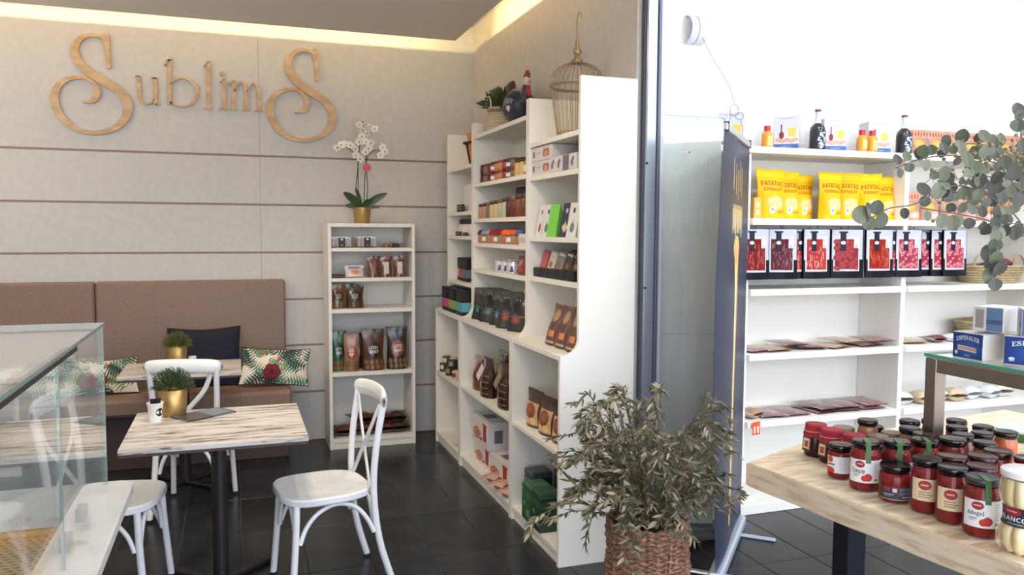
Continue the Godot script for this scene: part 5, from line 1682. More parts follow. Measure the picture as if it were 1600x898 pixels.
# ------------------------------------------------------------------ goods in the stepped units (facing -x)
func stock_units():
	var FX := 1.60
	# ---- corner unit
	var hold := thing("candle_holder", "dark metal holder with an orange candle, on the corner unit's top", "candle", Vector3(1.66, 2.0855, -5.6), 0.0)
	var dk := mat(rgb(58, 44, 38), 0.5, 0.5)
	for k in 4:
		var a := PI / 2 * k + 0.4
		var m := MB.new()
		m.tube([Vector3(sin(a) * 0.045, 0.002, cos(a) * 0.045), Vector3(sin(a) * 0.085, 0.17, cos(a) * 0.085)], 0.007, 6)
		part("bar", m, dk, hold)
	for r in [[0.045, 0.008], [0.085, 0.168]]:
		var ring := []
		for j in 21: ring.append(Vector3(sin(TAU * j / 20) * r[0], r[1], cos(TAU * j / 20) * r[0]))
		var m := MB.new()
		m.tube(ring, 0.008, 6)
		part("ring", m, dk, hold)
	var cd := MB.new()
	cd.lathe([Vector2(0, 0.012), Vector2(0.035, 0.012), Vector2(0.062, 0.235), Vector2(0.03, 0.243), Vector2(0, 0.236)], 20)
	part("candle", cd, mat(rgb(226, 140, 44), 0.5, 0.0, {"subsurf_scatter_enabled": true, "subsurf_scatter_strength": 0.15}), hold)
	var paper := mat(rgb(222, 218, 212), 0.6)
	var blkp := Canvas.new(64, 32, rgb(30, 28, 34))
	for k in 3: blkp.rect(0.1, 0.2 + 0.22 * k, 0.8 - 0.15 * (k % 2), 0.08, rgb(170, 164, 160))
	var sign_card := printed(blkp, 0.6)
	carton("gift_box", "tall white carton on the corner unit's second shelf", "carton", "", Vector3(1.66, 1.7605, -5.6), WEST, Vector3(0.24, 0.2, 0.1), paper, paper)
	carton("price_card", "small black lettered card in front of the white carton", "card", "black lettered shelf cards", Vector3(1.572, 1.7605, -5.68), WEST, Vector3(0.16, 0.056, 0.012), sign_card, mat(rgb(30, 28, 34), 0.6))
	for k in 5:
		var o := thing("spice_bottle", "white bottle with black cap, %s from the back corner" % NTH[k], "bottle", Vector3(1.62, 1.5865, -5.81 + 0.066 * k), WEST, "small white bottles on the corner unit")
		var b := MB.new()
		b.lathe([Vector2(0, 0), Vector2(0.027, 0), Vector2(0.028, 0.004), Vector2(0.028, 0.075), Vector2(0.018, 0.088), Vector2(0, 0.088)], 14)
		part("bottle_body", b, mat(rgb(216, 206, 200), 0.35), o)
		b = MB.new()
		b.lathe([Vector2(0.02, 0.087), Vector2(0.021, 0.122), Vector2(0, 0.124)], 14)
		part("cap", b, mat(rgb(32, 28, 32), 0.4), o)
	carton("price_card", "small black card before the white bottles", "card", "black lettered shelf cards", Vector3(1.572, 1.5865, -5.74), WEST, Vector3(0.13, 0.032, 0.01), sign_card, mat(rgb(30, 28, 34), 0.6))
	carton("price_card", "small black card at the white bottles' near end", "card", "black lettered shelf cards", Vector3(1.572, 1.5865, -5.55), WEST, Vector3(0.1, 0.026, 0.01), sign_card, mat(rgb(58, 22, 30), 0.6))
	var tins := [[rgb(214, 196, 168), -5.87, 1.66], [rgb(196, 60, 58), -5.76, 1.64], [rgb(104, 114, 128), -5.62, 1.63]]
	for k in 3: tea_box("black topped tea box with %s lower half on the corner unit" % ["cream", "red", "grey-blue"][k], Vector3(tins[k][2], 1.2545, tins[k][1]), [0.09, 0.1, 0.15][k], 0.168, tins[k][0])
	var big := [[rgb(196, 74, 132), -5.82], [rgb(140, 160, 78), -5.62], [rgb(80, 158, 172), -5.42]]
	for k in 3: tea_box("larger black topped tea box with %s lower half on the corner ledge" % ["pink", "green", "turquoise"][k], Vector3(1.535, 1.0315, big[k][1]), 0.16, 0.175, big[k][0])
	# tins on the lower shelf
	for k in 9:
		var o := thing("paste_tin", "small %s tin, %s from the back in the corner unit's %s tin row" % [["olive", "pinkish", "dark"][k % 3], NTH[k if k < 6 else k - 6], "bottom" if k < 6 else "upper"], "tin", Vector3(1.5 + 0.03 * (k % 2), 0.5525 + (0.066 if k > 5 else 0.0), -5.9 + 0.09 * (k if k < 6 else k - 5)), WEST, "small tins on the corner unit")
		var b := MB.new()
		b.lathe([Vector2(0, 0), Vector2(0.031, 0), Vector2(0.032, 0.002), Vector2(0.032, 0.062), Vector2(0.03, 0.064), Vector2(0, 0.064)], 16)
		part("tin_body", b, mat([rgb(70, 74, 52), rgb(196, 166, 150), rgb(52, 44, 44)][k % 3], 0.4), o)
		b = MB.new()
		b.lathe([Vector2(0.0325, 0.02), Vector2(0.0325, 0.05)], 10, -1.2, 1.2)
		part("label", b, mat([rgb(206, 200, 186), rgb(120, 60, 60), rgb(132, 150, 96)][k % 3], 0.6), o)
	for k in 2:
		var o := thing("paste_can", "taller pale can standing %s on the corner unit's lower shelf" % ["behind the small tins", "at the near end"][k], "can", Vector3(1.63, 0.5525, -5.66 + 0.14 * k), WEST, "taller cans on the corner unit")
		var b := MB.new()
		b.lathe([Vector2(0, 0), Vector2(0.045, 0), Vector2(0.046, 0.003), Vector2(0.046, 0.15), Vector2(0.043, 0.153), Vector2(0, 0.15)], 18)
		part("can_body", b, mat(rgb(206, 178, 166), 0.4), o)
		b = MB.new()
		b.lathe([Vector2(0.0465, 0.04), Vector2(0.0465, 0.11)], 10, -1.2, 1.2)
		part("label", b, mat(rgb(128, 84, 84) if k == 0 else rgb(190, 140, 140), 0.6), o)
	var pl := thing("paper_plate", "white oval tray lying on the corner unit's base", "plate", Vector3(1.6, 0.0785, -5.52))
	var pm := MB.new()
	pm.lathe([Vector2(0, 0), Vector2(0.11, 0), Vector2(0.135, 0.014), Vector2(0.132, 0.016), Vector2(0.108, 0.004), Vector2(0, 0.004)], 28)
	part("plate", pm, paper, pl)
	# ---- middle unit
	var Y := 1.9415
	var cols := [rgb(58, 22, 30), rgb(128, 96, 60), rgb(88, 26, 34), rgb(150, 80, 60), rgb(176, 110, 62), rgb(190, 120, 66), rgb(140, 48, 34), rgb(92, 40, 36), rgb(120, 88, 50), rgb(196, 168, 108), rgb(200, 172, 116), rgb(176, 132, 84)]
	for k in 12:
		for lay in 2:
			if lay == 1 and k > 8: continue
			shelf_jar("small jam jar with dark lid, %s from the back, %s row on the middle unit" % [NTH[k], ["lower", "upper"][lay]], "small jam jars on the middle unit", Vector3(1.61, Y + 0.062 * lay, -5.2 + 0.078 * k), WEST, 0.034, 0.062 if k < 9 else 0.105, mat(cols[k].lightened(0.05 * lay), 0.3), mat([rgb(60, 24, 30), rgb(90, 70, 50), rgb(150, 60, 84)][k % 3], 0.35) if k < 9 else mat(rgb(70, 40, 34), 0.4), paper if k % 4 == 3 else null)
	for k in 2:
		var o := thing("cloth_cover", ["green paper frill over a tall jar on the middle unit", "pale paper frill over the nearest tall jar on the middle unit"][k], "cover", Vector3(1.61, Y + 0.1055, -4.498 + 0.1 * k), 0.0, "paper frills on jars")
		var m := MB.new()
		m.sheet(30, 5, func(a, b):
			var t: float = a * TAU
			var rr: float = 0.04 * b * (1.0 + 0.18 * sin(t * 7.0) * b)
			return Vector3(sin(t) * rr, 0.014 - 0.024 * b * b * 0.0 - 0.012 * b, cos(t) * rr), -1.0)
		part("frill", m, mat(rgb(112, 176, 72) if k == 0 else rgb(186, 176, 190), 0.7, 0.0, {"cull_mode": BaseMaterial3D.CULL_DISABLED}), o)
	Y = 1.7055
	for k in 12:
		var c: Color = [rgb(176, 128, 96), rgb(178, 130, 98), rgb(120, 100, 84), rgb(190, 168, 120), rgb(196, 172, 126), rgb(168, 172, 140), rgb(176, 180, 150), rgb(84, 38, 28), rgb(96, 46, 30), rgb(120, 66, 36), rgb(110, 58, 32), rgb(104, 56, 34)][k]
		shelf_jar("glass spice jar with brown lid, %s from the back on the middle unit's third shelf" % NTH[k], "spice jars on the middle unit", Vector3(1.6, Y, -5.2 + 0.083 * k), WEST, 0.036, 0.098 + 0.0035 * k, mat(c, 0.3), mat([rgb(70, 36, 30), rgb(128, 84, 40)][k % 3 / 2], 0.4), null, "spice_jar")
	var sj := thing("steel_canister", "tall steel and glass canister behind the spice jars", "canister", Vector3(1.72, Y, -4.72), WEST)
	var sb := MB.new()
	sb.lathe([Vector2(0, 0), Vector2(0.055, 0), Vector2(0.055, 0.15), Vector2(0, 0.15)], 20)
	part("canister_body", sb, mat(rgb(128, 142, 140), 0.25, 0.3), sj)
	sb = MB.new()
	sb.lathe([Vector2(0.057, 0.15), Vector2(0.057, 0.178), Vector2(0.04, 0.19), Vector2(0, 0.192)], 20)
	part("lid", sb, mat(rgb(40, 42, 44), 0.3, 0.5), sj)
	Y = 1.5425
	var caps := [rgb(60, 62, 64), rgb(140, 130, 160), rgb(150, 140, 170), rgb(150, 24, 40), rgb(140, 20, 36), rgb(130, 18, 34), rgb(226, 92, 40), rgb(230, 96, 44), rgb(220, 84, 36), rgb(84, 92, 130)]
	for k in 10:
		var o := shelf_jar("squat preserve jar under a folded cloth cap, %s from the back on the middle unit" % NTH[k], "cloth capped squat jars", Vector3(1.6, Y, -5.195 + 0.084 * k), WEST, 0.038, 0.075, mat([rgb(176, 106, 84), rgb(160, 116, 100), rgb(150, 128, 84)][k % 3], 0.3), mat(caps[k], 0.6), paper if k % 3 == 1 else null)
		var m := MB.new()
		m.sheet(24, 4, func(a, b):
			var t: float = a * TAU
			var rr: float = (0.026 + 0.02 * b) * (1.0 + 0.1 * sin(t * 6.0) * b)
			return Vector3(sin(t) * rr, 0.088 - 0.03 * b * b, cos(t) * rr), -1.0)
		m.lathe([Vector2(0.026, 0.088), Vector2(0, 0.09)], 16)
		part("cloth_cap", m, mat(caps[k], 0.85), o)
	var stripe := Canvas.new(64, 48, rgb(220, 216, 214))
	for k in 4: stripe.rect(0.1 + 0.23 * k, 0.35, 0.08, 0.5, rgb(104, 110, 130))
	carton("striped_carton", "small white carton with grey stripes on the middle unit's fourth shelf", "carton", "", Vector3(1.6, Y, -4.33), WEST, Vector3(0.12, 0.064, 0.07), printed(stripe, 0.5), paper)
	carton("slim_carton", "slim pale carton with maroon foot at the near end of the fourth shelf", "carton", "", Vector3(1.66, Y, -4.25), WEST, Vector3(0.04, 0.13, 0.08), mat(rgb(190, 178, 176), 0.5), mat(rgb(110, 50, 54), 0.5))
	Y = 1.3665
	var sil := Canvas.new(96, 80, rgb(206, 206, 214))
	for k in 5:
		sil.poly([Vector2(0.1 + 0.18 * k, 0.9), Vector2(0.16 + 0.18 * k, 0.2), Vector2(0.22 + 0.18 * k, 0.9)], rgb(84, 84, 110))
		sil.ell(0.16 + 0.18 * k, 0.3, 0.05, 0.1, rgb(236, 236, 240))
	var silm := printed(sil, 0.3, {"metallic": 0.3})
	for k in 3:
		var o := thing("patterned_can", "silver patterned can, %s on the middle unit's fifth shelf" % ["leftmost", "middle one", "rightmost"][k], "can", Vector3(1.6, Y, -4.815 + 0.115 * k), WEST, "silver patterned cans")
		var b := MB.new()
		b.lathe([Vector2(0.042, 0.003), Vector2(0.042, 0.073)], 20)
		part("can_body", b, silm, o)
		b = MB.new()
		b.lathe([Vector2(0, 0), Vector2(0.041, 0), Vector2(0.043, 0.003), Vector2(0.042, 0.005)], 20)
		b.lathe([Vector2(0.042, 0.071), Vector2(0.0435, 0.074), Vector2(0.04, 0.077), Vector2(0.039, 0.074), Vector2(0, 0.074)], 20)
		part("rims", b, mat(rgb(200, 202, 206), 0.3, 0.8), o)
	carton("beige_box", "beige box behind the silver patterned cans", "carton", "", Vector3(1.72, Y, -4.68), WEST, Vector3(0.19, 0.125, 0.1), mat(rgb(196, 186, 168), 0.6), mat(rgb(196, 186, 168), 0.6))
	var redp := Canvas.new(64, 80, rgb(110, 44, 40))
	redp.ell(0.5, 0.35, 0.3, 0.25, rgb(196, 140, 110), rgb(140, 80, 60))
	redp.rect(0.1, 0.62, 0.8, 0.2, rgb(170, 50, 44))
	var redm := printed(redp, 0.35)
	bag("snack_bag", "red-brown snack bag at the near end of the middle unit's fifth shelf", "bag", "red-brown snack bags", Vector3(1.6, Y, -4.42), WEST, 0.11, 0.112, 0.05, redm, null, 2)
	bag("snack_bag", "darker red-brown snack bag half behind the upright", "bag", "red-brown snack bags", Vector3(1.61, Y, -4.29), WEST + 0.2, 0.1, 0.12, 0.05, mat(rgb(70, 30, 26), 0.35), null, 3)
	# dark coffee packs leaning on the ledge
	var tz := [-5.1, -5.01, -4.92, -4.74, -4.57, -4.4]
	var tc := [rgb(44, 150, 130), rgb(44, 150, 130), rgb(40, 120, 110), rgb(74, 104, 150), rgb(170, 60, 50), rgb(170, 60, 50)]
	for k in 6:
		var cv := Canvas.new(96, 128, rgb(15, 15, 18))
		cv.rect(0.0, 0.6, 0.9, 0.05, tc[k].darkened(0.4))
		cv.ell(0.3, 0.72, 0.16, 0.1, tc[k].darkened(0.1), tc[k].darkened(0.5))
		for j in 5: cv.rect(0.2 + 0.12 * j, 0.12, 0.05, 0.06, rgb(120, 120, 116))
		bag("coffee_pack", "black glossy coffee pack with %s band, %s from the back on the middle ledge" % [["turquoise", "turquoise", "dark green", "blue", "red", "red"][k], NTH[k]], "pack", "black coffee packs on the middle ledge", Vector3(1.58 + 0.012 * (k % 2), 1.0325, tz[k]), WEST, 0.21, 0.215, 0.055, printed(cv, 0.2, {"clearcoat_enabled": true, "clearcoat": 0.4, "clearcoat_roughness": 0.1}), null, 3 + k).rotation = Vector3(-0.25, WEST + 0.75, 0)
	# brown cello bags with tags, lower shelf
	var cb := [[-5.1, 0.19, 0.22, 1.55], [-4.95, 0.18, 0.27, 1.66], [-4.86, 0.2, 0.25, 1.53], [-4.68, 0.21, 0.28, 1.6], [-4.5, 0.2, 0.27, 1.53]]
	for k in 5:
		var c: Array = cb[k]
		var o := bag("cello_bag", "clear bag of brown sweets with %s on the middle unit" % ["white upright tag, farthest back,", "no tag, second from the back,", "white slanted tag", "kraft paper tag", "grey tag, nearest,"][k], "bag", "clear sweet bags with tags", Vector3(c[3], 0.5635, c[0]), WEST, c[1], c[2], 0.1, crust_bag() if k < 2 else choc_bag(), mat(rgb(70, 48, 42), 0.3), 11 + k)
		if k == 1: continue
		var tg := MB.new()
		tg.x = Transform3D(Basis(Vector3(0, 0, 1), [-0.05, 0, -0.5, 0.5, -0.45][k]) * Basis(Vector3.RIGHT, -0.25), Vector3(-0.02, c[2] * 0.62, 0.05))
		tg.box(Vector3.ZERO, Vector3(0.055, 0.1 if k != 0 else 0.12, 0.002), 0.0005)
		part("paper_tag", tg, mat([rgb(206, 196, 184), Color.WHITE, rgb(214, 202, 190), rgb(176, 136, 92), rgb(140, 122, 108)][k], 0.7), o)
	# cake cartons on the base
	var pc := Canvas.new(160, 128, rgb(214, 208, 208))
	pc.rect(0.7, 0.12, 0.2, 0.7, rgb(170, 42, 34))
	pc.rect(0.67, 0.12, 0.26, 0.1, rgb(190, 60, 46))
	for q in [[0.14, 0.62], [0.28, 0.52], [0.42, 0.6], [0.36, 0.75], [0.22, 0.78]]: pc.ell(q[0], q[1], 0.11, 0.12, rgb(214, 150, 110), rgb(150, 70, 50))
	pc.rect(0.5, 0.72, 0.14, 0.14, rgb(120, 36, 34))
	var pcm := printed(pc, 0.45)
	var side := Canvas.new(64, 64, rgb(206, 202, 206))
	side.rect(0.25, 0.3, 0.35, 0.5, rgb(110, 100, 106))
	var sdm := printed(side, 0.5)
	carton("cake_carton", "white cake carton with red ribbon print, on top of the stack", "carton", "white cake cartons", Vector3(1.6, 0.2205, -4.99), WEST, Vector3(0.34, 0.17, 0.17), pcm, sdm)
	carton("cake_carton", "white cake carton with red ribbon print, under another", "carton", "white cake cartons", Vector3(1.61, 0.0785, -4.97), WEST, Vector3(0.34, 0.141, 0.17), pcm, sdm)
	carton("cake_carton", "white cake carton with red ribbon print, lying at the near end", "carton", "white cake cartons", Vector3(1.6, 0.0785, -4.58), WEST + 0.06, Vector3(0.32, 0.15, 0.18), pcm, sdm)
	for k in 3:
		var cv := Canvas.new(80, 64, rgb(190, 150, 136))
		for j in 6: cv.ell(0.2 + 0.15 * j, 0.3 + 0.3 * (j % 2), 0.12, 0.16, rgb(216, 196, 186), rgb(150, 60, 54))
		lying_bag("small red and white sweet bag lying %s before the cake cartons" % ["farthest", "second", "nearest"][k], "small sweet bags on the middle base", Vector3(1.49, 0.0785, -4.62 + 0.15 * k), 0.5, 0.11, 0.12, 0.06, printed(cv, 0.35), "sweet_bag")
	# ---- near unit
	Y = 1.9225
	var nut := Canvas.new(192, 64, rgb(208, 202, 200))
	for k in 2:
		nut.ell(0.66 + 0.13 * k, 0.5, 0.09, 0.3, rgb(186, 110, 96), rgb(150, 76, 66))
	nut.ell(0.72, 0.6, 0.07, 0.25, rgb(206, 150, 130))
	nut.rect(0.06, 0.3, 0.09, 0.45, rgb(90, 86, 90))
	nut.rect(0.24, 0.42, 0.22, 0.08, rgb(170, 166, 168))
	var nutm := printed(nut, 0.5)
	for k in 2: carton("nougat_carton", "long white carton with red almond print, %s of two stacked" % ["lower", "upper"][k], "carton", "long white almond cartons", Vector3(1.66, Y + 0.0765 * k, -4.02), WEST, Vector3(0.29, 0.076, 0.2), nutm, mat(rgb(200, 194, 192), 0.5))
	var ico := Canvas.new(64, 64, rgb(206, 200, 200))
	ico.ell(0.4, 0.55, 0.2, 0.25, rgb(110, 96, 110), rgb(140, 120, 130))
	ico.ell(0.6, 0.3, 0.12, 0.14, rgb(90, 80, 100))
	var icom := printed(ico, 0.5)
	for k in 4: carton("mini_carton", "small white carton with dark print, %s from the left beside the almond cartons" % NTH[k], "carton", "small white cartons on the near unit", Vector3(1.6, Y, -3.835 + 0.085 * k), WEST, Vector3(0.08, 0.077, 0.1), icom if k != 2 else mat(rgb(110, 106, 116), 0.5), mat(rgb(206, 200, 200), 0.5))
	carton("navy_box", "dark navy box standing behind the small white cartons", "carton", "", Vector3(1.74, Y, -3.77), WEST, Vector3(0.12, 0.155, 0.08), mat(rgb(30, 26, 46), 0.5), mat(rgb(30, 26, 46), 0.5))
	Y = 1.5925
	var specs := [["white gable pack with red drop print", rgb(214, 208, 206), rgb(190, 64, 58), -4.08, 0.0], ["white gable pack with grey-green drop print", rgb(208, 206, 204), rgb(104, 130, 110), -3.985, 0.1], ["bright green gable pack", rgb(110, 190, 74), rgb(98, 176, 66), -3.905, 0.25], ["grey-white gable pack behind the navy one", rgb(150, 146, 146), rgb(70, 66, 80), -3.83, 0.1], ["navy gable pack with cream almond print", rgb(42, 46, 74), rgb(216, 190, 150), -3.735, 0.1], ["white gable pack at the near end", rgb(208, 206, 204), rgb(104, 130, 110), -3.645, 0.2]]
	for k in 6:
		var s: Array = specs[k]
		var cv := Canvas.new(64, 128, s[1])
		if k != 2:
			cv.rect(0.38, 0.16, 0.22, 0.14, rgb(60, 58, 66) if k != 4 else rgb(190, 190, 200))
			cv.ell(0.5, 0.72, 0.22, 0.14, s[2], s[2].darkened(0.15))
			cv.tri(Vector2(26, 80), Vector2(38, 80), Vector2(32, 64), s[2])
			if k == 4:
				for j in 5: cv.ell(0.3 + 0.1 * j, 0.7 + 0.06 * (j % 2), 0.1, 0.06, rgb(226, 206, 170), rgb(190, 160, 120))
		var o := thing("gable_pack", s[0] + " on the near unit", "pack", Vector3(1.6 if k != 3 else 1.66, Y, s[3]), WEST + s[4], "gable packs on the near unit")
		var b := MB.new()
		var w := 0.083 if k != 4 else 0.095
		var hh := 0.172
		b.quad(Vector3(-w / 2, 0, 0.035), Vector3(w / 2, 0, 0.035), Vector3(w / 2, hh, 0.002), Vector3(-w / 2, hh, 0.002), Vector3(0, 0.2, 1), Vector3(0, 0.2, 1), Vector3(0, 0.2, 1), Vector3(0, 0.2, 1))
		b.quad(Vector3(-w / 2, 0, -0.035), Vector3(w / 2, 0, -0.035), Vector3(w / 2, hh, -0.002), Vector3(-w / 2, hh, -0.002), Vector3(0, 0.2, -1), Vector3(0, 0.2, -1), Vector3(0, 0.2, -1), Vector3(0, 0.2, -1))
		part("faces", b, printed(cv, 0.45), o)
		b = MB.new()
		for sx in [-1, 1]: b.quad(Vector3(sx * w / 2, 0, -0.035), Vector3(sx * w / 2, 0, 0.035), Vector3(sx * w / 2, hh, 0.002), Vector3(sx * w / 2, hh, -0.002), Vector3(sx, 0, 0), Vector3(sx, 0, 0), Vector3(sx, 0, 0), Vector3(sx, 0, 0))
		b.flat(Vector3(-w / 2, 0.0005, -0.035), Vector3(w / 2, 0.0005, -0.035), Vector3(w / 2, 0.0005, 0.035), Vector3(-w / 2, 0.0005, 0.035), Vector3.DOWN)
		b.flat(Vector3(-w / 2, hh, -0.002), Vector3(w / 2, hh, -0.002), Vector3(w / 2, hh, 0.002), Vector3(-w / 2, hh, 0.002), Vector3.UP)
		part("sides", b, mat(Color(s[1]).darkened(0.12), 0.5), o)
	Y = 1.3745
	for k in 5:
		var o := thing("chocolate_pack", ["red striped chocolate pack in a dark stand, far end of the near unit", "white chocolate pack in a dark stand, tilted", "grey chocolate pack in a dark stand, tilted", "dark chocolate pack in a stand with brown picture", "dark maroon chocolate pack at the near end"][k], "pack", Vector3(1.6, Y, -4.1 + 0.112 * k), WEST, "chocolate packs in dark stands")
		var b := MB.new()
		b.bx(Vector3(-0.052, 0.0, -0.03), Vector3(0.052, 0.05, 0.035), 0.004)
		part("stand", b, mat(rgb(26, 26, 34), 0.45), o)
		var cv := Canvas.new(64, 96, [rgb(150, 50, 56), rgb(190, 176, 166), rgb(128, 120, 116), rgb(56, 44, 50), rgb(70, 34, 38)][k])
		if k == 0:
			for j in 6: cv.rect(0.08 + 0.16 * j, 0, 0.06, 1, rgb(196, 104, 100))
		else:
			cv.rect(0.1, 0.1, 0.8, 0.12, rgb(214, 206, 196))
			cv.ell(0.4, 0.7, 0.25, 0.16, rgb(150, 104, 70), rgb(90, 60, 44))
		b = MB.new()
		b.x = Transform3D(Basis(Vector3.RIGHT, -0.25) * Basis(Vector3(0, 0, 1), -0.12), Vector3(0, 0.04, -0.005))
		b.box(Vector3(0, 0.05, 0), Vector3(0.095, 0.11, 0.014), 0.002)
		part("packet", b, printed(cv, 0.4), o)
	carton("dark_carton", "dark carton lying behind the chocolate packs", "carton", "", Vector3(1.75, Y, -3.8), WEST, Vector3(0.3, 0.15, 0.08), mat(rgb(62, 36, 44), 0.5), mat(rgb(62, 36, 44), 0.5))
	for k in 3:
		var cv := Canvas.new(96, 160, rgb(84, 50, 40))
		cv.ell(0.55, 0.28, 0.26, 0.17, rgb(196, 160, 120), rgb(150, 110, 80))
		cv.ell(0.55, 0.28, 0.19, 0.12, rgb(170, 128, 92))
		cv.rect(0.1, 0.62, 0.34, 0.2, rgb(150, 52, 60))
		cv.rect(0.5, 0.66, 0.36, 0.16, rgb(196, 120, 56))
		for j in 8: cv.ell(0.1 + 0.11 * j, 0.94, 0.06, 0.03, rgb(176, 150, 130))
		var b := bag("cocoa_bag", "brown biscuit bag with round cream picture, %s on the near ledge" % ["farthest", "middle one", "nearest"][k], "bag", "brown biscuit bags on the near ledge", Vector3(1.56, 1.0325, -3.86 + 0.135 * k), WEST, 0.13, 0.215, 0.06, printed(cv, 0.3, {"clearcoat_enabled": true, "clearcoat": 0.5}), null, 20 + k)
		b.rotation = Vector3(-0.25, WEST, 0)
	for k in 3:
		var cv := Canvas.new(96, 128, rgb(70, 52, 46))
		cv.rect(0.12, 0.34, 0.8, 0.6, rgb(190, 150, 110))
		cv.ell(0.5, 0.56, 0.3, 0.2, rgb(150, 92, 60), rgb(112, 62, 42))
		cv.ell(0.35, 0.82, 0.15, 0.1, rgb(214, 180, 130))
		cv.ell(0.68, 0.82, 0.15, 0.1, rgb(214, 180, 130))
		bag("cookie_bag", "cookie bag with dark gathered top, %s on the near unit's lower shelf" % ["farthest", "middle one", "nearest"][k], "bag", "cookie bags on the near unit", Vector3(1.54, 0.5615, -4.03 + 0.19 * k), WEST + 0.12, 0.17, 0.2, 0.08, printed(cv, 0.35), mat(rgb(60, 48, 48), 0.4), 30 + k)
	var gt := [[-4.06, 1.57, 0.19, rgb(38, 46, 52)], [-3.93, 1.51, 0.16, rgb(46, 92, 60)], [-3.79, 1.51, 0.165, rgb(34, 66, 46)], [-3.92, 1.68, 0.22, rgb(40, 42, 46)], [-3.72, 1.68, 0.22, rgb(40, 42, 46)]]
	for k in 5:
		var q: Array = gt[k]
		var cv := Canvas.new(80, 96, q[3])
		cv.rect(0.0, 0.0, 1.0, 0.24, Color(q[3]).lightened(0.12))
		for j in 4: cv.rect(0.56 + 0.1 * j, 0.6, 0.05, 0.24, rgb(150, 170, 150) if k < 3 else rgb(90, 96, 96))
		cv.ell(0.3, 0.44, 0.14, 0.1, Color(q[3]).lightened(0.3))
		var o := carton("tea_carton", ["dark carton at the far left of the green group", "bright green carton with rounded lid in front", "dark green lettered carton in front, nearest", "black carton standing behind the green ones", "black carton at the back near the side panel"][k] + " on the near unit's base", "carton", "dark and green cartons on the near base", Vector3(q[1], 0.0785, q[0]), WEST, Vector3(0.125, q[2], 0.12 if k < 3 else 0.1), printed(cv, 0.3), mat(q[3], 0.35))
		var l := MB.new()
		l.box(Vector3(0, q[2] + 0.0205, 0), Vector3(0.13, 0.04, 0.124 if k < 3 else 0.104), 0.008)
		part("lid", l, mat(Color(q[3]).lightened(0.06), 0.35), o)

func choc_bag() -> Material:
	if mats.has("choc_bag"): return mats["choc_bag"]
	var c := Canvas.new(96, 128, rgb(52, 32, 26))
	for k in 4:
		c.rect(0.08, 0.44 + 0.15 * k, 0.84, 0.035, rgb(134, 92, 58))
		c.rect(0.12, 0.49 + 0.15 * k, 0.2, 0.03, rgb(110, 90, 80))
	var r := RandomNumberGenerator.new()
	r.seed = 9
	for k in 12: c.line(Vector2(r.randf(), 0.02), Vector2(r.randf(), 0.4), 0.015, rgb(104, 76, 60))
	mats["choc_bag"] = printed(c, 0.18, {"clearcoat_enabled": true, "clearcoat": 0.8, "clearcoat_roughness": 0.1})
	return mats["choc_bag"]

func tea_box(label: String, at: Vector3, w: float, h: float, c: Color):
	var o := thing("tea_box", label, "tea box", at, WEST, "black topped tea boxes")
	var b := MB.new()
	b.bx(Vector3(-w / 2, 0, -0.05), Vector3(w / 2, h * 0.15, 0.05), 0.003)
	b.bx(Vector3(-w / 2, h * 0.52, -0.05), Vector3(w / 2, h, 0.05), 0.004)
	part("black_body", b, mat(rgb(18, 16, 22), 0.5), o)
	b = MB.new()
	b.bx(Vector3(-w / 2, h * 0.15, -0.05), Vector3(w / 2, h * 0.52, 0.05), 0.001)
	part("coloured_band", b, mat(c, 0.45), o)
	b = MB.new()
	for k in 3: b.bx(Vector3(-w * 0.25, h * (0.62 + 0.1 * k), 0.0502), Vector3(w * (0.25 - 0.1 * (k % 2)), h * (0.64 + 0.1 * k), 0.0508))
	part("pale_print", b, mat(rgb(128, 122, 126), 0.5), o)

# ------------------------------------------------------------------ goods on the shop's wall unit
func meat_print(kind: int) -> Material:
	var r := RandomNumberGenerator.new()
	r.seed = 100 + kind
	var c := Canvas.new(160, 224, rgb(16, 18, 28))
	c.rect(0.02, 0.0, 0.96, 0.62, rgb(184, 188, 202))
	c.rect(0.06, 0.14, 0.8, 0.72, rgb(200, 196, 200))
	var base: Color = [rgb(118, 24, 26), rgb(84, 30, 40), rgb(164, 46, 40), rgb(118, 34, 42), rgb(144, 34, 24), rgb(150, 52, 62), rgb(140, 50, 58)][kind]
	c.rect(0.1, 0.2, 0.56, 0.62, base)
	c.rect(0.5, 0.38, 0.32, 0.44, base.lightened(0.05))
	for k in 60:
		var p := Vector2(r.randf_range(0.12, 0.8), r.randf_range(0.24, 0.8))
		if p.x > 0.62 and p.y < 0.4: continue
		if kind == 5 or kind == 6:
			c.ell(p.x, p.y, 0.05, 0.035, rgb(214, 150, 160), rgb(178, 70, 84))
		elif kind == 3:
			c.ell(p.x, p.y, 0.07, 0.05, rgb(166, 66, 72), rgb(140, 44, 50))
		else:
			var q := p + Vector2(r.randf_range(-0.04, 0.04), r.randf_range(0.05, 0.14))
			if q.y < 0.82 and q.x < 0.82: c.line(p, q, 0.014, [rgb(206, 120, 110), rgb(170, 120, 130), rgb(240, 190, 180), rgb(190, 90, 90), rgb(214, 110, 80)][kind % 5] if k % 3 else base.darkened(0.2))
	c.rect(0.24, 0.06, 0.17, 0.38, rgb(36, 38, 50))
	c.rect(0.2, 0.04, 0.26, 0.04, rgb(36, 38, 50))
	c.ell(0.325, 0.27, 0.07, 0.035, rgb(236, 236, 240))
	c.rect(0.66, 0.24, 0.2, 0.13, rgb(226, 226, 232))
	c.rect(0.7, 0.33, 0.08, 0.02, rgb(60, 60, 70))
	return printed(c, 0.3, {"metallic_specular": 0.22})

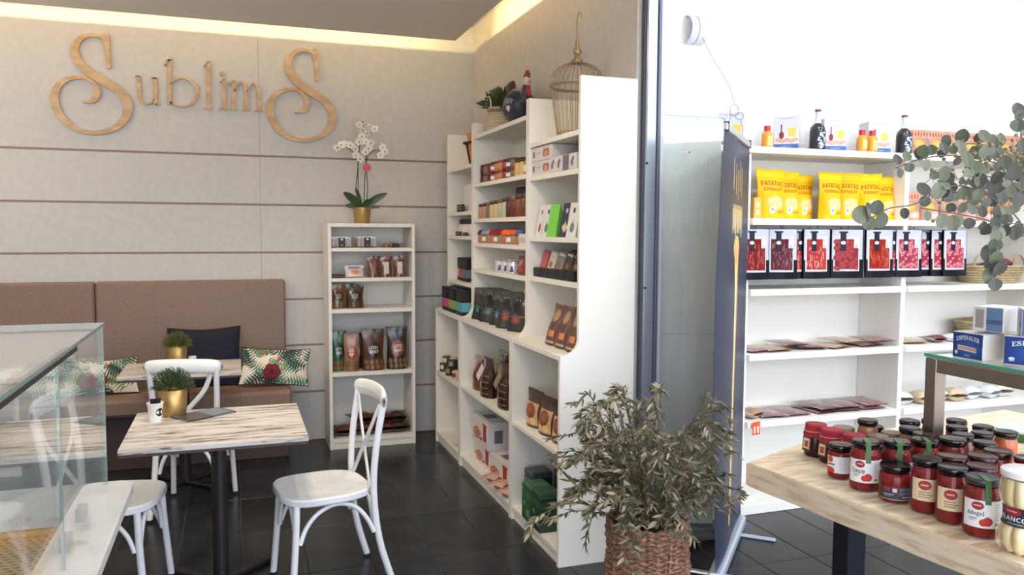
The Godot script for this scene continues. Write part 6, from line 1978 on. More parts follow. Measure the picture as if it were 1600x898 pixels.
func meat_pack(label: String, at: Vector3, turn: float, front: Material, w: float):
	var o := thing("meat_pack", label, "meat pack", at, turn, "hanging packs of sliced cured meat")
	var f := func(a: float, b: float): return Vector3((a - 0.5) * w, (b - 1.0) * 0.285 + 0.012, 0.006 + 0.012 * sin(PI * a) - 0.012 * pow(1.0 - a, 4.0) + 0.008 * pow(1.0 - b, 2.0))
	var m := MB.new()
	m.sheet(12, 8, f, 1.0)
	part("printed_film", m, front, o)
	var t := MB.new()
	t.sheet(12, 8, func(a, b): return f.call(a, b) - Vector3(0, 0, 0.011), -1.0)
	for e in [0, 1]:
		t.sheet(12, 1, func(a, b): return f.call(a, float(e)) - Vector3(0, 0, 0.0005 + 0.0105 * b), 1.0 if e == 0 else -1.0)
		t.sheet(1, 8, func(a, b): return f.call(float(e), b) - Vector3(0, 0, 0.0005 + 0.0105 * a), -1.0 if e == 0 else 1.0)
	part("black_tray", t, mat(rgb(14, 14, 24), 0.4, 0.0, {"metallic_specular": 0.2}), o)

func stock_wall_unit():
	var Y := 2.1005
	# upright cartons seen on their corner
	var cv := Canvas.new(128, 200, rgb(200, 200, 208))
	cv.rect(0, 0.82, 1, 0.18, rgb(58, 92, 158))
	cv.rect(0.2, 0.05, 0.6, 0.03, rgb(170, 172, 180))
	cv.ell(0.3, 0.56, 0.1, 0.11, rgb(120, 34, 44))
	cv.rect(0.27, 0.24, 0.06, 0.26, rgb(120, 34, 44))
	cv.poly([Vector2(0.56, 0.34), Vector2(0.9, 0.36), Vector2(0.86, 0.62), Vector2(0.58, 0.6)], rgb(236, 190, 84))
	for q in [[0.16, 0.7], [0.34, 0.74], [0.52, 0.7], [0.7, 0.74], [0.86, 0.7]]: cv.ell(q[0], q[1], 0.11, 0.055, rgb(214, 170, 150), rgb(176, 120, 104))
	cv.rect(0.3, 0.87, 0.4, 0.03, rgb(120, 150, 200))
	cv.rect(0.42, 0.94, 0.2, 0.05, rgb(224, 224, 226))
	var pm := printed(cv, 0.5)
	var cx := [2.72, 3.105, 3.42, 3.755]
	var turns := [-0.6, -0.72, -0.3, -0.34]
	var wl := ["white and blue aperitif carton behind the banner's top", "white and blue aperitif carton left of the first dark bottle", "white and blue aperitif carton right of the first dark bottle", "white and blue aperitif carton left of the second dark bottle"]
	for k in 4:
		var o := thing("aperitif_carton", wl[k], "carton", Vector3(cx[k], Y, -3.99), turns[k], "aperitif cartons on the wall unit's top")
		var b := MB.new()
		b.box(Vector3(0, 0.1, 0), Vector3(0.14, 0.2, 0.14), 0.0015)
		part("box_body", b, pm, o)
		for e in [0, 1]:
			b = MB.new()
			b.x = Transform3D(Basis(Vector3.UP, -PI / 2 * e), Vector3.ZERO)
			b.box(Vector3(0, 0.1, 0.0703), Vector3(0.136, 0.196, 0.0008))
			part("printed_side", b, pm, o)
	# dark wine-like bottles
	for k in 2:
		var o := thing("dark_bottle", ["black bottle with pale flourish label, nearer the banner", "black bottle with pale flourish label beside the snack bags"][k], "bottle", Vector3([3.29, 3.945][k], Y, -3.95), -0.15, "black bottles on the wall unit's top")
		var r := 0.046
		var b := MB.new()
		b.lathe([Vector2(0, 0), Vector2(r * 0.92, 0), Vector2(r, 0.008), Vector2(r, 0.12), Vector2(r * 0.9, 0.145), Vector2(r * 0.45, 0.168)], 22)
		part("bottle_body", b, mat(rgb(20, 18, 30), 0.1, 0.0, {"clearcoat_enabled": true, "clearcoat": 0.8}), o)
		b = MB.new()
		b.lathe([Vector2(r * 0.45, 0.168), Vector2(r * 0.34, 0.19), Vector2(r * 0.3, 0.225), Vector2(r * 0.34, 0.227), Vector2(r * 0.34, 0.236)], 16)
		part("clear_neck", b, mat(rgb(206, 212, 220), 0.15), o)
		b = MB.new()
		b.lathe([Vector2(r * 0.38, 0.236), Vector2(r * 0.4, 0.238), Vector2(r * 0.4, 0.25), Vector2(0, 0.252)], 16)
		part("crown_cap", b, mat(rgb(130, 60, 66), 0.35, 0.4), o)
		var lc := Canvas.new(96, 128, rgb(20, 18, 30))
		var rr := RandomNumberGenerator.new()
		rr.seed = 4
		for j in 34: lc.ell(0.5 + rr.randf_range(-0.36, 0.36) * (1.0 - 0.4 * absf(j / 17.0 - 1.0)), 0.08 + 0.85 * j / 34.0, 0.1, 0.045, rgb(186, 204, 222))
		for j in 20: lc.ell(rr.randf_range(0.2, 0.8), rr.randf_range(0.1, 0.9), 0.04, 0.03, rgb(30, 30, 50))
		b = MB.new()
		b.lathe([Vector2(r + 0.0006, 0.012), Vector2(r + 0.0006, 0.12)], 16, -0.7, 0.9)
		part("flourish_label", b, printed(lc, 0.4), o)
	# small amber bottles with red caps
	for k in 3:
		var o := thing("sauce_bottle", ["amber sauce bottle with red cap, alone beside the banner", "amber sauce bottle with red cap, left of a pair", "amber sauce bottle with red cap, right of a pair"][k], "bottle", Vector3([2.935, 3.575, 3.652][k], Y, [-3.95, -3.9, -3.9][k]), 0.4, "amber sauce bottles")
		var b := MB.new()
		b.lathe([Vector2(0, 0), Vector2(0.029, 0), Vector2(0.031, 0.004), Vector2(0.031, 0.085), Vector2(0.024, 0.1), Vector2(0.016, 0.108), Vector2(0, 0.108)], 18)
		part("bottle_body", b, mat(rgb(214, 150, 50), 0.2), o)
		b = MB.new()
		b.lathe([Vector2(0.018, 0.107), Vector2(0.019, 0.136), Vector2(0, 0.137)], 16)
		part("cap", b, mat(rgb(190, 40, 50), 0.4), o)
		b = MB.new()
		b.lathe([Vector2(0.0316, 0.022), Vector2(0.0316, 0.075)], 12, -0.9, 0.9)
		part("label", b, mat(rgb(236, 206, 120), 0.5), o)
	# brown snack bags to the right, on top and in the bay
	var sn := Canvas.new(128, 128, rgb(170, 128, 106))
	sn.rect(0, 0, 1, 0.3, rgb(190, 146, 124))
	for k in 6: sn.rect(0.08 + 0.15 * k, 0.08 + 0.02 * (k % 2), 0.07, 0.16, rgb(160, 62, 48))
	sn.ell(0.36, 0.52, 0.24, 0.16, rgb(222, 176, 78), rgb(196, 140, 70))
	sn.ell(0.6, 0.82, 0.34, 0.16, rgb(226, 190, 176), rgb(190, 130, 110))
	var snm := printed(sn, 0.35)
	for k in 7: bag("snack_bag", "brown and red snack bag on the wall unit's top, %s right of the dark bottle" % NTH[k], "bag", "brown snack bags", Vector3(4.085 + 0.145 * k, Y, -3.97), 0.04 * (k % 3 - 1), 0.15, 0.168, 0.07, snm, null, 40 + k)
	for k in 6: bag("snack_bag", "brown and red snack bag in the bay behind the branches, %s from the left" % NTH[k], "bag", "brown snack bags", Vector3(3.985 + 0.155 * k, 1.7005, -3.92), 0.03 * (k % 3 - 1), 0.152, 0.178, 0.07, snm, null, 50 + k)
	# yellow crisp bags
	Y = 1.7005
	var cp := Canvas.new(160, 240, rgb(224, 178, 14))
	cp.rect(0.03, 0.04, 0.94, 0.12, rgb(236, 198, 26))
	cp.text("PATATAS", 0.5, 0.3, 0.8, 0.1, rgb(190, 40, 16), false, 0.02)
	cp.text("ESPINALER", 0.5, 0.405, 0.68, 0.065, rgb(190, 40, 16))
	cp.ell(0.55, 0.68, 0.33, 0.15, rgb(238, 200, 140), rgb(226, 178, 100))
	for q in [[0.4, 0.64], [0.6, 0.62], [0.72, 0.7], [0.5, 0.74]]: cp.ell(q[0], q[1], 0.15, 0.07, rgb(244, 216, 160), rgb(222, 178, 104))
	cp.ell(0.42, 0.83, 0.1, 0.075, rgb(226, 226, 220))
	cp.ell(0.42, 0.81, 0.05, 0.035, rgb(150, 150, 150))
	cp.rect(0.62, 0.84, 0.26, 0.05, rgb(214, 130, 30))
	var cm := printed(cp, 0.55, {"metallic_specular": 0.3})
	var ym := mat(rgb(236, 200, 30), 0.55)
	var chips := [[2.93, 0.195, 0.285, 0.04, -3.90], [3.085, 0.175, 0.278, 0.05, -3.95], [3.222, 0.17, 0.262, 0.1, -3.99], [3.35, 0.165, 0.276, 0.0, -3.9], [3.5, 0.15, 0.282, -0.35, -3.92], [3.645, 0.17, 0.278, -0.05, -3.9], [3.79, 0.155, 0.262, 0.04, -3.93]]
	for k in 7:
		var q: Array = chips[k]
		bag("crisp_bag", "yellow bag of potato crisps with red lettering, %s of seven from the left" % NTH[k], "crisp bag", "yellow crisp bags", Vector3(q[0], Y, q[4]), q[3], q[1], q[2], 0.085, cm, ym, 60 + k)
	var gold := Canvas.new(48, 96, rgb(206, 166, 84))
	gold.rect(0.2, 0.2, 0.6, 0.3, rgb(236, 206, 130))
	gold.ell(0.5, 0.72, 0.25, 0.14, rgb(236, 214, 150))
	var gm := printed(gold, 0.4)
	carton("slim_carton", "slim golden carton left of the yellow crisp bags", "carton", "slim golden cartons", Vector3(2.80, Y, -3.86), 0.0, Vector3(0.052, 0.118, 0.05), gm, mat(rgb(206, 166, 84), 0.4))
	carton("slim_carton", "slim orange carton on the bay behind the banner", "carton", "slim golden cartons", Vector3(2.615, Y, -3.9), 0.0, Vector3(0.06, 0.135, 0.05), gm, mat(rgb(206, 140, 70), 0.4))
	# hooks with hanging packs
	var steel := mat(rgb(120, 122, 128), 0.35, 0.6)
	var hooks := [[2.53, 0, 0], [2.775, 0, 1], [2.96, 1, 1], [3.2, 2, 1], [3.42, 3, 0], [3.66, 4, 0], [3.885, 5, 1], [4.255, 5, 2]]
	var prints := []
	for k in 6: prints.append(meat_print(k))
	var wm := ["dark red cured meat pack left of the banner's edge", "red cured meat pack right of the banner", "purple-red ham pack with pale streaks", "bright red bacon-like pack with white stripes", "brick red pack of round meat slices", "orange-red ham pack with fat streaks", "pink and white marbled slices pack", "pink salami slices pack, alone at the right"]
	for k in 8:
		var h: Array = hooks[k]
		var hk := thing("display_hook", "wire display hook holding the %s" % wm[k], "hook", Vector3(h[0], 1.664, RW), 0.0, "wire display hooks under the shelf")
		var m := MB.new()
		m.tube([Vector3(0, -0.004, 0.03), Vector3(0, -0.022, 0.04), Vector3(0, -0.022, 0.36), Vector3(0, -0.012, 0.372)], 0.003, 6)
		part("prong", m, steel, hk)
		var pl := MB.new()
		pl.bx(Vector3(-0.002, -0.05, 0.365), Vector3(0.002, -0.001, 0.368), 0.0005)
		part("drop_tag", pl, mat(rgb(60, 64, 74), 0.5), hk)
		for j in range(h[2], -1, -1):
			meat_pack(wm[k] + ["", ", hidden right behind the front one", ", third one back on the hook"][j], Vector3(h[0] - 0.07 * j + 0.006, 1.628, -3.826 - 0.028 * j), 0.1 if k % 2 else -0.05, prints[h[1]], [0.2, 0.195, 0.19, 0.195, 0.215, 0.215, 0.185, 0.2][k])
	var rl := MB.new()
	rl.tube([Vector3(4.0, 1.635, -3.86), Vector3(4.12, 1.635, -3.86)], 0.003, 6)
	tag(part("wire_rail", rl, steel, self), "short wire rail under the shelf between the marbled and salami packs", "rail")
	# flat vacuum packs on two shelves
	var fp := []
	for k in 5:
		var c := Canvas.new(96, 96, [rgb(150, 96, 92), rgb(110, 50, 56), rgb(176, 136, 106), rgb(190, 150, 110), rgb(132, 84, 84), rgb(84, 44, 52)][k])
		var r := RandomNumberGenerator.new()
		r.seed = 300 + k
		for j in 14: c.ell(r.randf(), r.randf(), 0.1, 0.06, c.im.get_pixel(2, 2).lightened(0.25), c.im.get_pixel(2, 2))
		c.rect(0, 0, 1, 0.06, rgb(206, 198, 196))
		c.rect(0, 0, 0.05, 1, rgb(206, 198, 196))
		fp.append(printed(c, 0.2, {"clearcoat_enabled": true, "clearcoat": 0.6}))
	var flat := [[2.66, 0, 1], [2.86, 0.0, 0], [2.99, 0.0, 2], [3.14, 0.022, 1], [3.27, 0, 1], [3.41, 0.0, 3], [3.54, 0.024, 3], [3.67, 0, 4], [3.76, 0.024, 0], [4.05, 0, 3]]
	var wf := ["crinkled purple pack behind the banner", "pale pink vacuum pack at the left end", "beige vacuum pack second from the left", "dark red vacuum pack on top of others, left", "very dark vacuum pack at the front edge", "kraft coloured vacuum pack, lower, in the middle", "kraft coloured vacuum pack, upper, in the middle", "dusky pink vacuum pack right of the middle", "pale pink vacuum pack on top at the right", "kraft coloured vacuum pack in the right-hand bay"]
	for k in 10:
		var q: Array = flat[k]
		lying_bag(wf[k] + ", on the fourth shelf", "vacuum packs lying on the wall unit", Vector3(q[0], 0.9285 + q[1], -3.98 + 0.01 * (k % 3)), 0.25 - 0.11 * (k % 5), 0.17, 0.24, 0.022, fp[q[2]], "vacuum_pack", "meat pack")
	var low := [[2.98, 4], [3.14, 4], [3.34, 1], [3.52, 4], [3.7, 0], [2.9, 1]]
	for k in 5:
		for j in (2 if k > 1 else 1):
			lying_bag("flat pink-red vacuum pack on the lowest shelf, %s from the left, %s" % [NTH[k], ["lower", "upper"][j]], "vacuum packs lying on the wall unit", Vector3(low[k][0] + 0.025 * j, 0.5405 + 0.02 * j, -3.97), 0.1 * (k % 3 - 1), 0.17, 0.25, 0.018, fp[low[k][1]], "vacuum_pack", "meat pack")
	var tagp := thing("price_flag", "orange price flag hanging at the banner side of the lowest shelf", "price tag", Vector3(2.80, 0.505, -3.797), 0.2)
	var tm := MB.new()
	tm.box(Vector3(0, 0.0, 0), Vector3(0.062, 0.075, 0.0015), 0.0004)
	part("orange_card", tm, mat(rgb(236, 92, 40), 0.5), tagp)
	tm = MB.new()
	tm.bx(Vector3(-0.02, -0.028, 0.0008), Vector3(-0.006, 0.012, 0.0014))
	tm.bx(Vector3(0.006, -0.028, 0.0008), Vector3(0.02, 0.012, 0.0014))
	part("white_print", tm, mat(rgb(240, 220, 210), 0.5), tagp)
	lying_bag("brown and cream wrapped sausage by the orange price flag", "", Vector3(2.83, 0.5405, -3.93), 0.4, 0.12, 0.16, 0.06, fp[2], "wrapped_sausage", "meat pack")
	var wp := [mat(rgb(214, 206, 196), 0.35), mat(rgb(226, 226, 228), 0.3), mat(rgb(206, 184, 150), 0.45)]
	for k in 7: lying_bag("pale wrapped cheese pack on the right bay's lowest shelf, %s from the left" % NTH[k], "pale wrapped packs in the right bay", Vector3(3.98 + 0.14 * k, 0.5405, -3.96 + 0.02 * (k % 2)), 0.2 * (k % 3 - 1), 0.13, 0.18, 0.085, wp[[0, 2, 1, 2, 1, 1, 0][k]], "cheese_pack", "cheese")
	for k in 3: lying_bag("small red and clear pack on the right bay's fourth shelf, %s" % NTH[k], "small packs in the right bay", Vector3(4.22 + 0.13 * k, 0.9285, -3.93), 0.3 * k, 0.11, 0.14, 0.05, fp[1] if k == 0 else wp[1], "small_pack", "pack")
	# shallow straw basket with handle
	straw_basket("shallow straw basket with red bunting behind the branches", Vector3(4.74, 1.2985, -3.98), true)
	straw_basket("straw basket on the right bay's fourth shelf behind the navy cartons", Vector3(4.78, 0.9285, -3.99), false)

func straw_basket(label: String, at: Vector3, red: bool):
	var o := thing("straw_basket", label, "basket", at, 0.0)
	var straw := textured(noise_tex([rgb(150, 128, 92), rgb(190, 168, 128)], [0.2, 0.8], 0.05, 0.6, 4.0, 64, 64, 88), 0.8, Vector3(6, 6, 6))
	for k in 7:
		var ring := []
		var r := 0.155 + 0.008 * k
		for j in 41: ring.append(Vector3(sin(TAU * j / 40) * r * 1.25, 0.0105 + 0.0165 * k + 0.0016 * sin(j * 3.1 + k), cos(TAU * j / 40) * r * 0.78))
		var m := MB.new()
		m.tube(ring, 0.0105, 6, 1.0, Vector3.ZERO, false)
		part("straw_coil", m, straw, o)
	var b := MB.new()
	b.lathe([Vector2(0, 0.003), Vector2(0.16, 0.003), Vector2(0.16, 0.012), Vector2(0, 0.012)], 30, 0, TAU, 0.7)
	part("base", b, straw, o)
	for s in [-1, 1]:
		var m := MB.new()
		var arc := []
		for j in 15: arc.append(Vector3(s * 0.17 + cos(PI * j / 14) * 0.05, 0.115 + sin(PI * j / 14) * 0.07, 0.075))
		m.tube(arc, 0.006, 6)
		part("handle", m, straw, o)
	if red:
		lying_bag("dark red wrapped pack lying in the straw basket", "", at + Vector3(0.04, 0.0815, 0.0), 0.3, 0.2, 0.17, 0.08, mat(rgb(140, 44, 52), 0.6), "wrapped_pack", "pack")

# ------------------------------------------------------------------ plants and ornaments
func leaf(mb: MB, at: Vector3, dir: Vector3, side: Vector3, L: float, W: float, curl := 0.15):
	var nn := side.cross(dir).normalized()
	var p := []
	for k in 4:
		var t := k / 3.0
		p.append(at + dir * L * t - nn * curl * L * t * t)
	var wd := [0.12, 1.0, 0.75, 0.0]
	for k in 3:
		for s in [-1, 1]:
			var a: Vector3 = p[k]
			var b: Vector3 = p[k + 1]
			var c: Vector3 = p[k + 1] + side * s * W * wd[k + 1] + nn * W * 0.25 * wd[k + 1]
			var d: Vector3 = p[k] + side * s * W * wd[k] + nn * W * 0.25 * wd[k]
			var m = (nn - side * s * 0.25).normalized()
			mb.tri(a, b, c, m, m, m)
			mb.tri(a, c, d, m, m, m)

func build_plants():
	var two := {"cull_mode": BaseMaterial3D.CULL_DISABLED, "backlight_enabled": true, "backlight": Color(0.2, 0.22, 0.16)}
	var g := RandomNumberGenerator.new()
	g.seed = 11
	# ---- olive-like plant in a woven basket
	var o := thing("olive_plant", "bushy grey-green olive plant in a brown woven basket before the white panel", "potted plant", Vector3(1.525, 0, -2.74))
	var bk := textured(noise_tex([rgb(70, 44, 32), rgb(128, 90, 66), rgb(190, 150, 120)], [0.2, 0.5, 0.8], 0.09, 0.6, 3.0, 128, 128, 17), 0.75, Vector3(5, 5, 5))
	var H := 0.5
	for k in 26:
		var ring := []
		var r := 0.154 + 0.003 * sin(k * 0.9)
		for j in 73:
			var a := TAU * j / 72
			var w := 0.004 * sin(a * 16.0 + k * 2.6)
			ring.append(Vector3(sin(a) * (r + w), 0.016 + 0.0188 * k + 0.0055 * sin(a * 16.0 + 1.2 + k * 0.35), cos(a) * (r + w)))
		var m := MB.new()
		m.tube(ring, 0.0112, 6, 1.0, Vector3.ZERO, false)
		part("woven_coil", m, bk, o)
	var inn := MB.new()
	inn.lathe([Vector2(0, 0.002), Vector2(0.148, 0.002), Vector2(0.148, H - 0.04), Vector2(0, H - 0.03)], 30)
	part("inner_pot", inn, mat(rgb(44, 32, 26), 0.9), o)
	var leaves := MB.new()
	var pale := MB.new()
	var twigs := MB.new()
	for k in 120:
		var az := g.randf() * TAU
		var el := g.randf_range(0.0, 1.0)
		var reach := g.randf_range(0.18, 0.36) * (0.62 + 0.5 * el)
		var lift := g.randf_range(0.12, 0.5) * (1.1 - 0.75 * el * el)
		if k < 8: lift += 0.12; reach *= 0.6
		var droop := g.randf_range(0.0, 0.1) + (0.26 * g.randf() * el if k % 5 == 0 else 0.0)
		var d := Vector3(sin(az), 0, cos(az))
		var p0 := d * g.randf_range(0.01, 0.1) + Vector3(0, H - 0.03, 0)
		var pts := [p0, p0 + d * reach * 0.35 + Vector3(0, lift * 0.62, 0), p0 + d * reach * 0.72 + Vector3(0, lift, 0), p0 + d * reach + Vector3(g.randf_range(-0.05, 0.05), lift - droop * 0.45, g.randf_range(-0.05, 0.05)), p0 + d * reach * 1.12 + Vector3(g.randf_range(-0.06, 0.06), lift - droop, g.randf_range(-0.06, 0.06))]
		var path := smooth_path(pts, 6)
		twigs.tube(path, 0.0022, 4, 1.0, Vector3.ZERO, false)
		for i in range(5, path.size()):
			for s in [-1, 1]:
				if g.randf() < 0.1: continue
				var t: Vector3 = (path[i] - path[i - 1]).normalized()
				var out = t.cross(Vector3(g.randf() - 0.5, 1.0, g.randf() - 0.5)).normalized() * s
				var dir = (t * 0.75 + out * 0.6 + Vector3(0, g.randf_range(-0.3, 0.3), 0)).normalized()
				var side = dir.cross(Vector3(g.randf() - 0.5, g.randf() - 0.2, g.randf() - 0.5)).normalized()
				leaf(pale if g.randf() < 0.3 else leaves, path[i], dir, side, g.randf_range(0.03, 0.052), g.randf_range(0.0045, 0.0072))
	part("foliage", leaves, mat(rgb(92, 88, 68), 0.6, 0.0, two), o, "stuff")
	part("pale_foliage", pale, mat(rgb(150, 140, 116), 0.6, 0.0, two), o, "stuff")
	part("twigs", twigs, mat(rgb(96, 78, 60), 0.8), o, "stuff")
	# ---- eucalyptus branches in a vase at the right end of the table
	var eu := thing("eucalyptus_vase", "eucalyptus branches with round grey-green leaves reaching in from the right", "plant", Vector3(2.68, TABLE, -1.45))
	var vs := MB.new()
	vs.lathe([Vector2(0, 0), Vector2(0.06, 0), Vector2(0.075, 0.03), Vector2(0.08, 0.16), Vector2(0.05, 0.26), Vector2(0.045, 0.32), Vector2(0.05, 0.33), Vector2(0.042, 0.325), Vector2(0.04, 0.28), Vector2(0, 0.27)], 26)
	part("vase", vs, mat(rgb(210, 206, 200), 0.4), eu)
	var br := [
		[Vector3(2.293, 1.789, -1.70), Vector3(2.005, 1.815, -1.67), Vector3(1.808, 1.826, -1.64), Vector3(1.668, 1.811, -1.61), Vector3(1.557, 1.782, -1.58)],
		[Vector3(2.191, 1.702, -1.62), Vector3(1.914, 1.722, -1.59), Vector3(1.724, 1.741, -1.56), Vector3(1.571, 1.692, -1.53), Vector3(1.463, 1.679, -1.50), Vector3(1.371, 1.648, -1.47)],
		[Vector3(2.105, 1.587, -1.55), Vector3(1.902, 1.621, -1.52), Vector3(1.766, 1.652, -1.49), Vector3(1.638, 1.666, -1.46), Vector3(1.488, 1.678, -1.43)],
		[Vector3(1.897, 1.645, -1.50), Vector3(1.785, 1.641, -1.47), Vector3(1.724, 1.605, -1.44), Vector3(1.676, 1.565, -1.41), Vector3(1.665, 1.521, -1.38)],
		[Vector3(2.157, 1.806, -1.60), Vector3(1.984, 1.840, -1.57), Vector3(1.912, 1.916, -1.54)],
		[Vector3(2.252, 1.838, -1.75), Vector3(1.989, 1.872, -1.72), Vector3(1.806, 1.850, -1.69)],
		[Vector3(2.217, 1.739, -1.66), Vector3(2.007, 1.760, -1.63), Vector3(1.855, 1.771, -1.60), Vector3(1.747, 1.726, -1.57), Vector3(1.650, 1.751, -1.54)],
		[Vector3(2.052, 1.663, -1.55), Vector3(1.906, 1.727, -1.52), Vector3(1.800, 1.783, -1.49)],
		[Vector3(2.245, 1.742, -1.70), Vector3(2.103, 1.791, -1.67), Vector3(1.967, 1.837, -1.64), Vector3(1.895, 1.862, -1.61)],
		[Vector3(2.073, 1.595, -1.58), Vector3(1.925, 1.670, -1.55), Vector3(1.786, 1.724, -1.52), Vector3(1.695, 1.780, -1.49)]]
	var round_leaf := []
	for v in 3:
		var m := MB.new()
		var R := 1.0
		for j in 10:
			var a0 := PI * j / 10.0
			var a1 := PI * (j + 1) / 10.0
			# an almost round blade with a short point, folded a little along its midrib
			var e := func(a: float, s: float): return Vector3(s * sin(a) * 0.5 * [0.95, 0.8, 1.05][v], 0.5 - cos(a) * 0.5 + 0.06 * pow(a / PI, 8.0), 0.1 * sin(a) + 0.08 * v * sin(a * 2.0))
			var mid := func(a: float): return Vector3(0, 0.5 - cos(a) * 0.5 + 0.06 * pow(a / PI, 8.0), 0.06 * v * sin(a))
			for s in [-1, 1]:
				var nn := Vector3(-s * 0.2, 0, 1).normalized()
				m.tri(mid.call(a0), mid.call(a1), e.call(a1, s), nn, nn, nn)
				m.tri(mid.call(a0), e.call(a1, s), e.call(a0, s), nn, nn, nn)
		round_leaf.append(m.mesh())
	var tones := [mat(rgb(82, 88, 78), 0.65, 0.0, two), mat(rgb(106, 112, 94), 0.65, 0.0, two), mat(rgb(66, 66, 62), 0.65, 0.0, two)]
	for b in br:
		var pts = [Vector3(2.68, 1.2, -1.45), Vector3(2.6, 1.45, -1.48), (b[0] + Vector3(2.6, 1.5, -1.5)) / 2.0 + Vector3(0.02, 0.06, 0)] + b
		var loc := []
		for p in pts: loc.append(p - eu.position)
		var path := smooth_path(loc, 5)
		var m := MB.new()
		m.tube(path, 0.0018, 5)
		part("branch", m, mat(rgb(92, 78, 70), 0.7), eu)
		for i in range(14, path.size()):
			if i % 2 == 1 and g.randf() < 0.8: continue
			var t: Vector3 = (path[i] - path[i - 1]).normalized()
			for s in [-1, 1]:
				if g.randf() < 0.24: continue
				var dir := (t * 0.4 + Vector3(0, s * 0.9, 0) + Vector3(g.randf() - 0.5, g.randf() - 0.5, g.randf() - 0.5) * 0.9).normalized()
				var z := Vector3(g.randf() - 0.9, g.randf() - 0.5, g.randf() + 0.3).normalized()
				var xx := dir.cross(z).normalized()
				var L := g.randf_range(0.022, 0.042)
				var lf := part("leaf", round_leaf[g.randi() % 3], tones[g.randi() % 3], eu)
				lf.transform = Transform3D(Basis(xx * L, dir * L, xx.cross(dir) * L), path[i] + dir * 0.004)
	# ---- dried blossom sprays behind the leaves
	var sp := MB.new()
	for k in 260:
		var c := Vector3(g.randf_range(-0.86, -0.45), 0.0, 0.0)
		c.y = 0.87 + g.randf_range(-0.09, 0.09) - 0.1 * absf(c.x + 0.5)
		c.z = g.randf_range(-0.3, -0.12)
		var e := c + Vector3(g.randf_range(-0.03, 0.03), g.randf_range(-0.03, 0.03), g.randf_range(-0.03, 0.03))
		sp.tube([c, e], 0.0011, 3, 1.0, Vector3.ZERO, false)
		sp.box(e, Vector3(0.01, 0.009, 0.01), 0.003)
	part("dried_blossom", sp, mat(rgb(150, 130, 98), 0.8), eu, "stuff")
	# ---- orchid on the bookcase
	var orc := thing("orchid", "white orchid with a red tag in a gold pot on the bookcase", "potted plant", Vector3(0.915, 1.6755, -6.08))
	var pt := MB.new()
	pt.lathe([Vector2(0, 0), Vector2(0.054, 0), Vector2(0.056, 0.003), Vector2(0.067, 0.118), Vector2(0.064, 0.12), Vector2(0.061, 0.1), Vector2(0, 0.1)], 30)
	part("gold_pot", pt, mat(rgb(184, 152, 98), 0.38, 0.75), orc)
	var lg := mat(rgb(52, 76, 42), 0.42, 0.0, {"cull_mode": BaseMaterial3D.CULL_DISABLED})
	for q in [[-1.2, 0.2, 0.062, 0.85], [1.35, 0.22, 0.055, 0.75], [-1.5, 0.13, 0.05, 0.55], [1.0, 0.13, 0.05, 1.0], [1.5, 0.13, 0.03, 0.45], [-0.9, 0.19, 0.03, 1.25]]:
		var m := MB.new()
		var d := Vector3(sin(q[0]) * cos(q[3]), sin(q[3]), cos(q[0]) * cos(q[3]))
		var side := d.cross(Vector3(0, 0, 1)).normalized()
		var up := side.cross(d)
		m.sheet(10, 4, func(a, b):
			var w: float = q[2] * pow(sin(PI * clampf(a * 0.93 + 0.05, 0, 1)), 0.6)
			return Vector3(0, 0.105, 0) + d * q[1] * a * 1.15 + side * (b - 0.5) * w + up * (0.12 * absf(b - 0.5) * w) - Vector3(0, 0.05 * a * a, 0), 1.0)
		part("leaf", m, lg, orc)
	var stem := mat(rgb(52, 42, 34), 0.6)
	var heads := []
	for s in [[-0.03, [Vector3(-0.02, 0.1, 0), Vector3(-0.045, 0.26, 0.01), Vector3(-0.03, 0.42, 0.01), Vector3(-0.04, 0.5, 0.02), Vector3(-0.13, 0.565, 0.04), Vector3(-0.19, 0.55, 0.05)]], [0.02, [Vector3(0.015, 0.1, 0), Vector3(0.02, 0.3, 0.0), Vector3(0.03, 0.48, 0.02), Vector3(0.02, 0.62, 0.04), Vector3(0.0, 0.75, 0.05)]], [0.03, [Vector3(0.02, 0.1, 0), Vector3(0.04, 0.25, 0.02), Vector3(0.03, 0.46, 0.03), Vector3(0.08, 0.54, 0.03), Vector3(0.16, 0.535, 0.04)]], [0, [Vector3(-0.01, 0.1, 0.01), Vector3(-0.03, 0.25, 0.02), Vector3(-0.03, 0.45, 0.03), Vector3(-0.02, 0.6, 0.05)]]]:
		var path := smooth_path(s[1], 6)
		var m := MB.new()
		m.tube(path, 0.0032, 6)
		part("stem", m, stem, orc)
	for q in [[-0.19, 0.55], [-0.155, 0.575], [-0.125, 0.58], [-0.09, 0.575], [-0.06, 0.545], [-0.055, 0.5], [-0.02, 0.475], [-0.03, 0.6], [-0.01, 0.64], [0.02, 0.6], [0.0, 0.69], [-0.03, 0.72], [0.03, 0.665], [0.05, 0.715], [0.0, 0.755], [0.04, 0.555], [0.065, 0.6], [0.02, 0.53], [0.16, 0.535], [0.135, 0.51], [0.145, 0.565], [0.09, 0.7]]:
		var f := MB.new()
		var c := Vector3(q[0], q[1], 0.06 + g.randf_range(-0.02, 0.03))
		var tilt := Basis(Vector3.UP, g.randf_range(-0.7, 0.7)) * Basis(Vector3.RIGHT, g.randf_range(-0.4, 0.4)) * Basis(Vector3(0, 0, 1), g.randf_range(-0.5, 0.5))
		for k in 5:
			var a := TAU * k / 5.0
			var wide := 0.017 if k in [1, 4] else 0.011
			var d := Vector3(sin(a), cos(a), 0.12)
			var sd := Vector3(cos(a), -sin(a), 0)
			f.sheet(4, 4, func(u, v): return c + tilt * (d * 0.031 * u + sd * (v - 0.5) * 2.0 * wide * pow(sin(PI * clampf(u * 0.9 + 0.08, 0, 1)), 0.7)), -1.0)
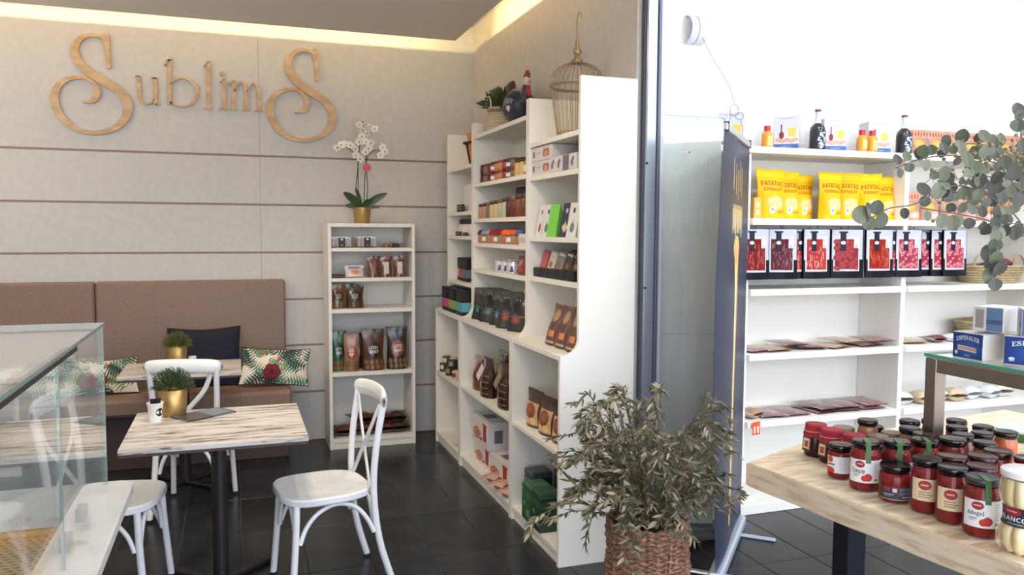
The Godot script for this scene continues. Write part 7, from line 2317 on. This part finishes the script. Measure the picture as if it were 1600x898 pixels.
		var fl := part("flower", f, mat(rgb(232, 228, 214), 0.6, 0.0, {"cull_mode": BaseMaterial3D.CULL_DISABLED}), orc)
		var lip := MB.new()
		lip.x = Transform3D(tilt, c)
		lip.box(Vector3(0, -0.003, 0.006), Vector3(0.009, 0.012, 0.008), 0.003)
		part("lip", lip, mat(rgb(120, 100, 56), 0.6), fl)
	var tg := MB.new()
	tg.x = Transform3D(Basis(Vector3.RIGHT, PI / 2), Vector3(0.032, 0.415, 0.04))
	tg.lathe([Vector2(0, -0.001), Vector2(0.031, -0.001), Vector2(0.031, 0.001), Vector2(0, 0.001)], 24)
	part("red_tag", tg, mat(rgb(196, 84, 72), 0.5), orc)
	# ---- small basket with a leafy plant, rooster, birdcage
	var bp := thing("basket_plant", "leafy plant in a pale woven basket on the middle unit's top", "potted plant", Vector3(1.68, 2.2665, -5.085))
	var pale_straw := mat(rgb(196, 176, 150), 0.8)
	for k in 9:
		var ring := []
		var r := 0.098 - 0.004 * k + 0.012 * sin(k / 8.0 * PI)
		for j in 37: ring.append(Vector3(sin(TAU * j / 36) * r, 0.011 + 0.0185 * k + 0.002 * sin(j * 2.6 + k * 2), cos(TAU * j / 36) * r))
		var m := MB.new()
		m.tube(ring, 0.011, 6, 1.0, Vector3.ZERO, false)
		part("straw_coil", m, pale_straw, bp)
	var bi := MB.new()
	bi.lathe([Vector2(0, 0.003), Vector2(0.09, 0.003), Vector2(0.085, 0.15), Vector2(0, 0.155)], 20)
	part("liner", bi, mat(rgb(120, 100, 80), 0.9), bp)
	var hd := MB.new()
	var arc := []
	for j in 17: arc.append(Vector3(-0.1, 0.145 + sin(PI * j / 16) * 0.08, 0.05 + cos(PI * j / 16) * 0.055))
	hd.tube(arc, 0.006, 6)
	part("handle", hd, mat(rgb(206, 196, 180), 0.7), bp)
	var fo := MB.new()
	for k in 210:
		var a := g.randf() * TAU
		var el := g.randf_range(0.15, 1.4)
		var d := Vector3(sin(a) * cos(el), sin(el), cos(a) * cos(el))
		var r := g.randf_range(0.05, 0.13)
		leaf(fo, Vector3(0, 0.14, 0) + d * r, (d + Vector3(g.randf() - 0.5, g.randf() * 0.4, g.randf() - 0.5)).normalized(), d.cross(Vector3(g.randf() - 0.5, g.randf(), g.randf() - 0.5)).normalized(), 0.055, 0.013)
	part("foliage", fo, mat(rgb(58, 76, 46), 0.55, 0.0, two), bp, "stuff")
	rooster()
	birdcage()

func rooster():
	var o := thing("rooster_figure", "dark glazed rooster figure with red comb and chalk lettering on the middle unit", "figurine", Vector3(1.66, 2.2665, -4.665), 0.0)
	# body runs along z: tail towards the back corner, head towards the viewer
	var b := MB.new()
	b.sheet(22, 14, func(a, t):
		var ang: float = a * TAU
		var z: float = lerpf(-0.16, 0.15, t)
		var e := sqrt(maxf(1.0 - pow((t - 0.5) * 2.0, 2.0), 0.0))
		return Vector3(cos(ang) * 0.088 * e, maxf(0.1 + sin(ang) * 0.108 * e + 0.02 * sin(PI * t), 0.0), z), -1.0)
	part("body", b, mat(rgb(34, 38, 56), 0.35, 0.0, {"clearcoat_enabled": true, "clearcoat": 0.3}), o)
	b = MB.new()
	b.sheet(16, 10, func(a, t):
		var ang: float = a * TAU
		var r: float = lerpf(0.06, 0.02, pow(t, 0.45)) * (1.0 if t < 1.0 else 0.0)
		return Vector3(cos(ang) * r, 0.11 + 0.125 * t, 0.09 + 0.05 * t + sin(ang) * r), 1.0)
	part("neck", b, mat(rgb(40, 36, 44), 0.4), o)
	b = MB.new()
	b.sheet(14, 10, func(a, t):
		var ang: float = a * TAU
		var e := sin(PI * t)
		return Vector3(cos(ang) * 0.028 * e, 0.242 + sin(ang) * 0.03 * e, 0.145 + (t - 0.5) * 0.075), -1.0)
	part("head", b, mat(rgb(206, 186, 176), 0.45), o)
	b = MB.new()
	var comb := PackedVector2Array([Vector2(-0.045, 0.0), Vector2(-0.05, 0.03), Vector2(-0.03, 0.02), Vector2(-0.018, 0.048), Vector2(-0.004, 0.024), Vector2(0.012, 0.045), Vector2(0.02, 0.02), Vector2(0.034, 0.024), Vector2(0.03, 0.0)])
	b.x = Transform3D(Basis(Vector3.UP, -PI / 2), Vector3(0, 0.26, 0.145))
	b.extrude(comb, -0.007, 0.007)
	part("comb", b, mat(rgb(120, 30, 36), 0.5), o)
	b = MB.new()
	b.sheet(12, 8, func(a, t):
		var ang: float = a * TAU
		var e := sin(PI * t)
		return Vector3(cos(ang) * 0.014 * e, 0.217 - 0.075 * t, 0.165 + sin(ang) * 0.02 * e), -1.0)
	part("wattle", b, mat(rgb(166, 40, 40), 0.45), o)
	b = MB.new()
	b.x = Transform3D(Basis(Vector3.RIGHT, PI / 2), Vector3(0, 0.239, 0.178))
	b.lathe([Vector2(0.011, 0), Vector2(0, 0.03)], 10)
	part("beak", b, mat(rgb(206, 160, 80), 0.4), o)
	b = MB.new()
	b.sheet(16, 10, func(a, t):
		var ang: float = a * TAU
		var e := pow(sin(PI * t), 0.6)
		return Vector3(cos(ang) * 0.026 * e, 0.14 + 0.15 * t + 0.035 * sin(PI * t), -0.1 - 0.06 * sin(PI * t * 0.9) + sin(ang) * 0.068 * e), 1.0)
	part("tail", b, mat(rgb(52, 34, 40), 0.4), o)
	b = MB.new()
	b.lathe([Vector2(0, 0), Vector2(0.06, 0), Vector2(0.06, 0.012), Vector2(0, 0.012)], 20)
	part("foot", b, mat(rgb(150, 110, 80), 0.6), o)
	# chalk lettering on the flank that looks into the cafe
	var cv := Canvas.new(160, 110, rgb(34, 38, 56))
	cv.text("BIG DAY", 0.5, 0.35, 0.86, 0.3, rgb(150, 160, 186))
	cv.ell(0.62, 0.68, 0.07, 0.1, rgb(206, 206, 214))
	cv.ell(0.73, 0.68, 0.07, 0.1, rgb(206, 206, 214))
	cv.poly([Vector2(0.555, 0.71), Vector2(0.8, 0.71), Vector2(0.675, 0.92)], rgb(206, 206, 214))
	b = MB.new()
	b.sheet(14, 8, func(a, t):
		var tt: float = lerpf(0.2, 0.84, a)
		var ang := lerpf(PI + 0.55, PI - 0.6, t)
		var e := sqrt(maxf(1.0 - pow((tt - 0.5) * 2.0, 2.0), 0.0))
		return Vector3(cos(ang) * 0.0892 * e, maxf(0.1 + sin(ang) * 0.1092 * e + 0.02 * sin(PI * tt), 0.0), lerpf(-0.16, 0.15, tt)), 1.0)
	part("chalk_lettering", b, printed(cv, 0.5), o)

func birdcage():
	var o := thing("birdcage", "gold wire birdcage with domed top and hook on the near unit", "birdcage", Vector3(1.69, 2.1045, -3.86))
	var gold := mat(rgb(160, 136, 108), 0.38, 0.6)
	var R := 0.135
	var prof := func(t: float):
		# lower part flares upwards, then the dome
		if t < 0.6: return Vector2(R * (0.74 + 0.26 * t / 0.6), 0.02 + 0.25 * t / 0.6)
		var a := (t - 0.6) / 0.4 * PI / 2
		return Vector2(R * cos(a) * 0.98 + 0.012, 0.27 + 0.115 * sin(a))
	for k in 28:
		var a := TAU * k / 28.0
		var pts := []
		for j in 17:
			var q: Vector2 = prof.call(j / 16.0)
			pts.append(Vector3(sin(a) * q.x, q.y, cos(a) * q.x))
		var m := MB.new()
		m.tube(pts, 0.0018, 5)
		part("wire", m, gold, o)
	for q in [[R * 0.74, 0.006, 0.005], [R * 0.75, 0.028, 0.004], [R * 1.04, 0.268, 0.006], [R * 1.0, 0.258, 0.003]]:
		var ring := []
		for j in 41: ring.append(Vector3(sin(TAU * j / 40) * q[0], q[1], cos(TAU * j / 40) * q[0]))
		var m := MB.new()
		m.tube(ring, q[2], 6, 1.0, Vector3.ZERO, false)
		part("hoop", m, gold, o)
	var b := MB.new()
	b.lathe([Vector2(0, 0.0), Vector2(R * 0.74, 0.0), Vector2(R * 0.74, 0.02), Vector2(0, 0.02)], 32)
	part("base", b, gold, o)
	b = MB.new()
	b.lathe([Vector2(0.034, 0.38), Vector2(0.03, 0.398), Vector2(0.018, 0.408), Vector2(0.012, 0.42), Vector2(0.022, 0.436), Vector2(0.023, 0.448), Vector2(0.01, 0.462), Vector2(0.012, 0.476), Vector2(0.007, 0.505), Vector2(0, 0.51)], 20)
	part("finial", b, gold, o)
	b = MB.new()
	b.tube(smooth_path([Vector3(0, 0.5, 0), Vector3(0, 0.56, -0.004), Vector3(0, 0.595, -0.006), Vector3(0, 0.625, 0.004), Vector3(0, 0.636, 0.024), Vector3(0, 0.62, 0.042), Vector3(0, 0.6, 0.05)], 5), 0.003, 6)
	part("hook", b, gold, o)
